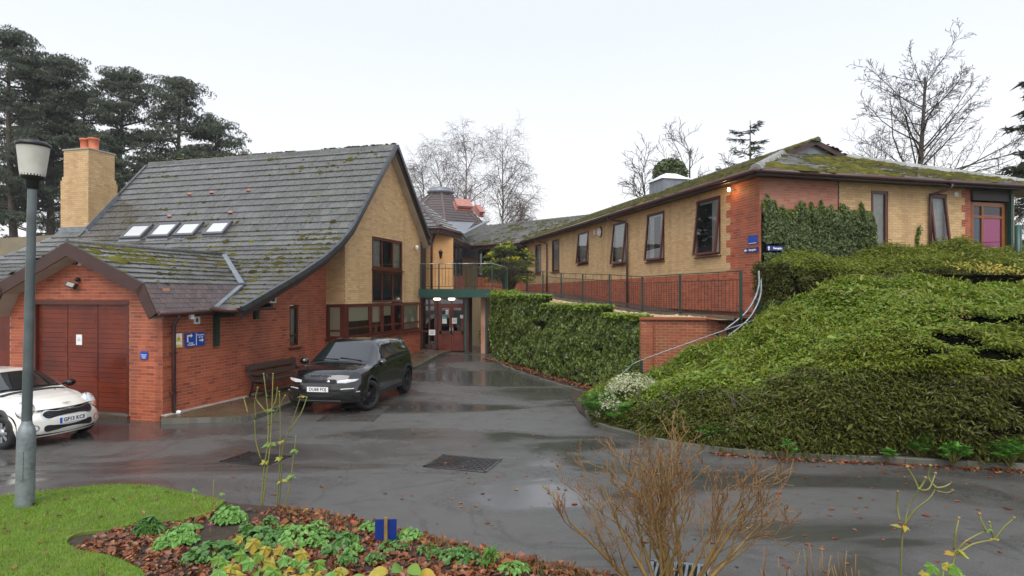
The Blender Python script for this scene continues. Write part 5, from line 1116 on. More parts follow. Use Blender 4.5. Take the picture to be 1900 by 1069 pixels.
# ivy covered wall
IVY = thing('ivy_wall', 'dense green ivy completely covering the low retaining wall', 'ivy', (1.3, 20.1, 0))
b = MB()
for t0, t1 in ((0, .42), (.42, .80), (.80, 1)):
    p, q = W0 + WD * WL * t0, W0 + WD * WL * t1; h = wtop((t0 + t1) / 2) - .05
    b.hexa([p, q, q - WN * .45, p - WN * .45] + [v - WN * .1 + UP * h for v in (p, q)] + [v - WN * .45 + UP * h for v in (q, p)])
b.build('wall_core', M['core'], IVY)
n = 46000; t = RNG.uniform(0, 1, n); hz = RNG.uniform(0, 1, n); tops = np.where(t < .42, 2.74, np.where(t < .80, 2.44, 2.2)); base = np.array([gz(0, 23.75 - 7.3 * tt) for tt in t]); zz = base + .06 + (tops - base - .03) * hz
lump = (vnoise(np.stack([t * 12, zz * 1.6], 1), 1.0, 5) - .5) * .20 + (vnoise(np.stack([t * 40, zz * 5], 1), 1.0, 8) - .5) * .14; P = np.array(W0)[None] + np.array(WD)[None] * (t * WL)[:, None] + np.array(WN)[None] * (.05 - hz * .11 + lump + RNG.uniform(-.05, .04, n))[:, None]; P[:, 2] = zz
bottom = hz < .12; P[bottom] += np.array(WN) * RNG.uniform(-.1, .05, (bottom.sum(), 1))
leaves('leaves', P, np.tile(np.array(WN) + [0, 0, .45], (n, 1)), np.tile([0, 0, -1.], (n, 1)), .078, M['ivy'], IVY, .85, .2, .5, .28, hexa=True)
n = 9000; t = RNG.uniform(0, 1, n); dep = RNG.uniform(-.05, .5, n); tops = np.where(t < .42, 2.74, np.where(t < .80, 2.44, 2.2)); P = np.array(W0)[None] + np.array(WD)[None] * (t * WL)[:, None] - np.array(WN)[None] * dep[:, None]; P[:, 2] = tops - .02 + RNG.uniform(-.08, .09, n)
leaves('top_leaves', P, np.tile([-.3, -.3, 1.], (n, 1)), RNG.normal(0, 1, (n, 3)), .085, M['privet'], IVY, .8, .2, .4, hexa=True)
b = MB()
for i in range(60):
    t = random.random(); p = W0 + WD * WL * t + WN * random.uniform(-.02, .1); b.tube([p + UP * gz(p.x, p.y), p + UP * (gz(p.x, p.y) + .2) + WD * random.uniform(-.06, .06), p + UP * (gz(p.x, p.y) + .42) - WN * .05], .012, 5)
b.build('stems', M['bark'], IVY)
n = 2500; P = np.array(W0)[None] + np.array(WD) * RNG.uniform(-.2, .35, (n, 1)) - np.array(WN) * RNG.uniform(-.1, 1.0, (n, 1)); r = RNG.normal(0, 1, (n, 3)); P = P + unit(r) * .25 * RNG.uniform(.5, 1, (n, 1)) + [0.15, -.35, 2.78]
t = thing('rounded_shrub', 'small bright green clipped shrub at the far end of ivy', 'shrub', (-.6, 23.5, 2.6)); leaves('foliage', P, r, r, .06, M['privet'], t, .7)
b = MB(); b.tube([W0 + UP * 2.4 - WN * .3, W0 + UP * 2.8 - WN * .3], .03, 5); b.build('stem', M['bark'], t)
# strip of soil and dead leaves between ivy and edging
n = 1500; t = RNG.uniform(0, 1, n); P = np.array(W0)[None] + np.array(WD)[None] * (t * WL)[:, None] + np.array(WN)[None] * RNG.uniform(.02, .42, (n, 1)); P[:, 2] = [gz(x, y) + .03 for x, y in P[:, :2]]
leaves('dead_leaves', P, np.tile([0, 0, 1.], (n, 1)), RNG.normal(0, 1, (n, 3)), .07, M['dead_leaf'], None, .7, .3, .4, kind='stuff', label='fallen brown leaves below the ivy wall', cat='leaves')

# ---------------------------------------------------------------- railings: posts, top rail, lower rail, every baluster its own part
def railing(name, label, pts, h, gap=.13, pw=.06, top_m=None, bal_top=.82, cat='railing', post_every=True, bal=True):
    c = pts[len(pts) // 2]; t = thing(name, label, cat, tuple(pts[0])); bm = None
    for p in pts: b = MB(); b.box(p + UP * (h / 2 + .0), pw, pw, h); b.build('post', M['green_rail'], t)
    for p, q in zip(pts[:-1], pts[1:]):
        b = MB(); b.tube([p + UP * h, q + UP * h], .016, 6); b.build('top_rail', top_m or M['green_rail'], t)
        for z in (.10, h * bal_top): b = MB(); b.bar(p + UP * z, q + UP * z, .012, .022); b.build('rail', M['green_rail'], t)
        n = int((q - p).length / gap)
        for i in range(1, n):
            a = p.lerp(q, i / n)
            if bm is None: m_ = MB(); m_.tube([(0, 0, 0), (0, 0, 1)], .0075, 4, False, False); bm = m_.mesh('baluster')
            link('baluster', bm, M['green_rail'], t, Matrix.Translation(a + UP * .10) @ Matrix.Diagonal((1, 1, (h if i % max(2, n // 3) == 0 else h * bal_top) - .10, 1)))
    return t
FS = [-1.59, 1.33, 3.75, 6.43, 9.2, 11.93, 14.73, 17.58]
fp = [RP(s, 1.72, interp(ZW, s) - .02) for s in FS]; fp[0].z = 2.18
railing('ramp_railing', 'green metal railing along the ramp beside the long building', fp, 1.21, .16)
dp = [d0 + UP * 3.03 + dd * .05 + dn * .05] + [d0.lerp(d1, f) + UP * 3.03 + dn * .05 for f in (.27, .5, .75, 1.0)]
ex = [Vector((-.2, 26.6, 2.96)), RP(15.6, 3.6, 2.93), RP(17.58, 1.72, 2.92)]
railing('deck_railing', 'green metal railing round the deck above the entrance', dp + ex, 1.02, .13, .05, M['steel_rail'])
# curved galvanised stair rail at the ramp end
cr = smooth_line([at(1408, 503, 15.6), at(1408, 530, 15.5), at(1400, 555, 15.4), at(1382, 582, 15.3), at(1345, 612, 15.2)], 8)
SR = thing('stair_rail', 'curved galvanised double stair rail at the end of the ramp', 'handrail', (6.1, 15.5, 2.0))
for off in (0, .20): b = MB(); b.tube([p - UP * off * .9 + Vector((off * .3, .1 * off, 0)) for p in cr], .024, 8); b.build('rail', M['galv'], SR)
for i, hgt in ((4, 1.0), (16, .8), (26, .6)): b = MB(); p = cr[min(i, len(cr) - 1)]; b.box(p - UP * hgt / 2 + Vector((.05, .06, 0)), .05, .05, hgt); b.build('post', M['green_rail'], SR)
hr = smooth_line([at(1150, 697, 15.0), at(1166, 684, 15.0), at(1190, 668.5, 14.95), at(1330, 618, 14.9), at(1480, 566, 14.8), at(1530, 546, 14.8)], 8)
HRL = thing('hedge_handrail', 'thin steel handrail sloping up along the top of hedge', 'handrail', (3.2, 15, .2)); b = MB(); b.tube(hr, .012, 7); b.build('rail', M['galv'], HRL); b = MB(); b.tube([p - UP * .32 for p in hr[6:]], .012, 6); b.build('lower_rail', M['green_rail'], HRL)
for u, v in ((1190, 668.5), (1330, 618), (1440, 580)): b = MB(); p = at(u, v, 14.95); b.box(p - UP * .55, .06, .06, 1.1); b.build('post', M['green_rail'], HRL)
# steel rail behind the hedge crest and post-and-mesh fence at far right
b = MB(); b.bar(at(1775, 529, 14.6), at(1990, 545, 14.2), .06, .10); o = b.build('steel_rail', mat('teal_rail', (.05, .10, .11), .4), label='blue grey steel rail running between the two hedges', cat='rail')
FNC = thing('mesh_fence', 'dark green post and mesh fence at the end of building', 'fence', (17, 20, 3))
for (u, v0, Y, w) in ((1889, 418, 18.0, .09), (1877, 452, 21.0, .06), (1935, 415, 17.0, .09)):
    p = at(u, v0, Y); b = MB(); b.tube([Vector((p.x, p.y, 2.6)), p], w, 8); b.build('post', M['green_paint'], FNC)
for i in range(5): b = MB(); z = 3.2 + i * .33; p, q = at(1877, 452, 21.0), at(1960, 415, 16.0); b.tube([Vector((p.x, p.y, z)), Vector((q.x, q.y, z))], .012, 5); b.build('wire', M['green_paint'], FNC)
# ================================================================ HEDGES AND SHRUBS
def scatter_grid(Gd, n):
    """random points with normals on a grid surface (r,c,3)"""
    A, B, C_, D_ = Gd[:-1, :-1], Gd[1:, :-1], Gd[1:, 1:], Gd[:-1, 1:]; nr = np.cross(B - A + C_ - D_, D_ - A + C_ - B); ar = np.linalg.norm(nr, axis=2); w = (ar / ar.sum()).ravel(); i = RNG.choice(len(w), n, p=w); r, c = np.unravel_index(i, ar.shape)
    u, v = RNG.uniform(0, 1, (n, 1)), RNG.uniform(0, 1, (n, 1)); p = (A[r, c] * (1 - u) + B[r, c] * u) * (1 - v) + (D_[r, c] * (1 - u) + C_[r, c] * u) * v
    return p, unit(nr[r, c]), (r + u[:, 0]) / ar.shape[0], (c + v[:, 0]) / ar.shape[1]
def fans(cent, nrm, k, spread, ln, droop=.15):
    """juniper-like shelves: k sprays fanning outwards from each centre"""
    n = len(cent); out = nrm.copy(); out[:, 2] *= .25; out = unit(out + RNG.normal(0, .25, (n, 3)) * [1, 1, .4]); sd = np.cross(out, [0, 0, 1.]); sd = unit(sd)
    a = RNG.uniform(-1.25, 1.25, (n, k, 1)); r = RNG.uniform(.05, 1, (n, k, 1)) ** .7 * spread; d = out[:, None] * np.cos(a) + sd[:, None] * np.sin(a)
    p = cent[:, None] + d * r + np.array([0, 0, 1.]) * (RNG.normal(0, .035, (n, k, 1)) - droop * r * r / spread); t = d + RNG.normal(0, .25, (n, k, 3)) + [0, 0, .12]
    nn = np.tile(np.array([0, 0, 1.]), (n, k, 1)) + d * .3 + RNG.normal(0, .35, (n, k, 3))
    return p.reshape(-1, 3), nn.reshape(-1, 3), t.reshape(-1, 3)
def profile_grid(xs_, prof_fn): return np.array([[tuple(p) for p in prof_fn(x)] for x in xs_])
def mound_prof(x):
    yk = kerb_y(x) + .22; D = 3.6 if x > 4 else 1.6 + (x - 1.6) * .83; h = interp(HM, x); out = []
    for z in np.linspace(.05, .5, 7): out.append((x, yk + .02 + (z / .5) ** 2 * .07 * D * .9 - .10 * math.sin(math.pi * z / .5), h * z))
    for t in np.linspace(.085, 1, 15): out.append((x, yk + t * D, h * (.5 + .5 * (1 - (1 - t) ** 1.7))))
    out.append((x, yk + D * 1.08, h * .86)); out.append((x, yk + D * 1.12, h * .6)); return out
GM = profile_grid(np.arange(1.75, 15.1, .2), mound_prof)
MND = thing('mound_hedge', 'large spreading evergreen hedge mound covering the bank by kerb', 'hedge', (7, 10.6, .1))
lump = lambda p: (vnoise(p, .9, 3) - .5) * .46 + (vnoise(p, 2.2, 4) - .5) * .26 + (vnoise(p, 6.0, 6) - .5) * .10
nr_all = None
p, nn, ru, cu = scatter_grid(GM, 10)
core = GM.copy(); gn = np.zeros_like(core); gn[1:-1, 1:-1] = unit(np.cross(core[2:, 1:-1] - core[:-2, 1:-1], core[1:-1, 2:] - core[1:-1, :-2])); gn[0], gn[-1] = gn[1], gn[-2]; gn[:, 0], gn[:, -1] = gn[:, 1], gn[:, -2]
if gn[20, 12, 2] < 0: gn = -gn; FL = -1
else: FL = 1
core = core - gn * .20; k0, k1 = core.shape[:2]; idx = np.arange(k0 * k1).reshape(k0, k1); ff = np.stack([idx[:-1, :-1], idx[1:, :-1], idx[1:, 1:], idx[:-1, 1:]], -1).reshape(-1, 4)
cd = core.reshape(-1, 3); cd = cd + gn.reshape(-1, 3) * lump(cd)[:, None]; cd[:, 2] = np.maximum(cd[:, 2], .03)
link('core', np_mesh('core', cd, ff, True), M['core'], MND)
def hole(p): return (vnoise(p * [1, 1, 1.6], .75, 9) * .6 + vnoise(p * [1, 1, 2.], 2.2, 10) * .4) - .25 * np.clip((8.3 - p[:, 0]) / 2, 0, 1)
def to_px(p): return CX + p[:, 0] / p[:, 1] * FPX, HY - (p[:, 2] - HC) / p[:, 1] * FPX
ps, _, _, _ = scatter_grid(GM, 30000); pu, pv_ = to_px(ps); HOL = []
for (u, v, rx, rz) in ((1745, 622, .50, .12), (1705, 642, .20, .06), (1835, 655, .40, .09), (1888, 740, .40, .12), (1860, 805, .45, .09)):
    k_ = np.where((abs(pu - u) < 14) & (abs(pv_ - v) < 9))[0]
    if len(k_): c_ = ps[k_[np.argmin(ps[k_, 1])]]; HOL.append((c_, np.array([rx, .55, rz])))
def hollow(p):
    m_ = np.zeros(len(p), bool); nz = (vnoise(p, 5.0, 33) - .5) * 2.0
    for c_, r_ in HOL: m_ |= (((p - c_) / r_) ** 2).sum(1) + nz < 1
    return m_
# upper part: glossy broad leaves
p, nn, ru, cu = scatter_grid(GM, 260000); nn = nn * FL; p = p + nn * (lump(p) + RNG.uniform(-.10, .04, len(p)))[:, None]; hv = hole(p); right = np.clip((p[:, 0] - 8.6) / 3.0, 0, 1)
hf = cu; keep = (hf > .30 + .22 * right + RNG.normal(0, .06, len(p))) & (hv < .70 - .12 * right) & (p[:, 2] > .1) & ~hollow(p)
leaves('broad_leaves', p[keep], nn[keep] + [0, 0, .5], nn[keep] * .3 + RNG.normal(0, .5, (keep.sum(), 3)) + [0, 0, .35], .058, M['privet'], MND, .55, .25, .6, .35, hexa=True)
p, nn, ru, cu = scatter_grid(GM, 16000); nn = nn * FL; p = p + nn * (lump(p) + RNG.uniform(.03, .13, len(p)))[:, None]; keep = (cu > .42) & ~hollow(p) & (vnoise(p, 1.7, 51) > .45)
leaves('young_shoots', p[keep], nn[keep] * .4 + RNG.normal(0, .5, (keep.sum(), 3)), nn[keep] + [0, 0, .8], .062, M['juniper_bright'], MND, .45, .2, .3, .4, hexa=True)
p, nn, ru, cu = scatter_grid(GM, 16000); nn = nn * FL; p = p + nn * lump(p)[:, None]; keep = (vnoise(p * [1, 1, 1.5], 1.4, 61) > .70) & (cu < .8) & (p[:, 2] > .15)
leaves('dead_sprays', p[keep], nn[keep], nn[keep] + RNG.normal(0, .6, (keep.sum(), 3)), .07, M['stalk'], MND, .3, .2, .4, .4)
# lower part and right end: shelves of juniper
p, nn, ru, cu = scatter_grid(GM, 15000); nn = nn * FL; p = p + nn * (lump(p) - .06)[:, None]; hl_ = hollow(p); right = np.clip((p[:, 0] - 8.6) / 3.0, 0, 1); keep = ((cu < .40 + .45 * right) | (RNG.uniform(0, 1, len(p)) < .05)) & (hole(p) < .68) & (p[:, 2] > .1) & ~hl_
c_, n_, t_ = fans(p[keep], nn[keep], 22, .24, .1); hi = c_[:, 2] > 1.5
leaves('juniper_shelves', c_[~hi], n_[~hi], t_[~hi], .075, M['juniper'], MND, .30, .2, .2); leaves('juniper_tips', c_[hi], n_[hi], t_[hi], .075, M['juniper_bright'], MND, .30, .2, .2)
p, nn, ru, cu = scatter_grid(GM, 42000); nn = nn * FL; p = p + nn * (lump(p) - .1)[:, None]; keep = (cu < .5) & (p[:, 2] > .08) & (hole(p) < .66) & ~hollow(p)
leaves('inner_sprays', p[keep], nn[keep], nn[keep] + RNG.normal(0, .6, (keep.sum(), 3)), .08, M['juniper'], MND, .3, .2, .5)
b = MB()
for i in range(40):
    x = random.uniform(2.5, 11); y = kerb_y(x) + .9; b.tube([(x, y, .1), (x + random.uniform(-.2, .2), y - .2, .5), (x + random.uniform(-.5, .5), y - .3, 1.0)], [.03, .02, .01], 5)
b.build('stems', M['bark'], MND)
# variegated shrub at the left tip
VS = thing('variegated_shrub', 'cream variegated shrub at the tip of hedge beside ivy', 'shrub', (2.35, 13.3, 0)); r = RNG.normal(0, 1, (5200, 3)); r = unit(r); q = r * RNG.uniform(.55, 1, (5200, 1)) * [.62, .5, .40] + [2.62, 13.25, .72]; q2 = unit(RNG.normal(0, 1, (2600, 3))) * RNG.uniform(.5, 1, (2600, 1)) * [.42, .35, .30] + [2.05, 13.05, .42]
q = np.concatenate([q, q2]); ok = (q[:, 2] > .06) & (vnoise(q, 3.0, 15) < .66); q = q[ok]; rr = unit(q - [2.45, 13.3, .4]); leaves('foliage', q, rr + [0, -.3, .4], rr, .042, M['variegated'], VS, .6, .2, .5)
b = MB()
for i in range(12): a = random.uniform(0, 6.28); b.tube([(2.4, 13.2, 0), (2.4 + .3 * math.cos(a), 13.2 + .25 * math.sin(a), .45), (2.4 + .5 * math.cos(a), 13.2 + .4 * math.sin(a), .8)], [.02, .014, .006], 5)
b.build('stems', M['bark'], VS)
# juniper hedge row in front of the right building
def row_prof(t):
    k = 0 if t < 2.4 else min(1, (t - 2.4) / 1.5); w = .12 * math.sin(t * 2.3)
    return [RF(t, .15, 3.62 + .42 * k), RF(t, .6, 3.66 + .46 * k + w), RF(t, 1.1, 3.66 + .34 * k + w), RF(t, 1.6, 3.58 + .2 * k), RF(t, 2.0 + w, 3.46 + .1 * k), RF(t, 2.25 + w, 3.15), RF(t, 2.3 + w, 2.8), RF(t, 2.2, 2.3)] if t > .2 else [RF(t, .9, 2.9), RF(t, .95, 3.5), RF(t, 1.2, 3.62), RF(t, 1.5, 3.6), RF(t, 1.8, 3.5), RF(t, 2.0, 3.2), RF(t, 2.05, 2.8), RF(t, 2.0, 2.2)]
GJ = profile_grid(np.arange(-.62, 16, .2), row_prof); GJ[0, :, :2] += np.array(D4)[:2] * .15
JH = thing('juniper_hedge', 'long low juniper hedge in front of the long building', 'hedge', tuple(RF(4, 1.5, 2.6)))
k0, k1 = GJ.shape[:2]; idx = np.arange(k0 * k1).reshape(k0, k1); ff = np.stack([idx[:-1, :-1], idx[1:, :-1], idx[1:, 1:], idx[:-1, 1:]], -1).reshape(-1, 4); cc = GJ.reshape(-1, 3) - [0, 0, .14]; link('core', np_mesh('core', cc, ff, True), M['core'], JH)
p, nn, ru, cu = scatter_grid(GJ, 6800); sg = 1 if nn[np.argmin(np.abs(cu - .3))][2] > 0 else -1; nn = nn * sg; nn[:, 1] -= .2; p = p + nn * ((vnoise(p, 1.3, 21) - .5) * .3)[:, None]; ok = hole(p) < .66; p, nn, cu = p[ok], nn[ok], cu[ok]
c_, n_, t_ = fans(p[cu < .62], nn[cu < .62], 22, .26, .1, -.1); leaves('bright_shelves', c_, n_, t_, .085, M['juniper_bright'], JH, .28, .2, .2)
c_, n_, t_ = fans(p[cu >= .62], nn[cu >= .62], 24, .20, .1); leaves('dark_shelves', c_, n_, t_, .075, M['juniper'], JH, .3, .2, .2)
p, nn, ru, cu = scatter_grid(GJ, 26000); nn = nn * sg; p = p + nn * RNG.uniform(-.18, .02, (len(p), 1)); leaves('inner_sprays', p, nn, nn + RNG.normal(0, .6, (len(p), 3)), .085, M['juniper'], JH, .3, .2, .5)
n = 420; p = np.array([tuple(RF(-.66, bb, zz)) for bb, zz in zip(RNG.uniform(.85, 2.05, n), RNG.uniform(2.1, 3.62, n))]); c_, n_, t_ = fans(p, np.tile(np.array(-D4) + [0, -.3, .2], (n, 1)), 22, .2, .1); leaves('end_shelves', c_, n_, t_, .08, M['juniper'], JH, .3, .2, .3)
b = MB()
for i in range(24): q = RF(i * .5, 1.4, 2.5); b.tube([q, q + Vector((.1, -.2, .7))], [.04, .02], 5)
b.build('stems', M['bark'], JH)
YF = thing('yellow_shrub', 'low shrub of bright yellow leaves beside the juniper hedge', 'shrub', tuple(at(1840, 500, 14.9) - UP * .5)); c = at(1840, 499, 14.9); n = 420; q = np.array(c) + RNG.normal(0, 1, (n, 3)) * [.42, .2, .07]; q[:, 2] -= (q[:, 0] - c.x) * .12; leaves('foliage', q, np.tile([0, -.5, 1.], (n, 1)), RNG.normal(0, 1, (n, 3)), .06, M['yellow_leaf'], YF, .6)
b = MB(); b.tube([c - UP * .5, c], .015, 5); b.build('stem', M['bark'], YF)
# ivy climbing on the front wall
WI = thing('wall_ivy', 'dark ivy climbing the red brick front wall beside window', 'ivy', tuple(RF(1.9, .1, 3.3))); n = 21000; t = RNG.uniform(.02, 3.82, n); z = RNG.uniform(3.45, 5.65, n)
wisp = 5.27 + .02 * np.sin(t * 4.3) + .08 * (vnoise(np.stack([t, t * 0], 1), 3.2, 41) - .5) + .26 * np.clip(vnoise(np.stack([t, t * 0], 1), 8.5, 42) - .55, 0, 1) * 2; wisp = np.where(t < .5, wisp + .12, wisp); edge = 3.80 - .22 * np.clip((4.3 - z), 0, 1); ok = (z < wisp) & (t < edge) & ~((t < .62) & (z < 4.25) & (z > 3.95))
ok &= (RNG.uniform(0, 1, n) < np.clip((wisp - z) * 4 + .35, 0, 1)); t, z = t[ok], z[ok]; up = np.clip((wisp[ok] - z) * 2.2, 0, 1); off = .06 + .16 * up * vnoise(np.stack([t, z], 1), 1.6, 43) + RNG.uniform(-.03, .04, len(t))
P = np.array(CRR)[None] + np.outer(t, np.array(D4)) + np.outer(off, np.array(N4)); P[:, 2] = z; lo = up > .45
leaves('leaves', P[lo], np.tile(np.array(N4) + [0, 0, .4], (lo.sum(), 1)), np.tile([0, 0, -1.], (lo.sum(), 1)), .075, M['ivy_dark'], WI, .85, .2, .55, .28, hexa=True); leaves('young_shoots', P[~lo], np.tile(np.array(N4) + [0, 0, .4], ((~lo).sum(), 1)), np.tile([0, 0, -1.], ((~lo).sum(), 1)), .07, M['ivy'], WI, .8, .2, .4)
b = MB(); b.box(RF(1.9, .03, 4.35), 3.7, .05, 1.5, D4, N4); b.build('stem_mat', M['core'], WI)
CI = thing('wall_creeper', 'thin ivy shoot climbing the buff wall beside downpipe', 'ivy', tuple(RF(5.55, .05, 3.6))); n = 260; z = RNG.uniform(3.8, 4.85, n); P = np.array([tuple(RF(5.52 + .05 * math.sin(q * 4), .05, q)) for q in z]) + RNG.normal(0, .03, (n, 3)); leaves('leaves', P, np.tile(np.array(N4), (n, 1)), np.tile([0, 0, -1.], (n, 1)), .07, M['ivy'], CI); b = MB(); b.tube([RF(5.52, .03, 3.6), RF(5.5, .03, 4.8)], .01, 5); b.build('stem', M['bark'], CI)
# plants seeded along the kerb: whorls of narrow fresh green leaves
def spurge(c, label, n, r, h, m='spurge', group='fresh green plants along the right kerb'):
    t = thing('spurge_plant', label, 'plant', tuple(c), group); P, N_, T_ = [], [], []; b = MB()
    for i in range(n):
        a = random.uniform(0, 6.28); d = random.uniform(.1, 1) * r; tip = Vector((c.x + d * math.cos(a), c.y + d * math.sin(a) * .6, c.z + h * random.uniform(.5, 1) * (1.1 - .4 * d / r))); mid = Vector(c).lerp(tip, .55) + UP * .05; b.tube([c, mid, tip], [.008, .006, .004], 4)
        for k in range(26):
            f = (k + 1) / 26; q = mid.lerp(tip, f); az = k * 2.4; out = Vector((math.cos(az), math.sin(az), .45 + .5 * f)); q2 = q + out * .035; P.append(tuple(q2)); T_.append(tuple(out)); N_.append((-out.x * .3, -out.y * .3, 1))
    b.build('stems', M['stem'], t); leaves('leaves', np.array(P), np.array(N_), np.array(T_), .10, M[m], t, .28, .15, .15)
for (u, v, n, r, h, l) in ((1425, 838, 34, .42, .52, 'bushy bright green plant growing over the kerb below hedge'), (1462, 862, 5, .10, .3, 'single green sprig hanging over the kerb edge'), (1115, 792, 46, .42, .55, 'large fresh green plant at the left tip of hedge'), (1160, 800, 26, .35, .4, 'fresh green plant below the cream variegated shrub'), (1325, 833, 18, .30, .32, 'low green plant on the kerb behind bare shrub'), (1705, 858, 12, .26, .34, 'leggy green plant below the dark hedge hollow'), (1765, 868, 14, .24, .28, 'low green tuft in leaf drift at the kerb'), (1870, 872, 22, .36, .34, 'broad green plant on the kerb under the dark hedge end'), (1648, 862, 4, .1, .14, 'tiny green rosette on the kerb stone')):
    c = gp(u, v) + Vector((.0, -.04, .06)); spurge(c, l, int(n * 1.4), r * 1.25, h * 1.3, group=None)
n = 420; tt = RNG.uniform(3.5, 8.5, n); P = np.array([(x, kerb_y(x) - abs(RNG.normal(0, .09)) - .02, .012) for x in tt]); leaves('kerb_leaves', P, np.tile([0, 0, 1.], (n, 1)), RNG.normal(0, 1, (n, 3)), .07, M['dead_leaf'], None, .7, .3, .3, kind='stuff', label='drift of russet leaves in the gutter by the kerb', cat='leaves')
# mahonia by the deck
MH = thing('mahonia_bush', 'rounded mahonia bush with yellow flower spikes behind the railing', 'bush', (-.13, 29.0, 2.9)); P, N_, T_, FP, FT = [], [], [], [], []; b = MB(); c0 = Vector((-.13, 29.0, 2.9))
for i in range(75):
    v = Vector((random.gauss(0, 1), random.gauss(0, 1), random.gauss(.25, .9))).normalized(); v.z = max(v.z, -.5); tip = c0 + Vector((v.x * 1.02, v.y * .9, 1.22 + v.z * 1.0)); b.tube([c0 + Vector((v.x * .15, v.y * .15, 0)), c0 + Vector((v.x * .5, v.y * .5, .9 + v.z * .3)), tip], [.03, .02, .012], 5)
    for k in range(9):
        az = k * .7 + random.random(); d = Vector((math.cos(az), math.sin(az), .25)).normalized(); d = (d + v * .7).normalized(); s = d.cross(UP).normalized()
        for j in range(1, 8):
            q = tip + d * (.06 * j) - UP * .012 * j * j * .35
            for sg in (-1, 1): P.append(tuple(q + s * sg * .045)); T_.append(tuple(s * sg + d * .5)); N_.append((0, 0, 1))
    if v.z > .1 and random.random() < .75:
        for k in range(7):
            d = (v + Vector((random.gauss(0, .35), random.gauss(0, .35), .7))).normalized()
            for j in range(7): FP.append(tuple(tip + d * (.03 + .03 * j))); FT.append(tuple(Vector((random.gauss(0, 1), random.gauss(0, 1), .5))))
b.build('stems', M['bark'], MH); leaves('leaves', np.array(P), np.array(N_), np.array(T_), .095, M['mahonia'], MH, .45, .2, .3); leaves('flowers', np.array(FP), np.array(FT), np.array(FT), .045, M['mahonia_flower'], MH, .9)
# small shrubs behind railings and under the deck
for (c, r, m, l) in ((Vector((-.75, 25.9, .4)), .7, 'ivy_dark', 'dark evergreen shrub in the shade under the deck'), (Vector((6.6, 15.35, 2.1)), .32, 'ivy', 'small leafy shrub at the foot of curved stair rail')):
    t = thing('evergreen_shrub', l, 'shrub', tuple(c)); n = 1500; v = unit(RNG.normal(0, 1, (n, 3))); q = np.array(c) + v * RNG.uniform(.5, 1, (n, 1)) * r + [0, 0, r * .9]; leaves('foliage', q, v, v + [0, 0, -.3], .075, M[m], t, .6); b = MB(); b.tube([c, c + UP * r], [.03, .01], 5); b.build('stem', M['bark'], t)
# ================================================================ TREES
def branch_tree(name, label, base, height, spec, m_trunk, m_twig, seed, group=None):
    """bare tree. spec: trunk radius, split of levels: list of (count, length factor, angle, gravity), start fraction"""
    rg = random.Random(seed); t = thing(name, label, 'tree', tuple(base), group); tb, cb = MB(), MB()
    def grow(p, d, ln, r, lvl, n=6):
        pts = [Vector(p)]; dd = Vector(d); g = spec['grav'][min(lvl, len(spec['grav']) - 1)]; w = spec.get('wob', .12) if lvl else spec.get('wob0', .05)
        for i in range(n):
            dd = (dd + Vector((rg.gauss(0, w), rg.gauss(0, w), rg.gauss(0, w * .6) + g))).normalized(); pts.append(pts[-1] + dd * ln / n)
        rr = [max(spec['rmin'], r * (1 - .8 * i / n)) for i in range(n + 1)]; (tb if lvl <= spec['split'] else cb).tube(pts, rr, 7 if lvl == 0 else (5 if lvl <= 2 else 3), False)
        if lvl >= len(spec['cnt']): return
        k = spec['cnt'][lvl]
        for i in range(k):
            f = spec['from'][lvl] + (1 - spec['from'][lvl]) * (i + rg.random()) / k; f = min(f, .98); j = min(int(f * n), n - 1); q = pts[j].lerp(pts[j + 1], f * n - j); ax = (pts[j + 1] - pts[j]).normalized()
            az = rg.uniform(0, 6.283); s = ax.orthogonal().normalized(); s = Matrix.Rotation(az, 3, ax) @ s; an = math.radians(spec['ang'][lvl] + rg.gauss(0, 9)); d2 = (ax * math.cos(an) + s * math.sin(an)).normalized()
            l2 = ln * spec['len'][lvl] * rg.uniform(.7, 1.15) * (1 - spec['taper'][lvl] * f); grow(q, d2, l2, max(spec['rmin'], rr[j] * spec.get('rf', .55)), lvl + 1, 5 if lvl == 0 else (4 if lvl < 3 else 3))
    lead = spec.get('leads')
    if lead:
        for L_ in lead: grow(Vector(base) + Vector((L_[0], 0, 0)), Vector(L_[1]).normalized(), height * L_[2], spec['r'] * L_[3], 0, 9)
    else: grow(base, (0, 0, 1), height, spec['r'], 0, 10)
    tb.build('trunk', m_trunk, t); cb.build('crown', m_twig, t); return t
big = dict(r=.27, rmin=.0085, split=1, cnt=[44, 8, 5, 3], **{'from': [.30, .15, .15, .2]}, ang=[60, 36, 40, 40], len=[.60, .38, .45, .5], taper=[.66, .4, .3, .2], grav=[.0, .05, .03, .02], wob=.09, wob0=.03, rf=.36)
branch_tree('bare_tree', 'tall bare deciduous tree with wide arching branches behind right roof', (20.8, 32, 1), 13.3, big, M['bark'], M['twig'], 3)
tw = dict(r=.16, rmin=.010, split=0, cnt=[26, 7, 5], **{'from': [.25, .1, .15]}, ang=[40, 38, 38], len=[.45, .45, .5], taper=[.5, .3, .2], grav=[.0, .05, .03], wob=.14)
for i, (u, Y, h, l) in enumerate(((1575, 44, 10.2, 'twiggy grey bare tree just right of the roof gablet'), (1640, 47, 13.2, 'dense twiggy bare tree behind the tall bare tree'), (1745, 42, 8.8, 'low twiggy bare tree above the right hip'), (1840, 40, 8.2, 'low twiggy bare tree beside the drooping conifer'), (1900, 30, 6.4, 'low bare thicket tree at the end of building'))):
    branch_tree('twiggy_tree', l, ((u - CX) / FPX * Y, Y, .5), h, tw, M['bark'], M['twig'], 20 + i, 'bare twiggy trees behind the right building')
bi = dict(r=.17, rmin=.009, split=0, cnt=[26, 11, 8], **{'from': [.32, .1, .1]}, ang=[34, 45, 60], len=[.30, .55, .55], taper=[.35, .3, .2], grav=[.0, -.04, -.16], wob=.10)
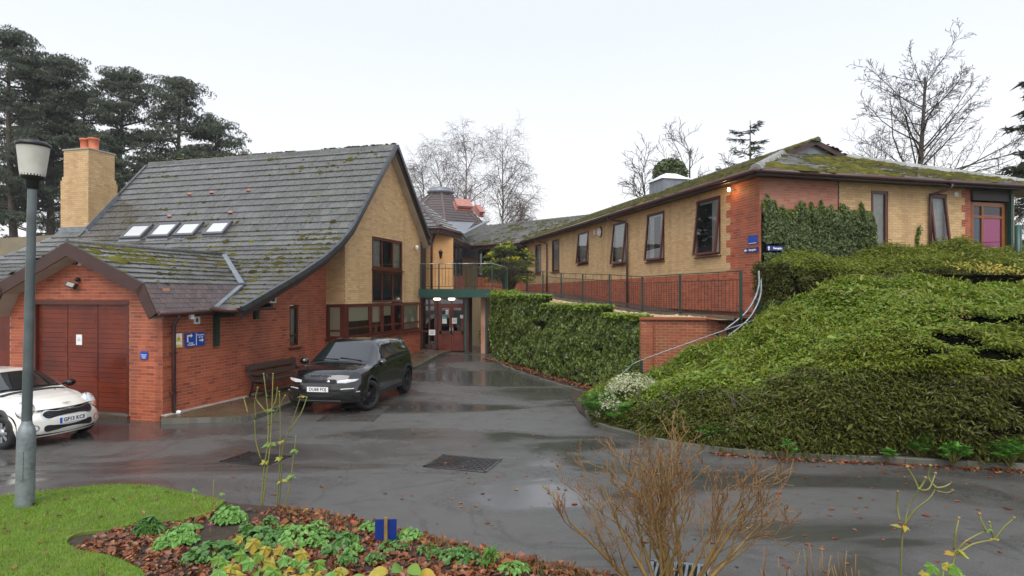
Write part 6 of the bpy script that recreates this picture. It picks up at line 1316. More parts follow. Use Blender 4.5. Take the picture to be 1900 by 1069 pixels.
for i, (u, Y, top, l) in enumerate(((800, 62, 300, 'bare birch nearest the grey gable roof'), (866, 60, 277, 'bare birch behind the pink roof vents'), (925, 58, 277, 'tall slim bare birch standing clear above the far wing'), (963, 64, 380, 'small bare birch low above the far wing ridge'), (835, 66, 290, 'bare birch between two taller birches'))):
    branch_tree('birch_tree', l, ((u - CX) / FPX * Y, Y, 0), HC + (HY - top) / FPX * Y, bi, M['bark_birch'], M['twig_purple'], 40 + i, 'birches behind the octagonal hall')
mt = dict(r=.20, rmin=.014, split=1, cnt=[15, 7, 5], **{'from': [.35, .2, .2]}, ang=[38, 40, 45], len=[.38, .5, .5], taper=[.4, .3, .2], grav=[.0, .08, .04], wob=.16, leads=[(-1.2, (-.22, 0, 1), .86, .9), (.3, (.03, 0, 1), 1, 1), (2.2, (.10, 0, 1), .76, .8), (3.2, (.22, .1, 1), .62, .6)])
branch_tree('bare_tree', 'bare tree of several stems rising behind the mossy roof', ((1292 - CX) / FPX * 46, 46, 1), 13.2, mt, M['bark'], M['twig'], 61)
# evergreen behind the lantern
t = thing('evergreen_tree', 'dark rounded evergreen behind the lead roof lantern', 'tree', ((1243 - CX) / FPX * 44, 44, 2)); c = at(1243, 322, 44); n = 3200; v = unit(RNG.normal(0, 1, (n, 3))); q = np.array(c) + v * RNG.uniform(.3, 1, (n, 1)) * [1.25, 1.2, 1.05]; leaves('crown', q, v, v, .28, M['ivy_dark'], t, .6); b = MB(); b.tube([(c.x, c.y, 2), tuple(c)], [.2, .06], 7); b.build('trunk', M['bark'], t)
# sparse larch-like conifer
def conifer(name, label, base, height, layers, reach, m, seed, tuft, droop, nt, span=(.25, .98), trunk_r=.2, upcurve=.0):
    rg = random.Random(seed); t = thing(name, label, 'tree', tuple(base)); b = MB(); base = Vector(base); b.tube([base, base + UP * height * .6, base + UP * height], [trunk_r, trunk_r * .6, .02], 8); P, T_ = [], []
    for i in range(layers):
        f = span[0] + (span[1] - span[0]) * (i + rg.random()) / layers; az = rg.uniform(0, 6.283); ln = reach * (1 - f * .82) * rg.uniform(.75, 1.2); d = Vector((math.cos(az), math.sin(az), 0)); pts = [base + UP * height * f]
        for k in range(6): s = (k + 1) / 6; pts.append(base + UP * (height * f - droop * ln * s + upcurve * ln * s * s) + d * ln * s)
        b.tube(pts, [.05 * (1 - .75 * k / 6) for k in range(7)], 4, False)
        for k in range(nt):
            s = rg.uniform(.25, 1); j = min(int(s * 6), 5); q = pts[j].lerp(pts[j + 1], s * 6 - j); sd = d.cross(UP); o = sd * rg.gauss(0, .16 * ln * (1.1 - s) + .1) - UP * abs(rg.gauss(0, .12)); P.append(tuple(q + o)); T_.append(tuple(d * .6 + sd * (1 if o.dot(sd) > 0 else -1) * .7 - UP * .5))
    b.build('trunk', M['bark'], t); P, T_ = np.array(P), np.array(T_); leaves('crown', P, np.tile([0, 0, 1.], (len(P), 1)), T_, tuft, m, t, .22, .2, .3); return t
conifer('spruce_tree', 'sparse thin conifer standing alone above the mossy roof', ((1392 - CX) / FPX * 46, 46, 0), 15.9, 26, 6.0, M['pine'], 5, .38, .05, 60, (.45, .98), .22, .25)
conifer('drooping_conifer', 'dark drooping conifer branches at the edge beside building', (22.6, 24.0, 0), 14.5, 46, 5.4, M['pine'], 9, .42, .12, 130, (.22, .98), .3, .18)
# tall pines behind the chimney
def pine(label, u, Y, top, wid, seed, bare=.42, lean=0):
    rg = random.Random(seed); base = Vector(((u - CX) / FPX * Y, Y, 0)); Ht = HC + (HY - top) / FPX * Y; t = thing('pine_tree', label, 'tree', tuple(base), 'pines behind the chimney'); b = MB()
    tr = [base + UP * Ht * f + Vector((lean * f * f + .25 * math.sin(f * 5 + seed), 0, 0)) for f in np.linspace(0, .96, 10)]; b.tube(tr, [.36 * (1 - .82 * i / 9) for i in range(10)], 9); P, N_, T_ = [], [], []
    for i in range(58):
        f = bare + (1 - bare) * (i + rg.random()) / 58; j = min(int(f / .96 * 9), 8); q = tr[j].lerp(tr[j + 1], min(1, f / .96 * 9 - j)); az = rg.uniform(0, 6.283); shape = math.sin(math.pi * min(1, (f - bare) / (1 - bare) * .78 + .22)) ** .7; ln = wid * shape * rg.uniform(.55, 1.1); d = Vector((math.cos(az), math.sin(az) * .9, rg.uniform(-.05, .35)))
        p1 = q + d * ln * .5; p2 = q + d * ln + UP * ln * .12; b.tube([q, p1, p2], [.09, .06, .025], 5, False)
        if f < bare + .1 and rg.random() < .35: continue
        for k in range(rg.randint(7, 11)):
            s = rg.uniform(.45, 1.05); c = q + d * ln * s + Vector((rg.gauss(0, .55), rg.gauss(0, .55), rg.gauss(.1, .22))); R_ = rg.uniform(.36, .72); m_ = 66; v = np.random.default_rng(rg.randint(0, 10 ** 6)).normal(0, 1, (m_, 3)); v = unit(v) * [1, 1, .62]; v[:, 2] = np.abs(v[:, 2]) * .9 - .18
            P.append(np.array(c) + v * R_); N_.append(v + [0, 0, .3]); T_.append(v + [0, 0, .75])
    b.build('trunk', M['bark_pine'], t); leaves('crown', np.concatenate(P), np.concatenate(N_), np.concatenate(T_), .24, M['pine'], t, .22, .15, .35)
for a in (('tallest dark pine nearest the lamp post lantern', 22, 44, 52, 3.3, 1, .36), ('pine with forked top left of chimney', 96, 46, 98, 2.8, 2, .38, .6), ('broad pine directly behind the chimney pots', 222, 47, 128, 3.4, 3, .42), ('pine rising behind the ridge end', 322, 48, 140, 3.5, 4, .36, .3), ('low pine crown sloping down behind the roof ridge', 400, 50, 218, 2.9, 5, .30), ('pine filling the gap left of the chimney', 160, 52, 165, 3.2, 6, .35), ('dark pine beyond the tallest pine', -40, 46, 60, 3.4, 7, .30), ('pine seen between the lantern and the tallest trunk', 60, 54, 110, 3.2, 8, .3)): pine(*a)
# a neighbouring low roof at far left and a far hedge line closing the view
OB = thing('neighbour_house', 'low brown tiled roof of a neighbouring house behind the garage', 'house', (-30, 36, 0)); b = MB(); p, q = at(-60, 446, 36), at(112, 435, 36); b.hexa([p - UP * 1.6 + Vector((0, -2.5, 0)), q - UP * 1.6 + Vector((0, -2.5, 0)), q - UP * 1.6 + Vector((0, 3, 0)), p - UP * 1.6 + Vector((0, 3, 0)), p, q, q + Vector((0, .1, 0)), p + Vector((0, .1, 0))]); b.build('roof', mat('brown_tiles', (.11, .085, .05), .6, noise=((.16, .13, .05), 1.5, .7), bump=(9, .6)), OB)
b = MB(); c = (p + q) / 2; b.box((c.x, c.y + .3, 2.0), (q - p).length - .6, 4.4, 4.1); b.build('wall', M['buff_brick'], OB)
# ---------------------------------------------------------------- damp air
HZ = MB(); HZ.box((0, 32, 12.5), 130, 84, 29.5); hm = bpy.data.materials.new('haze'); hm.use_nodes = True; hn = hm.node_tree.nodes; hn.remove(hn['Principled BSDF']); pv = hn.new('ShaderNodeVolumePrincipled'); pv.inputs['Color'].default_value = (.93, .95, 1, 1); pv.inputs['Density'].default_value = .0005; pv.inputs['Anisotropy'].default_value = .2
hm.node_tree.links.new(pv.outputs[0], hn['Material Output'].inputs['Volume']); HZ.build('haze', hm, kind='stuff', label='thin damp haze filling the air', cat='haze')
# ================================================================ CARS
def tabf(tab):
    xs_, ys_ = [t[0] for t in tab], [t[1] for t in tab]; return lambda x: float(np.interp(x, xs_, ys_))
class Car:
    def __init__(s, name, label, loc, heading, sp):
        s.root = bpy.data.objects.new(name, None); COL.objects.link(s.root); s.root.location = loc; s.root.rotation_euler = (0, 0, heading); tag(s.root, label, 'car'); s.sp = sp
        for k in ('ztop', 'wtop', 'zbelt', 'wbelt', 'wmid', 'wlow'): setattr(s, k, tabf(sp[k]))
        s.xF, s.xR, s.R = sp['xF'], sp['xR'], sp['archR']; s.zsill = sp['zsill']
    def section(s, x, n=26):
        zt, wt, zb, wb, wm, wl = s.ztop(x), s.wtop(x), s.zbelt(x), s.wbelt(x), s.wmid(x), s.wlow(x); zb = min(zb, zt - .05); zl = s.zsill; zm = zl + (zb - zl) * .52
        P = [(wl, zl), (wl + (wm - wl) * .7, zl + (zm - zl) * .4), (wm, zm), (wb, zb), (wb + (wt - wb) * .52, zb + (zt - zb) * .52), (wt + .015, zt - max(.03, (zt - zb) * .14)), (wt - .08, zt - .018), (wt * .6, zt + .004), (0, zt + .012)]
        out = []; m = len(P) - 1; P = [Vector((a, b)) for a, b in P]
        for i in range(n + 1):
            f = i / n * m; j = min(int(f), m - 1); t = f - j; p0, p1, p2, p3 = P[max(j - 1, 0)], P[j], P[j + 1], P[min(j + 2, m)]
            q = .5 * ((2 * p1) + (p2 - p0) * t + (2 * p0 - 5 * p1 + 4 * p2 - p3) * t * t + (3 * p1 - p0 - 3 * p2 + p3) * t ** 3); out.append((max(q.x, 0), q.y))
        return out
    def deform(s, x, y, z):
        a = s.sp['curve']
        if x > a['f0']: k = ((x - a['f0']) / (s.xF - a['f0'])); x -= k * (a['fy'] * (abs(y) / s.wmid(0)) ** a.get('fp', 2.4) + float(np.interp(z, [q[0] for q in a['fz']], [q[1] for q in a['fz']])))
        if x < a['r0']: k = ((a['r0'] - x) / (a['r0'] - s.xR)); x += k * (a['ry'] * (abs(y) / s.wmid(0)) ** 2.4 + float(np.interp(z, [q[0] for q in a['rz']], [q[1] for q in a['rz']])))
        return Vector((x, y, z))
    def arch(s, x):
        for xw in s.sp['axles']:
            d = abs(x - xw)
            if d < s.R: return s.sp['wr'] + math.sqrt(s.R ** 2 - d * d) * .98
        return 0
    def side_y(s, x, z):
        sec = s.section(x, 60); prev = sec[0]
        if z <= prev[1]: return prev[0]
        for q in sec[1:]:
            if q[1] >= z: t = (z - prev[1]) / max(1e-6, q[1] - prev[1]); return prev[0] + (q[0] - prev[0]) * t
            prev = q
        return 0
    def top_z(s, x, y):
        sec = s.section(x, 60)[::-1]; prev = sec[0]
        for q in sec[1:]:
            if q[0] >= y: t = (y - prev[0]) / max(1e-6, q[0] - prev[0]); return prev[1] + (q[1] - prev[1]) * t
            prev = q
        return prev[1]
    def body(s, m):
        xs_ = list(np.arange(s.xR, s.xF + .001, .045)) ; xs_[-1] = s.xF
        for xw in s.sp['axles']: xs_ += [xw - s.R - .001, xw - s.R + .004, xw + s.R - .004, xw + s.R + .001]
        xs_ = sorted(xs_); b = MB()
        for sg in (1, -1):
            rows = []
            for x in xs_:
                za = s.arch(x); r = []
                for (y, z) in s.section(x):
                    if z < za: z = za; y = s.side_y(x, za)
                    r.append(s.deform(x, y * sg, z))
                rows.append(r if sg > 0 else r[::-1])
            b.grid(rows)
        for x in (s.xF, s.xR):
            sec = s.section(x); rows = [[s.deform(x, y * f, z) for f in np.linspace(-1, 1, 19)] for (y, z) in sec]; b.grid(rows if x < 0 else [r[::-1] for r in rows])
        o = b.build('body', m, s.root)
        bm_ = bmesh.new(); bm_.from_mesh(o.data); bmesh.ops.remove_doubles(bm_, verts=bm_.verts, dist=.0015); bmesh.ops.recalc_face_normals(bm_, faces=bm_.faces); bm_.to_mesh(o.data); bm_.free(); return o
    def side_patch(s, name, xl, xr, zlo, zhi, m, parent=None, off=.006, n=16, k=7, sides=(1, -1)):
        """xl(t), xr(t) ends over height; zlo(x), zhi(x) edges"""
        for sg in sides:
            b = MB(); rows = []
            for j in range(k + 1):
                t = j / k; r = []
                for i in range(n + 1):
                    x = xl(t) + (xr(t) - xl(t)) * i / n; z = zlo(x) + (zhi(x) - zlo(x)) * t; r.append(s.deform(x, (s.side_y(x, z) + off) * sg, z))
                rows.append(r)
            if sg > 0: rows = rows[::-1]
            b.grid(rows); b.build(name, m, parent or s.root)
    def top_patch(s, name, x0, x1, hw0, hw1, m, off=.006, bow=.0, n=12, k=10):
        b = MB(); rows = []
        for i in range(k + 1):
            f = i / k; r = []; hw = hw0 + (hw1 - hw0) * f
            for j in range(n + 1):
                y = -hw + 2 * hw * j / n; x = x0 + (x1 - x0) * f - bow * (y / hw) ** 2; r.append(s.deform(x, y, s.top_z(x, abs(y)) + off))
            rows.append(r)
        if x1 < x0: rows = rows[::-1]
        b.grid(rows[::-1]); return b.build(name, m, s.root)
    def front_patch(s, name, pts, m, off=.008, parent=None, x=None, smooth=True):
        """polygon (y,z) laid on the nose: fan around the middle"""
        x = s.xF if x is None else x; c = (sum(p[0] for p in pts) / len(pts), sum(p[1] for p in pts) / len(pts)); b = MB(); n = len(pts); d = Vector((1 if x > 0 else -1, 0, 0)) * off
        for k0, k1 in ((0, .34), (.34, .68), (.68, 1)):
            for i in range(n):
                p, q = pts[i], pts[(i + 1) % n]; L_ = lambda a, k: s.deform(x, c[0] + (a[0] - c[0]) * k, c[1] + (a[1] - c[1]) * k) + d
                b.poly([L_(p, k0), L_(q, k0), L_(q, k1), L_(p, k1)] if k0 > 0 else [L_((c[0], c[1]), 0), L_(q, k1), L_(p, k1)][::-1], smooth)
        return b.build(name, m, parent or s.root)
    def wheel(s, xw, sg, y, R, rim_r, wd, rim_m, spokes, steer=0, twin=True):
        root = bpy.data.objects.new('wheel', None); COL.objects.link(root); root.parent = s.root; root.location = (xw, sg * y, R); root.rotation_euler = (0, 0, steer)
        X, Y, Z = Vector((1, 0, 0)), Vector((0, 0, 1)), Vector((0, sg, 0)); h = wd / 2
        b = MB(); b.lathe([(rim_r, -h), (R - .03, -h), (R - .006, -h + .03), (R, -h + .06), (R, h - .06), (R - .006, h - .03), (R - .04, h), (rim_r + .01, h), (rim_r - .01, h - .03)], (0, 0, 0), 40, X, Y, Z); b.build('tyre', M['tyre'], root)
        b = MB(); b.lathe([(rim_r + .005, h - .02), (rim_r - .012, h - .012), (rim_r - .025, h - .05), (rim_r - .05, -h * .2), (0, -h * .2)], (0, 0, 0), 40, X, Y, Z); rim = b.build('rim', rim_m[1], root)
        for i in range(spokes):
            a = 2 * math.pi * i / spokes; d = X * math.cos(a) + Y * math.sin(a); p = Z * (h - .035); w = .028 if twin else .05; sd = Z.cross(d)
            for o in ((-.03, .03) if twin else (0,)): b = MB(); b.bar(p + d * .04 + sd * o * .5, p + d * (rim_r - .012) + sd * o * 1.3, w, .03, Z); b.build('spoke', rim_m[0], root)
        b = MB(); b.lathe([(.075, h - .03), (.07, h - .012), (0, h - .008)], (0, 0, 0), 16, X, Y, Z); b.build('hub', rim_m[0], root)
    def liners(s):
        for xw in s.sp['axles']:
            for sg in (1, -1):
                b = MB(); y = s.side_y(xw, s.sp['wr'] + s.R * .8); rows = [[Vector((xw + (s.R + .004) * math.cos(a), sg * yy, s.sp['wr'] + (s.R + .004) * math.sin(a) * .98)) for a in np.linspace(-.25, math.pi + .25, 22)] for yy in (y - .03, y - .34)]; b.grid(rows); b.poly(rows[1]); b.build('wheel_arch', M['black'], s.root)
    def arch_trim(s, m, r=.02, w=.0):
        for xw in s.sp['axles']:
            for sg in (1, -1):
                b = MB(); rows = []
                for dr, off in ((-.0, .008), (.02 + w, .014), (.03 + w, .002)):
                    r_ = []
                    for a in np.linspace(-.35, math.pi + .35, 30):
                        x = xw + (s.R + dr) * math.cos(a); z = max(s.zsill, s.sp['wr'] + (s.R + dr) * math.sin(a) * .98); r_.append(s.deform(x, (s.side_y(x, z) + off) * sg, z))
                    rows.append(r_)
                b.grid(rows if sg > 0 else rows[::-1]); b.build('arch_trim', m, s.root)
M['tyre'] = mat('tyre', (.012, .012, .012), .7, bump=(40, .3)); M['alloy'] = mat('alloy', (.45, .46, .47), .3, metal=.8); M['alloy_dark'] = mat('dark_alloy', (.05, .05, .055), .3, metal=.7); M['rim_dark'] = mat('rim_shadow', (.015, .015, .016), .6)
M['chrome'] = mat('chrome', (.75, .76, .77), .12, metal=1.0); M['lens'] = mat('lamp_lens', (.62, .64, .66), .08, spec=.8, coat=1); M['indicator'] = mat('indicator', (.55, .14, .03), .2); M['plate_white'] = mat('plate_white', (.80, .80, .80), .35); M['plate_black'] = mat('plate_black', (.01, .01, .01), .4); M['plate_blue'] = mat('plate_blue', (.01, .10, .55), .35)
M['car_glass'] = mat('car_glass', (.012, .016, .017), .03, spec=.9, coat=.6); M['paint_white'] = mat('cream_paint', (.76, .745, .68), .35, coat=1.0); M['paint_black'] = mat('black_paint', (.007, .007, .008), .18, coat=1.0); M['seam'] = mat('panel_gap', (.004, .004, .004), .8); M['trim'] = mat('car_trim', (.018, .018, .019), .5); M['mesh'] = mat('grille_mesh', (.006, .006, .006), .6)
C_ = lambda v: (lambda *_: v)

# ---------------- white small hatchback
sp = dict(xF=1.86, xR=-1.86, zsill=.19, archR=.345, wr=.30, axles=(1.20, -1.27),
    ztop=[(-1.86, .86), (-1.80, .98), (-1.70, 1.17), (-1.55, 1.31), (-1.2, 1.385), (-.5, 1.41), (.0, 1.395), (.28, 1.345), (.45, 1.24), (.86, .975), (.95, .955), (1.3, .91), (1.55, .855), (1.72, .78), (1.82, .68), (1.86, .60)],
    wtop=[(-1.86, .62), (-1.5, .60), (-.5, .60), (.28, .575), (.86, .64), (1.2, .62), (1.6, .56), (1.86, .48)], zbelt=[(-1.86, .78), (-1.4, .92), (.5, .895), (1.0, .80), (1.5, .72), (1.86, .50)],
    wbelt=[(-1.86, .70), (-1.5, .795), (-.5, .81), (.8, .80), (1.2, .77), (1.6, .72), (1.86, .66)], wmid=[(-1.86, .74), (-1.4, .835), (0, .825), (1.2, .84), (1.6, .82), (1.86, .76)], wlow=[(-1.86, .68), (-1.4, .79), (0, .775), (1.2, .79), (1.6, .78), (1.86, .70)],
    curve=dict(f0=1.05, fy=.30, fp=2.2, fz=[(.19, .06), (.30, 0), (.50, .0), (.66, .06), (.80, .10), (1.0, .0)], r0=-1.4, ry=.18, rz=[(.2, .05), (.45, 0), (.8, .05), (1.2, .0)]))
zq = lambda z: z if z < .6 else .6 + (z - .6) * .89
for k_ in ('ztop', 'zbelt'): sp[k_] = [(x_, zq(z_)) for x_, z_ in sp[k_]]
wheel0 = gp(17, 822); head = math.atan2(H1.y, H1.x); hv, lv = Vector((math.cos(head), math.sin(head), 0)), Vector((-math.sin(head), math.cos(head), 0))
cpos = Vector((wheel0.x, wheel0.y, 0)) - hv * 1.20 + lv * .74 + hv * .40 - D1 * .35
mn = Car('hatchback_car', 'white small hatchback with round headlights parked before the garage door', cpos, head, sp)
body = mn.body(M['paint_white']); mn.liners(); mn.arch_trim(M['trim'], w=.05)
b = MB(); b.box((0, 0, .24), 3.1, 1.36, .16); b.build('underbody', M['black'], mn.root)
gb, gt = tabf([(-1.6, zq(.955)), (.8, zq(.925))]), tabf([(x_, zq(z_)) for x_, z_ in [(-1.6, 1.27), (-1.2, 1.325), (-.3, 1.345), (.25, 1.30), (.45, 1.20), (.82, .95)]])
mn.side_patch('side_glass', lambda t: -1.62 + .10 * t, lambda t: .80 - .56 * t, gb, lambda x: max(gb(x) + .005, gt(x)), M['car_glass'], n=24)
mn.side_patch('belt_trim', C_(-1.66), C_(.86), lambda x: gb(x) - .028, lambda x: gb(x) - .006, M['chrome'], off=.008, n=20, k=1)
mn.side_patch('door_gap', C_(-.42), C_(-.408), C_(.28), C_(.85), M['seam'], off=.003, n=1); mn.side_patch('door_gap', lambda t: .70 + .10 * t, lambda t: .712 + .10 * t, C_(.28), C_(.85), M['seam'], off=.003, n=1); mn.side_patch('sill_trim', C_(-.9), C_(.83), C_(.195), C_(.26), M['trim'], off=.008, n=12, k=2)
mn.side_patch('indicator', C_(.86), C_(.98), C_(.66), C_(.70), M['indicator'], n=2, k=1)
mn.top_patch('windscreen', .835, .30, .63, .555, M['car_glass'], bow=.05); mn.top_patch('rear_glass', -1.56, -1.79, .56, .60, M['car_glass']); mn.top_patch('roof_rim', .30, .25, .555, .55, M['black'], .007)
for y in (-.30, .25): b = MB(); b.bar(mn.deform(.80, y + .28, mn.top_z(.80, abs(y + .28)) + .02), mn.deform(.76, y - .22, mn.top_z(.76, abs(y - .22)) + .025), .018, .014); b.build('wiper', M['black'], mn.root)
mn.top_patch('cowl', .93, .84, .62, .63, M['trim'], .004)
for sg in (1, -1):
    b = MB(); b.lathe([(0, -.09), (.07, -.07), (.10, -.01), (.085, .05), (.03, .08)], (.62, sg * .95, .96), 14, (0, 1, 0), (0, 0, .75), (1, 0, 0)); b.bar((.62, sg * .78, .95), (.62, sg * .92, .98), .03, .03); b.build('door_mirror', M['black'], mn.root)
    # round headlight with amber indicator, fog lamp
    p = mn.deform(1.63, sg * .60, .70); nn_ = Vector((.80, sg * .34, .50)).normalized(); X = Vector((0, 0, 1)) - nn_ * nn_.z; X.normalize(); Y = nn_.cross(X)
    p = Vector((1.545, sg * .635, .70)); b = MB(); b.lathe([(.145, -.05), (.145, .012), (.125, .02)], p, 26, X * 1.2, Y, nn_); hl = b.build('headlight', M['chrome'], mn.root)
    b = MB(); b.lathe([(.128, .008), (.10, .032), (.05, .045), (0, .05)], p, 24, X * 1.2, Y, nn_); b.build('lens', M['lens'], hl); b = MB(); b.lathe([(.05, .040), (.04, .05), (0, .056)], p - X * .085 + nn_ * -.006, 14, X, Y, nn_); b.build('indicator', M['indicator'], hl); b = MB(); b.lathe([(.05, .03), (.02, .052), (0, .056)], p + X * .05, 14, X, Y, nn_); b.build('bulb', M['chrome'], hl)
    mn.front_patch('fog_lamp', [(sg * .60 + .05 * math.cos(a), .365 + .042 * math.sin(a)) for a in np.linspace(0, 6.1, 14)][::1 if sg > 0 else 1], M['lens'], .012); mn.front_patch('fog_surround', [(sg * .60 + .075 * math.cos(a), .365 + .062 * math.sin(a)) for a in np.linspace(0, 6.1, 14)], M['chrome'], .008)
def rr(w, h, zc, rx, rt, n=6):
    """rounded rectangle in (y,z)"""
    out = []
    for cx, cz, a0 in ((w - rx, zc + h - rt, 0), (-w + rx, zc + h - rt, 90), (-w + rx, zc - h + rx, 180), (w - rx, zc - h + rx, 270)):
        rr_ = rt if a0 < 180 else rx
        for i in range(n + 1): a = math.radians(a0 + 90 * i / n); out.append((cx + rx * math.cos(a), cz + (rt if a0 < 180 else rx) * math.sin(a)))
    return out
mn.front_patch('grille_frame', rr(.50, .085, .585, .10, .09), M['chrome'], .006); g = mn.front_patch('grille', rr(.47, .068, .585, .09, .075), M['mesh'], .012)
for z in (.555, .585, .615): b = MB(); b.tube([mn.deform(1.86, y, z) + Vector((.016, 0, 0)) for y in np.linspace(-.42, .42, 9)], .007, 5); b.build('grille_bar', M['trim'], g)
mn.front_patch('lower_intake', rr(.47, .062, .335, .06, .05), M['mesh'], .008); mn.front_patch('lower_lip', rr(.62, .02, .225, .02, .02), M['trim'], .01)
mn.front_patch('bonnet_line', rr(.60, .004, .672, .004, .004), M['seam'], .004)
pc = mn.deform(1.86, 0, .455) + Vector((.028, 0, 0)); b = MB(); b.box(pc, .012, .52, .112); pl = b.build('number_plate', M['plate_white'], mn.root); b = MB(); b.box(pc + Vector((.005, -.238, 0)), .006, .045, .110); b.build('blue_band', M['plate_blue'], pl); text_mesh('GF13 KCE', .098, pc + Vector((.0075, .022, 0)), (0, 1, 0), UP, M['plate_black'], pl, bold=.002)
b = MB(); c = mn.deform(1.80, 0, mn.top_z(1.78, 0)) + Vector((-.02, 0, .03)); b.box(c, .02, .05, .012); b.box(c + Vector((0, .05, .003)), .012, .06, .006); b.box(c - Vector((0, .05, -.003)), .012, .06, .006); b.build('badge', M['chrome'], mn.root)
for y in (-.33, .33): b = MB(); b.box((1.0, y, mn.top_z(1.0, .33) + .006), .03, .02, .01); b.build('washer_jet', M['black'], mn.root)
for xw in sp['axles']:
    for sg in (1, -1): mn.wheel(xw, sg, .73, .30, .195, .19, (M['alloy'], M['alloy_dark']), 8, 0, False)

# ---------------- black sport utility vehicle
sp = dict(xF=2.18, xR=-2.18, zsill=.27, archR=.415, wr=.365, axles=(1.32, -1.34),
    ztop=[(-2.18, 1.02), (-2.14, 1.10), (-2.02, 1.30), (-1.88, 1.475), (-1.78, 1.52), (-1.4, 1.565), (-.6, 1.625), (-.1, 1.64), (.25, 1.615), (.42, 1.55), (1.12, 1.105), (1.22, 1.085), (1.6, 1.055), (1.9, 1.0), (2.06, .93), (2.14, .86), (2.18, .78)],
    wtop=[(-2.18, .66), (-1.7, .59), (-.5, .63), (.3, .63), (1.12, .72), (1.5, .76), (1.9, .72), (2.18, .62)], zbelt=[(-2.18, .95), (-1.6, 1.13), (-.5, 1.07), (.9, 1.0), (1.3, .95), (1.9, .88), (2.18, .70)],
    wbelt=[(-2.18, .80), (-1.7, .89), (-.5, .91), (.9, .915), (1.5, .90), (2.0, .84), (2.18, .80)], wmid=[(-2.18, .86), (-1.6, .955), (-.2, .935), (.4, .935), (1.4, .965), (2.0, .93), (2.18, .88)], wlow=[(-2.18, .80), (-1.6, .92), (0, .90), (1.4, .92), (2.0, .88), (2.18, .82)],
    curve=dict(f0=1.35, fy=.34, fp=2.6, fz=[(.27, .12), (.40, .02), (.55, .0), (.70, .02), (.85, .06), (1.1, 0)], r0=-1.7, ry=.16, rz=[(.27, .1), (.5, 0), (.9, .06), (1.1, 0)]))
suv_head = math.radians(-90 - 9.5); hv, lv = Vector((math.cos(suv_head), math.sin(suv_head), 0)), Vector((-math.sin(suv_head), math.cos(suv_head), 0)); rw_ = gp(742, 728)
cpos = Vector((rw_.x, rw_.y, 0)) + hv * 1.34 - lv * .84; cpos.z = .02; cpos.x += .13
sv = Car('sport_utility_vehicle', 'black sport utility vehicle parked beside the brick side wall', cpos, suv_head, sp)
sv.body(M['paint_black']); sv.liners(); sv.arch_trim(M['trim'], w=.03); b = MB(); b.box((0, 0, .32), 3.4, 1.5, .16); b.build('underbody', M['black'], sv.root)
gb, gt = tabf([(-1.9, 1.165), (-.4, 1.10), (.95, 1.03)]), tabf([(-1.9, 1.36), (-1.7, 1.43), (-.6, 1.545), (0, 1.555), (.28, 1.52), (.45, 1.44), (1.05, 1.05)])
sv.side_patch('side_glass', lambda t: -1.86 + .12 * t, lambda t: 1.0 - .70 * t, gb, lambda x: max(gb(x) + .005, gt(x)), M['car_glass'], n=26); sv.side_patch('belt_trim', C_(-1.9), C_(1.02), lambda x: gb(x) - .03, lambda x: gb(x) - .008, mat('grey_trim', (.22, .23, .24), .25, metal=.8), off=.008, n=20, k=1)
for x in (.30, -.62): sv.side_patch('pillar', lambda t, x=x: x - .10 * t, lambda t, x=x: x + .07 - .10 * t, lambda q: gb(q), lambda q: gt(q), M['black'], off=.008, n=2)
for x in (.82, -.22, -1.02): sv.side_patch('door_gap', C_(x), C_(x + .012), C_(.42), lambda q: gb(q) - .03, M['seam'], off=.003, n=1)
for x in (-.10, -.98): sv.side_patch('door_handle', C_(x), C_(x + .2), C_(.955), C_(.985), M['paint_black'], off=.03, n=4, k=2)
sv.side_patch('sill_trim', C_(-.9), C_(.88), C_(.275), C_(.40), M['trim'], off=.012, n=12, k=2); sv.side_patch('sill_strip', C_(-.86), C_(.84), C_(.40), C_(.415), mat('strip', (.2, .2, .21), .3), off=.014, n=12, k=1)
sv.top_patch('windscreen', 1.09, .46, .73, .60, M['car_glass'], bow=.06); sv.top_patch('rear_glass', -1.86, -2.10, .54, .62, M['car_glass']); sv.top_patch('cowl', 1.17, 1.10, .72, .73, M['trim'], .004)
for y in (-.35, .25): b = MB(); b.bar(sv.deform(1.05, y + .33, sv.top_z(1.05, abs(y + .33)) + .02), sv.deform(1.0, y - .25, sv.top_z(1.0, abs(y - .25)) + .025), .02, .015); b.build('wiper', M['black'], sv.root)
b = MB(); b.hexa([(-1.70, -.56, 1.50), (-1.70, .56, 1.50), (-2.02, .56, 1.46), (-2.02, -.56, 1.46), (-1.70, -.56, 1.545), (-1.70, .56, 1.545), (-2.02, .56, 1.49), (-2.02, -.56, 1.49)]); b.build('roof_spoiler', M['paint_black'], sv.root); b = MB(); b.hexa([(-1.62, -.02, 1.545), (-1.62, .02, 1.545), (-1.78, .02, 1.53), (-1.78, -.02, 1.53), (-1.70, -.006, 1.60), (-1.70, .006, 1.60), (-1.78, .006, 1.595), (-1.78, -.006, 1.595)]); b.build('aerial_fin', M['black'], sv.root)
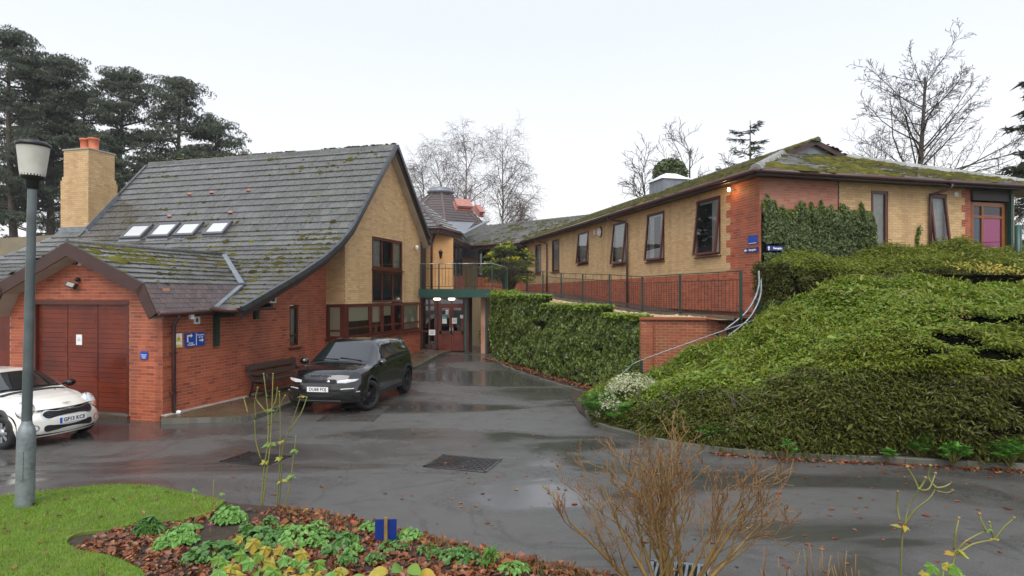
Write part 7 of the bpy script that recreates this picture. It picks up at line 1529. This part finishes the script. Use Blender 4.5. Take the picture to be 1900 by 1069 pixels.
for sg in (1, -1):
    b = MB(); b.lathe([(0, -.11), (.08, -.09), (.115, -.01), (.10, .06), (.03, .09)], (.86, sg * 1.04, 1.10), 16, (0, 1, 0), (0, 0, .78), (1, 0, 0)); b.bar((.84, sg * .86, 1.04), (.85, sg * 1.0, 1.06), .04, .04); b.build('door_mirror', M['paint_black'], sv.root)
    # slim swept headlight, air vent and fog strip
    pts = [(.44, .80), (.44, .745), (.62, .735), (.80, .77), (.87, .82), (.70, .822)]; hl = sv.front_patch('headlight', [(sg * y, z) for y, z in pts], M['lens'], .018, smooth=False); sv.front_patch('light_strip', [(sg * y, z) for y, z in ((.45, .752), (.62, .742), (.78, .772), (.62, .752))], M['plate_white'], .026, parent=hl)
    sv.front_patch('corner_intake', [(sg * y, z) for y, z in ((.50, .60), (.54, .40), (.74, .44), (.80, .60))], M['mesh'], .010, smooth=False); sv.front_patch('fog_strip', [(sg * y, z) for y, z in ((.52, .615), (.52, .59), (.79, .60), (.79, .62))], M['lens'], .016)
    sv.front_patch('side_reflector', [(sg * y, z) for y, z in ((.83, .54), (.83, .52), (.90, .525), (.90, .545))], M['lens'], .012)
    b = MB(); p0, p1 = sv.deform(1.24, sg * .50, sv.top_z(1.24, .5)) + UP * .005, sv.deform(1.86, sg * .57, sv.top_z(1.86, .57)) + UP * .004; b.bar(p0, p1, .03, .012); b.build('bonnet_crease', M['paint_black'], sv.root)
g = sv.front_patch('grille', rr(.42, .05, .775, .03, .03), M['mesh'], .010)
for z in (.752, .775, .798): b = MB(); b.tube([sv.deform(2.18, y, z) + Vector((.014, 0, 0)) for y in np.linspace(-.39, .39, 9)], .005, 5); b.build('grille_bar', M['trim'], g)
p = sv.deform(2.18, .24, .775) + Vector((.024, 0, 0)); b = MB(); b.lathe([(.028, 0), (.02, .008), (0, .009)], p, 14, (0, 1.5, 0), UP, (1, 0, 0)); b.build('badge', M['chrome'], g)
sv.front_patch('bumper_crease', rr(.80, .006, .665, .006, .006), M['trim'], .008); sv.front_patch('lower_intake', rr(.52, .07, .42, .03, .03), M['mesh'], .008); sv.front_patch('skid_plate', rr(.50, .016, .325, .015, .015), mat('skid_grey', (.25, .26, .27), .35, metal=.5), .014); sv.front_patch('lower_blade', [(-.78, .37), (-.5, .385), (.5, .385), (.78, .37), (.78, .355), (-.78, .355)], M['trim'], .012)
pc = sv.deform(2.18, 0, .60) + Vector((.022, 0, 0)); b = MB(); b.box(pc, .012, .52, .112); pl = b.build('number_plate', M['plate_white'], sv.root); text_mesh('DU68 FOJ', .10, pc + Vector((.0075, 0, 0)), (0, 1, 0), UP, M['plate_black'], pl, bold=.002)
xx = 2.10; zz = sv.top_z(xx, 0); sl = (Vector((2.14, 0, sv.top_z(2.14, 0))) - Vector((2.04, 0, sv.top_z(2.04, 0)))).normalized(); text_mesh('R A N G E   R O V E R', .055, sv.deform(xx, 0, zz) + Vector((.012, 0, .014)), (0, 1, 0), -sl, mat('letter_grey', (.16, .16, .165), .3, metal=.6), sv.root, bold=.003)
for xw in sp['axles']:
    for sg in (1, -1): sv.wheel(xw, sg, .82, .365, .265, .235, (M['alloy_dark'], M['rim_dark']), 5, math.radians(-24) if xw > 0 else 0, True)
# ================================================================ LAMP POST, BENCH
LPB = gp(46, 940, .08); LPT = at(62, 262, LPB.y); ax = (LPT - LPB); LH = ax.length; ax.normalize(); lx = ax.cross(Vector((0, 1, 0))).normalized(); ly = ax.cross(lx)
lp = thing('lamp_post', 'galvanised street lamp post with frosted lantern standing on the lawn', 'street lamp', tuple(LPB))
b = MB(); b.lathe([(.108, -.05), (.105, .0), (.103, .90), (.100, .95), (.085, 1.02), (.062, 1.07), (.062, 1.09), (.058, 1.1)], LPB, 24, lx, ly, ax); b.build('base_sleeve', M['galv'], lp)
b = MB(); b.lathe([(.058, 1.05), (.050, LH - .62), (.050, LH - .60)], LPB, 20, lx, ly, ax); b.build('pole', M['pole'], lp)
b = MB(); b.box(LPB + ax * .55 + lx * 0 - ly * -.100, .09, .012, .36, lx, ly, ax); b.build('access_door', M['galv'], lp)
L0 = LPB + ax * (LH - .62); b = MB(); b.lathe([(.048, 0), (.075, .02), (.075, .10), (.085, .12), (.125, .125), (.132, .17), (.135, .19)], L0, 24, lx, ly, ax); b.build('lantern_base', M['black'], lp)
b = MB(); b.lathe([(.132, .17), (.142, .24), (.176, .55), (.18, .56)], L0, 28, lx, ly, ax); b.build('diffuser', mat('frosted_diffuser', (.62, .60, .55), .35, noise=((.45, .43, .37), 5, .5)), lp)
b = MB(); b.lathe([(.178, .545), (.192, .55), (.192, .585), (.15, .61), (.06, .625), (.055, .65), (0, .66)], L0, 28, lx, ly, ax); b.build('cap', M['black'], lp)
# bench: iron ends, timber slats
a0, a1 = LA(466, .3)[0] + .1, LA(560, .3)[0]; zb = .13; BN = thing('park_bench', 'dark timber bench with black iron ends against the side wall', 'bench', tuple(LP((a0 + a1) / 2, .4, zb)))
M['bench_wood'] = mat('bench_wood', (.055, .032, .022), .45, vary=[(.07, .042, .028), (.045, .026, .018)], noise=((.09, .06, .045), 8, .5))
for a in (a0 + .06, a1 - .06):
    b = MB()
    for pts in ([(.12, 0), (.20, .22), (.22, .40), (.14, .62), (.08, .84)], [(.72, 0), (.62, .14), (.66, .28), (.70, .42), (.66, .56), (.62, .60)], [(.12, .60), (.24, .55), (.44, .56), (.62, .61)], [(.20, .39), (.45, .37), (.68, .40)], [(.16, .12), (.4, .17), (.64, .14)], [(.06, .02), (.18, .02)], [(.66, .02), (.80, .02)]): b.tube(smooth_line([LP(a, y, zb + z) for y, z in pts], 4), .024, 7)
    b.build('iron_end', M['iron'], BN)
for (y, z, w, h, t) in ((.07, .76, .03, .15, .18), (.12, .56, .03, .12, .18)): b = MB(); n_ = (H1 * 1 + UP * t).normalized(); b.box(LP((a0 + a1) / 2, y + .02, zb + z), a1 - a0, w, h, D1, n_, D1.cross(n_)); b.build('back_slat', M['bench_wood'], BN)
for i in range(5): b = MB(); b.box(LP((a0 + a1) / 2, .24 + i * .095, zb + .425 - .01 * math.sin(i)), a1 - a0, .075, .028, D1, H1); b.build('seat_slat', M['bench_wood'], BN)

# ================================================================ FOREGROUND BED
def bedz(x, y): return .06
q = scatter_poly(BED, 60000); ok = ~inside(LAWN, q[:, 0], q[:, 1]) & (q[:, 1] > 4.6) & (q[:, 1] < 8.6); q = q[ok][:17000]
dens = (vnoise(q, 1.2, 3) > .16) & ~((q[:, 0] < -3.1) & (q[:, 1] > 7.72)); q = q[dens]; z = .065 + RNG.uniform(0, .035, len(q)); leaves('leaf_litter', np.column_stack([q, z]), np.tile([0, -.1, 1.], (len(q), 1)), RNG.normal(0, 1, (len(q), 3)), .046, M['dead_leaf'], None, .72, .3, .42, .45, hexa=True, kind='stuff', label='russet fallen leaves covering the flower bed', cat='leaves')
q = scatter_poly(LAWN, 500); q = q[q[:, 1] > 4.5]; leaves('lawn_leaves', np.column_stack([q, np.full(len(q), .115)]), np.tile([0, 0, 1.], (len(q), 1)), RNG.normal(0, 1, (len(q), 3)), .045, M['dead_leaf'], None, .7, .5, .4, kind='stuff', label='scattered small brown leaves on the lawn', cat='leaves')
# leaves flattened on the wet road
P = []
for _ in range(420):
    if random.random() < .7: x = random.uniform(-1, 8.5); y = random.uniform(5.5, 10.3)
    else: x = random.uniform(-6, 3); y = random.uniform(8, 16)
    P.append((x, y, gz(x, y) + .006))
P = np.array(P); P = P[~inside(BED, P[:, 0], P[:, 1])]; leaves('road_leaves', P, np.tile([0, 0, 1.], (len(P), 1)), RNG.normal(0, 1, (len(P), 3)), .055, M['dead_leaf'], None, .75, .12, .06, hexa=True, kind='stuff', label='wet brown leaves stuck to the driveway', cat='leaves')
# stubble of cut stalks and low grass along the bed edge
fl = [p for p in front if p.y > 5]; cand = []
for _ in range(2600):
    i = random.randrange(len(front) - 1); p = front[i].lerp(front[i + 1], random.random())
    if p.x < -2.9 or p.x > 1.4 or p.y < 5.2: continue
    cand.append((p.x + random.gauss(0, .05), p.y - .08 - abs(random.gauss(0, .16)), .06))
blades('cut_stalks', np.array(cand), .10, .009, .35, M['stalk'], None, kind='stuff', label='brown cut stalks along the bed edge', cat='stalks')
cand = np.array(cand); g2 = cand[RNG.uniform(0, 1, len(cand)) < .7] + RNG.normal(0, .05, (int((RNG.uniform(0, 1, len(cand)) < 0).sum()) or 1, 3)) * 0; blades('edge_grass', g2, .055, .008, .8, M['clover'], None, kind='stuff', label='low green grass tufts along the bed edge', cat='grass')
def clump(u, v, r, h, n, m, label, size=.055, aspect=.8, name='leafy_clump', dz=.06, tip=None):
    c = gp(u, v, dz); t = thing(name, label, 'plant', tuple(c)); a = RNG.uniform(0, 6.283, n); d = np.sqrt(RNG.uniform(0, 1, n)); P = np.column_stack([c.x + d * np.cos(a) * r, c.y + d * np.sin(a) * r * .8, c.z + h * (1 - d ** 2) * RNG.uniform(.6, 1.05, n) + .03]); out = np.column_stack([np.cos(a) * d, np.sin(a) * d, np.full(n, .1)])
    leaves('leaves', P, out * .6 + [0, -.15, .9], out, size, M[m], t, aspect, .25, .35, hexa=True); b = MB()
    for i in range(0, n, max(1, n // 30)): b.tube([tuple(c), tuple(P[i])], .003, 3, False)
    b.build('stems', M['stem'], t); return t
clump(330, 1008, .21, .14, 380, 'clover', 'pale green leafy clump in the russet leaves'); clump(425, 968, .21, .16, 360, 'clover', 'pale green leafy clump behind the yellow leaves', .05); clump(275, 990, .16, .16, 200, 'geum', 'dark fern like tuft at lawn edge', .09, .25)
clump(300, 1020, .10, .10, 60, 'clover', 'small pale green sprig at the tip of bed'); clump(480, 1010, .30, .14, 260, 'geum', 'dark green leafy ground cover in mid bed', .06); clump(560, 1005, .32, .14, 260, 'clover', 'fresh green ground cover before the cut stalks', .05); clump(643, 1012, .13, .10, 46, 'geum', 'small dark green rosette below orange flower', .11, .45); clump(760, 1000, .16, .09, 120, 'clover', 'low pale green tuft beside the blue sign', .045); clump(395, 1035, .28, .13, 160, 'geum', 'blue green leafy plant among russet leaves', .07)
clump(850, 1040, .22, .10, 150, 'geum', 'low green tuft between cut stalks right of blue sign', .05); clump(690, 985, .16, .07, 110, 'clover', 'low pale green tuft left of blue sign', .045); clump(910, 1050, .10, .16, 40, 'clover', 'upright yellow green tuft among the cut stalks', .10, .2)
for (u, v) in ((455, 985), (500, 978), (530, 990), (590, 985), (615, 1000), (455, 1015), (610, 1030), (660, 1030), (580, 1015), (700, 1045), (640, 1048), (360, 1045), (520, 1000), (730, 1020), (800, 1030), (880, 1045), (960, 1060), (345, 985)):
    tag(clump(u + random.uniform(-6, 6), v, random.uniform(.09, .17), random.uniform(.05, .10), random.randint(50, 110), (gm_ := random.choice(('clover', 'geum', 'geum', 'hosta'))), {'clover': 'small pale green ground cover plant among the fallen leaves', 'geum': 'small dark green ground cover plant among the fallen leaves', 'hosta': 'small glossy mid green ground cover plant among fallen leaves'}[gm_], random.uniform(.035, .05), .7), group='ground cover plants in the bed')
for (u, v, m, l) in ((655, 990, 'orange_flower', 'small orange flower beside the blue sign'), (390, 996, 'purple', 'tiny purple flower among green clumps')):
    c = gp(u, v, .06); t = thing('flower', l, 'flower', tuple(c)); b = MB(); b.tube([c, c + UP * .12], .003, 4); b.build('stem', M['stem'], t)
    for k in range(7): b = MB(); a = k * .9; p = c + UP * .13; d = Vector((math.cos(a), math.sin(a), .3)); s = d.cross(UP).normalized() * .014; b.poly([p, p + d * .02 + s, p + d * .042, p + d * .02 - s]); b.build('petal', M[m], t)
# lobed yellow leaves
def lobed(c, R_, nrm, tip, m, parent, seed):
    rg = random.Random(seed); n_ = Vector(nrm).normalized(); t_ = (Vector(tip) - n_ * Vector(tip).dot(n_)).normalized(); s_ = n_.cross(t_); pts = []
    for a, r in ((-2.55, .55), (-2.1, .74), (-1.75, .62), (-1.35, .80), (-1.05, .92), (-.80, .72), (-.55, .70), (-.28, .85), (0, 1.05), (.28, .85), (.55, .70), (.80, .72), (1.05, .92), (1.35, .80), (1.75, .62), (2.1, .74), (2.55, .55)): r *= R_ * rg.uniform(.9, 1.1); pts.append(Vector(c) + t_ * math.cos(a) * r + s_ * math.sin(a) * r - n_ * (r * r / R_ * .28) + n_ * .02 * math.sin(a * 5))
    b = MB(); c0 = Vector(c) - t_ * .12 * R_
    for i in range(len(pts)): b.poly([c0, pts[i], pts[(i + 1) % len(pts)]], True)
    return b.build('leaf', m, parent)
YS = thing('yellow_leaved_shrub', 'shrub with large lobed yellow autumn leaves in the bed', 'shrub', tuple(gp(500, 1100, .06)))
sd = MB()
for i, (u, v) in enumerate(((470, 1008), (447, 1030), (520, 1020), (545, 1042), (500, 1045), (478, 1060), (430, 1055), (405, 1062), (568, 1062), (590, 1048), (545, 1075), (515, 1085), (455, 1085), (420, 1085), (385, 1080), (610, 1072), (580, 1090), (480, 1030), (560, 1028), (535, 1005), (445, 1000), (405, 1038), (630, 1062), (462, 1045), (492, 1020), (508, 1062), (532, 1058), (560, 1050), (438, 1068), (418, 1046), (586, 1070), (525, 1038), (470, 1075))):
    Y = 5.75 - (v - 1000) * .009 + random.uniform(-.15, .15); c = at(u, v, Y); g_ = lobed(c, random.uniform(.055, .10), (random.gauss(0, .35), -.75 + random.gauss(0, .25), .75), (random.gauss(0, .7), -.5, -.35), [M['yellow_leaf'], M['hosta'], M['yellow_leaf'], M['clover']][i % 4], YS, i); b0 = gp(500, 1100, .06); sd.tube([b0, Vector(b0).lerp(c, .6) + UP * .05, c], [.008, .006, .004], 5, False)
sd.build('stems', M['shrub_wood'], YS)
HS = thing('broad_leaved_plant', 'plant with broad glossy green leaves at the front of bed', 'plant', tuple(gp(740, 1120, .06))); b0 = gp(740, 1120, .06)
for i, (u, v, a) in enumerate(((700, 1058, -.9), (735, 1050, -.2), (770, 1052, .5), (795, 1062, .9), (750, 1068, .1), (690, 1070, -1.1), (625, 1060, -1.3), (660, 1072, -.8))):
    c = at(u, v, 5.35 + random.uniform(-.1, .1)); d = Vector((math.sin(a), -.35, .35)).normalized(); s = d.cross(Vector((0, -.5, .85))).normalized(); n_ = s.cross(d); rows = []
    for f in np.linspace(0, 1, 7): w = .058 * math.sin(math.pi * min(1, f * .93 + .05)) ** .8; p = c + d * (f - .5) * .20 - UP * .10 * f * f; rows.append([p - s * w + n_ * .012, p, p + s * w + n_ * .012])
    b = MB(); b.grid(rows); b.build('leaf', M['hosta'] if i % 3 else M['yellow_leaf'], HS)
# tall perennial stems with button heads
def stalks(name, label, lines, Y, r, heads=True, leafn=(), base=None):
    pts0 = lines[0][0]; t = thing(name, label, 'plant', tuple(base or at(*pts0, Y)), None); b = MB(); P, T_ = [], []
    for ln in lines:
        pl = [at(u, v, Y + random.uniform(-.03, .03)) for u, v in ln]; sm = smooth_line(pl, 4); b.tube(sm, [r * (1 - .45 * i / len(sm)) for i in range(len(sm))], 5)
        if heads: h = MB(); h.lathe([(0, -.008), (.011, -.004), (.013, .006), (.008, .014), (0, .016)], sm[-1], 8); h.build('seed_head', M['stalk'] if random.random() < .5 else M['stem'], t)
    b.build('stems', M['stem'], t); pos = []
    for (u, v, k, s) in leafn:
        c = np.array(at(u, v, Y)); a = RNG.uniform(0, 6.283, k); d = np.column_stack([np.cos(a), np.sin(a), RNG.uniform(-.3, .3, k)]); pos.append((c + d * s * .5, d, s))
    for c, d, s in pos: leaves('leaf', c, np.tile([0, -.5, 1.], (len(c), 1)), d, s, M['yellow_leaf'] if random.random() < .4 else M['hosta'], t, .5, .2, .15)
k = .3639; Z = lambda L_: [(340 + x * k, 680 + y * k) for x, y in L_]
stalks('tall_perennial', 'tall yellow green perennial stems with button heads before the black car', [Z(l) for l in ([(395, 745), (412, 520), (430, 400), (432, 240), (410, 40)], [(400, 745), (435, 470), (445, 380), (455, 120), (458, 40)], [(430, 240), (395, 200), (370, 160), (380, 110)], [(432, 240), (470, 180), (480, 110)], [(440, 300), (480, 220), (520, 150)], [(485, 750), (500, 560), (505, 430), (540, 330), (600, 150)], [(475, 750), (490, 520), (495, 300), (490, 130)], [(510, 745), (545, 600), (560, 480), (575, 360)], [(540, 330), (600, 240), (630, 160)], [(370, 265), (365, 200), (368, 165)], [(395, 470), (370, 380), (365, 280)], [(330, 240), (310, 165)])], gp(487, 948).y, .0095, True, [(340 + 440 * k, 680 + 400 * k, 7, .08), (340 + 420 * k, 680 + 490 * k, 6, .09), (340 + 500 * k, 680 + 470 * k, 6, .08), (340 + 575 * k, 680 + 430 * k, 5, .08), (340 + 560 * k, 680 + 560 * k, 5, .08), (340 + 500 * k, 680 + 585 * k, 5, .08), (340 + 440 * k, 680 + 225 * k, 5, .06), (340 + 600 * k, 680 + 155 * k, 4, .05), (340 + 500 * k, 680 + 385 * k, 4, .06)])
stalks('rose_stem', 'bare thorny stem rising from the green clumps by lawn', [Z(l) for l in ([(155, 860), (130, 780), (95, 740), (60, 680), (45, 630)], [(130, 780), (150, 700), (155, 600), (158, 575)], [(150, 700), (185, 660), (195, 610)], [(60, 680), (50, 650), (75, 640)])], 7.3, .008, False, [(340 + 50 * k, 680 + 630 * k, 3, .05), (340 + 200 * k, 680 + 650 * k, 4, .05)])
kz = .2632; Z2 = lambda L_: [(1400 + x * kz, 820 + y * kz) for x, y in L_]
stalks('anemone_stalk', 'tall branching green stalk with round seed heads over the road', [Z2(l) for l in ([(1026, 1150), (1030, 940), (1045, 620), (1060, 580), (1090, 450), (1160, 335)], [(1160, 335), (1120, 250), (1075, 180)], [(1160, 335), (1190, 290), (1205, 255)], [(1055, 590), (1130, 480), (1230, 400), (1280, 325)], [(1280, 325), (1225, 250), (1240, 170)], [(1280, 325), (1340, 315), (1385, 290)], [(1280, 345), (1350, 360), (1395, 345)], [(1165, 340), (1230, 330), (1275, 225)], [(1025, 560), (1005, 450), (1010, 355)])], 5.0, .009, True, [(1400 + 1045 * kz, 820 + 600 * kz, 4, .075)])
stalks('anemone_stalk', 'low branching green stalk with yellowing leaves over the road', [Z2(l) for l in ([(1330, 1150), (1380, 950), (1420, 790), (1490, 700), (1630, 625)], [(1630, 625), (1600, 560), (1585, 510)], [(1430, 790), (1540, 720), (1690, 690)], [(1690, 690), (1760, 600), (1830, 540)], [(1690, 690), (1670, 620), (1655, 570)], [(1405, 760), (1420, 640), (1440, 540)])], 5.0, .009, True, [(1400 + 1420 * kz, 820 + 785 * kz, 6, .09), (1400 + 1690 * kz, 820 + 690 * kz, 4, .04), (1400 + 1640 * kz, 820 + 620 * kz, 3, .04)])
AL = thing('autumn_plant', 'yellowing broad leaves of a plant below the green stalks', 'plant', tuple(at(1750, 1120, 4.9)))
for i, (u, v) in enumerate(((1730, 1052), (1760, 1050), (1775, 1058), (1720, 1068), (1750, 1072), (1790, 1075))): lobed(at(u, v, 4.9 + random.uniform(-.1, .1)), .07, (random.gauss(0, .3), -.6, .8), (random.gauss(0, .8), -.4, -.3), M['yellow_leaf'] if i % 2 else M['hosta'], AL, 60 + i)
b = MB(); b.tube([at(1750, 1120, 4.9), at(1750, 1060, 4.9)], .006, 5); b.build('stem', M['stem'], AL)
b = MB()
for i in range(26): u = random.uniform(1410, 1600); p = at(u, 1085, 5.0); b.tube([p, p + Vector((random.gauss(0, .03), 0, random.uniform(.10, .34)))], [.005, .003], 4)
b.build('dry_stalks', M['stalk'], label='thin dry brown stalks standing at the edge of bed', cat='stalks')
# blue sign on a stake, seen from behind
c = gp(717, 1012, .05); t = thing('stake_sign', 'small blue sign on wooden stake in the flower bed', 'sign', tuple(c)); ctr = at(716, 982.5, c.y); plate(ctr, Vector((1, .05, 0)), UP, .235, .225, .01, M['navy_sign'], 'panel', t); b = MB(); b.box(Vector((ctr.x + .005, ctr.y - .022, (ctr.z + .12) / 2 + .03)), .035, .03, ctr.z + .10); b.build('stake', M['shrub_wood'], t)
# bare reddish shrub
sh = dict(r=.021, rmin=.0030, split=1, cnt=[6, 5, 3], **{'from': [.25, .25, .2]}, ang=[36, 36, 34], len=[.62, .55, .55], taper=[.35, .3, .2], grav=[.05, .09, .10], wob=.14)
sb = Vector((1.42, 5.45, .03)); rg = random.Random(4); lead = []
for i in range(11):
    a = rg.uniform(0, 6.283); k_ = rg.uniform(.05, 1.0); lead.append((rg.uniform(-.10, .12), (math.cos(a) * k_ * .72, math.sin(a) * k_ * .6, 1), rg.uniform(.68, 1.0), rg.uniform(.8, 1.5)))
lead += [(-.08, (-.95, .1, .62), .85, 1.4), (-.05, (-.75, .3, .85), .9, 1.3), (.08, (.9, -.1, .7), .85, 1.3), (.06, (.7, .3, .9), .9, 1.3)]
sh['leads'] = lead; branch_tree('bare_shrub', 'bare reddish brown shrub in front of the driveway', sb, 1.32, sh, M['shrub_wood'], M['shrub_twig'], 77)
for o in THINGS:
    if '_w' in o: del o['_w']
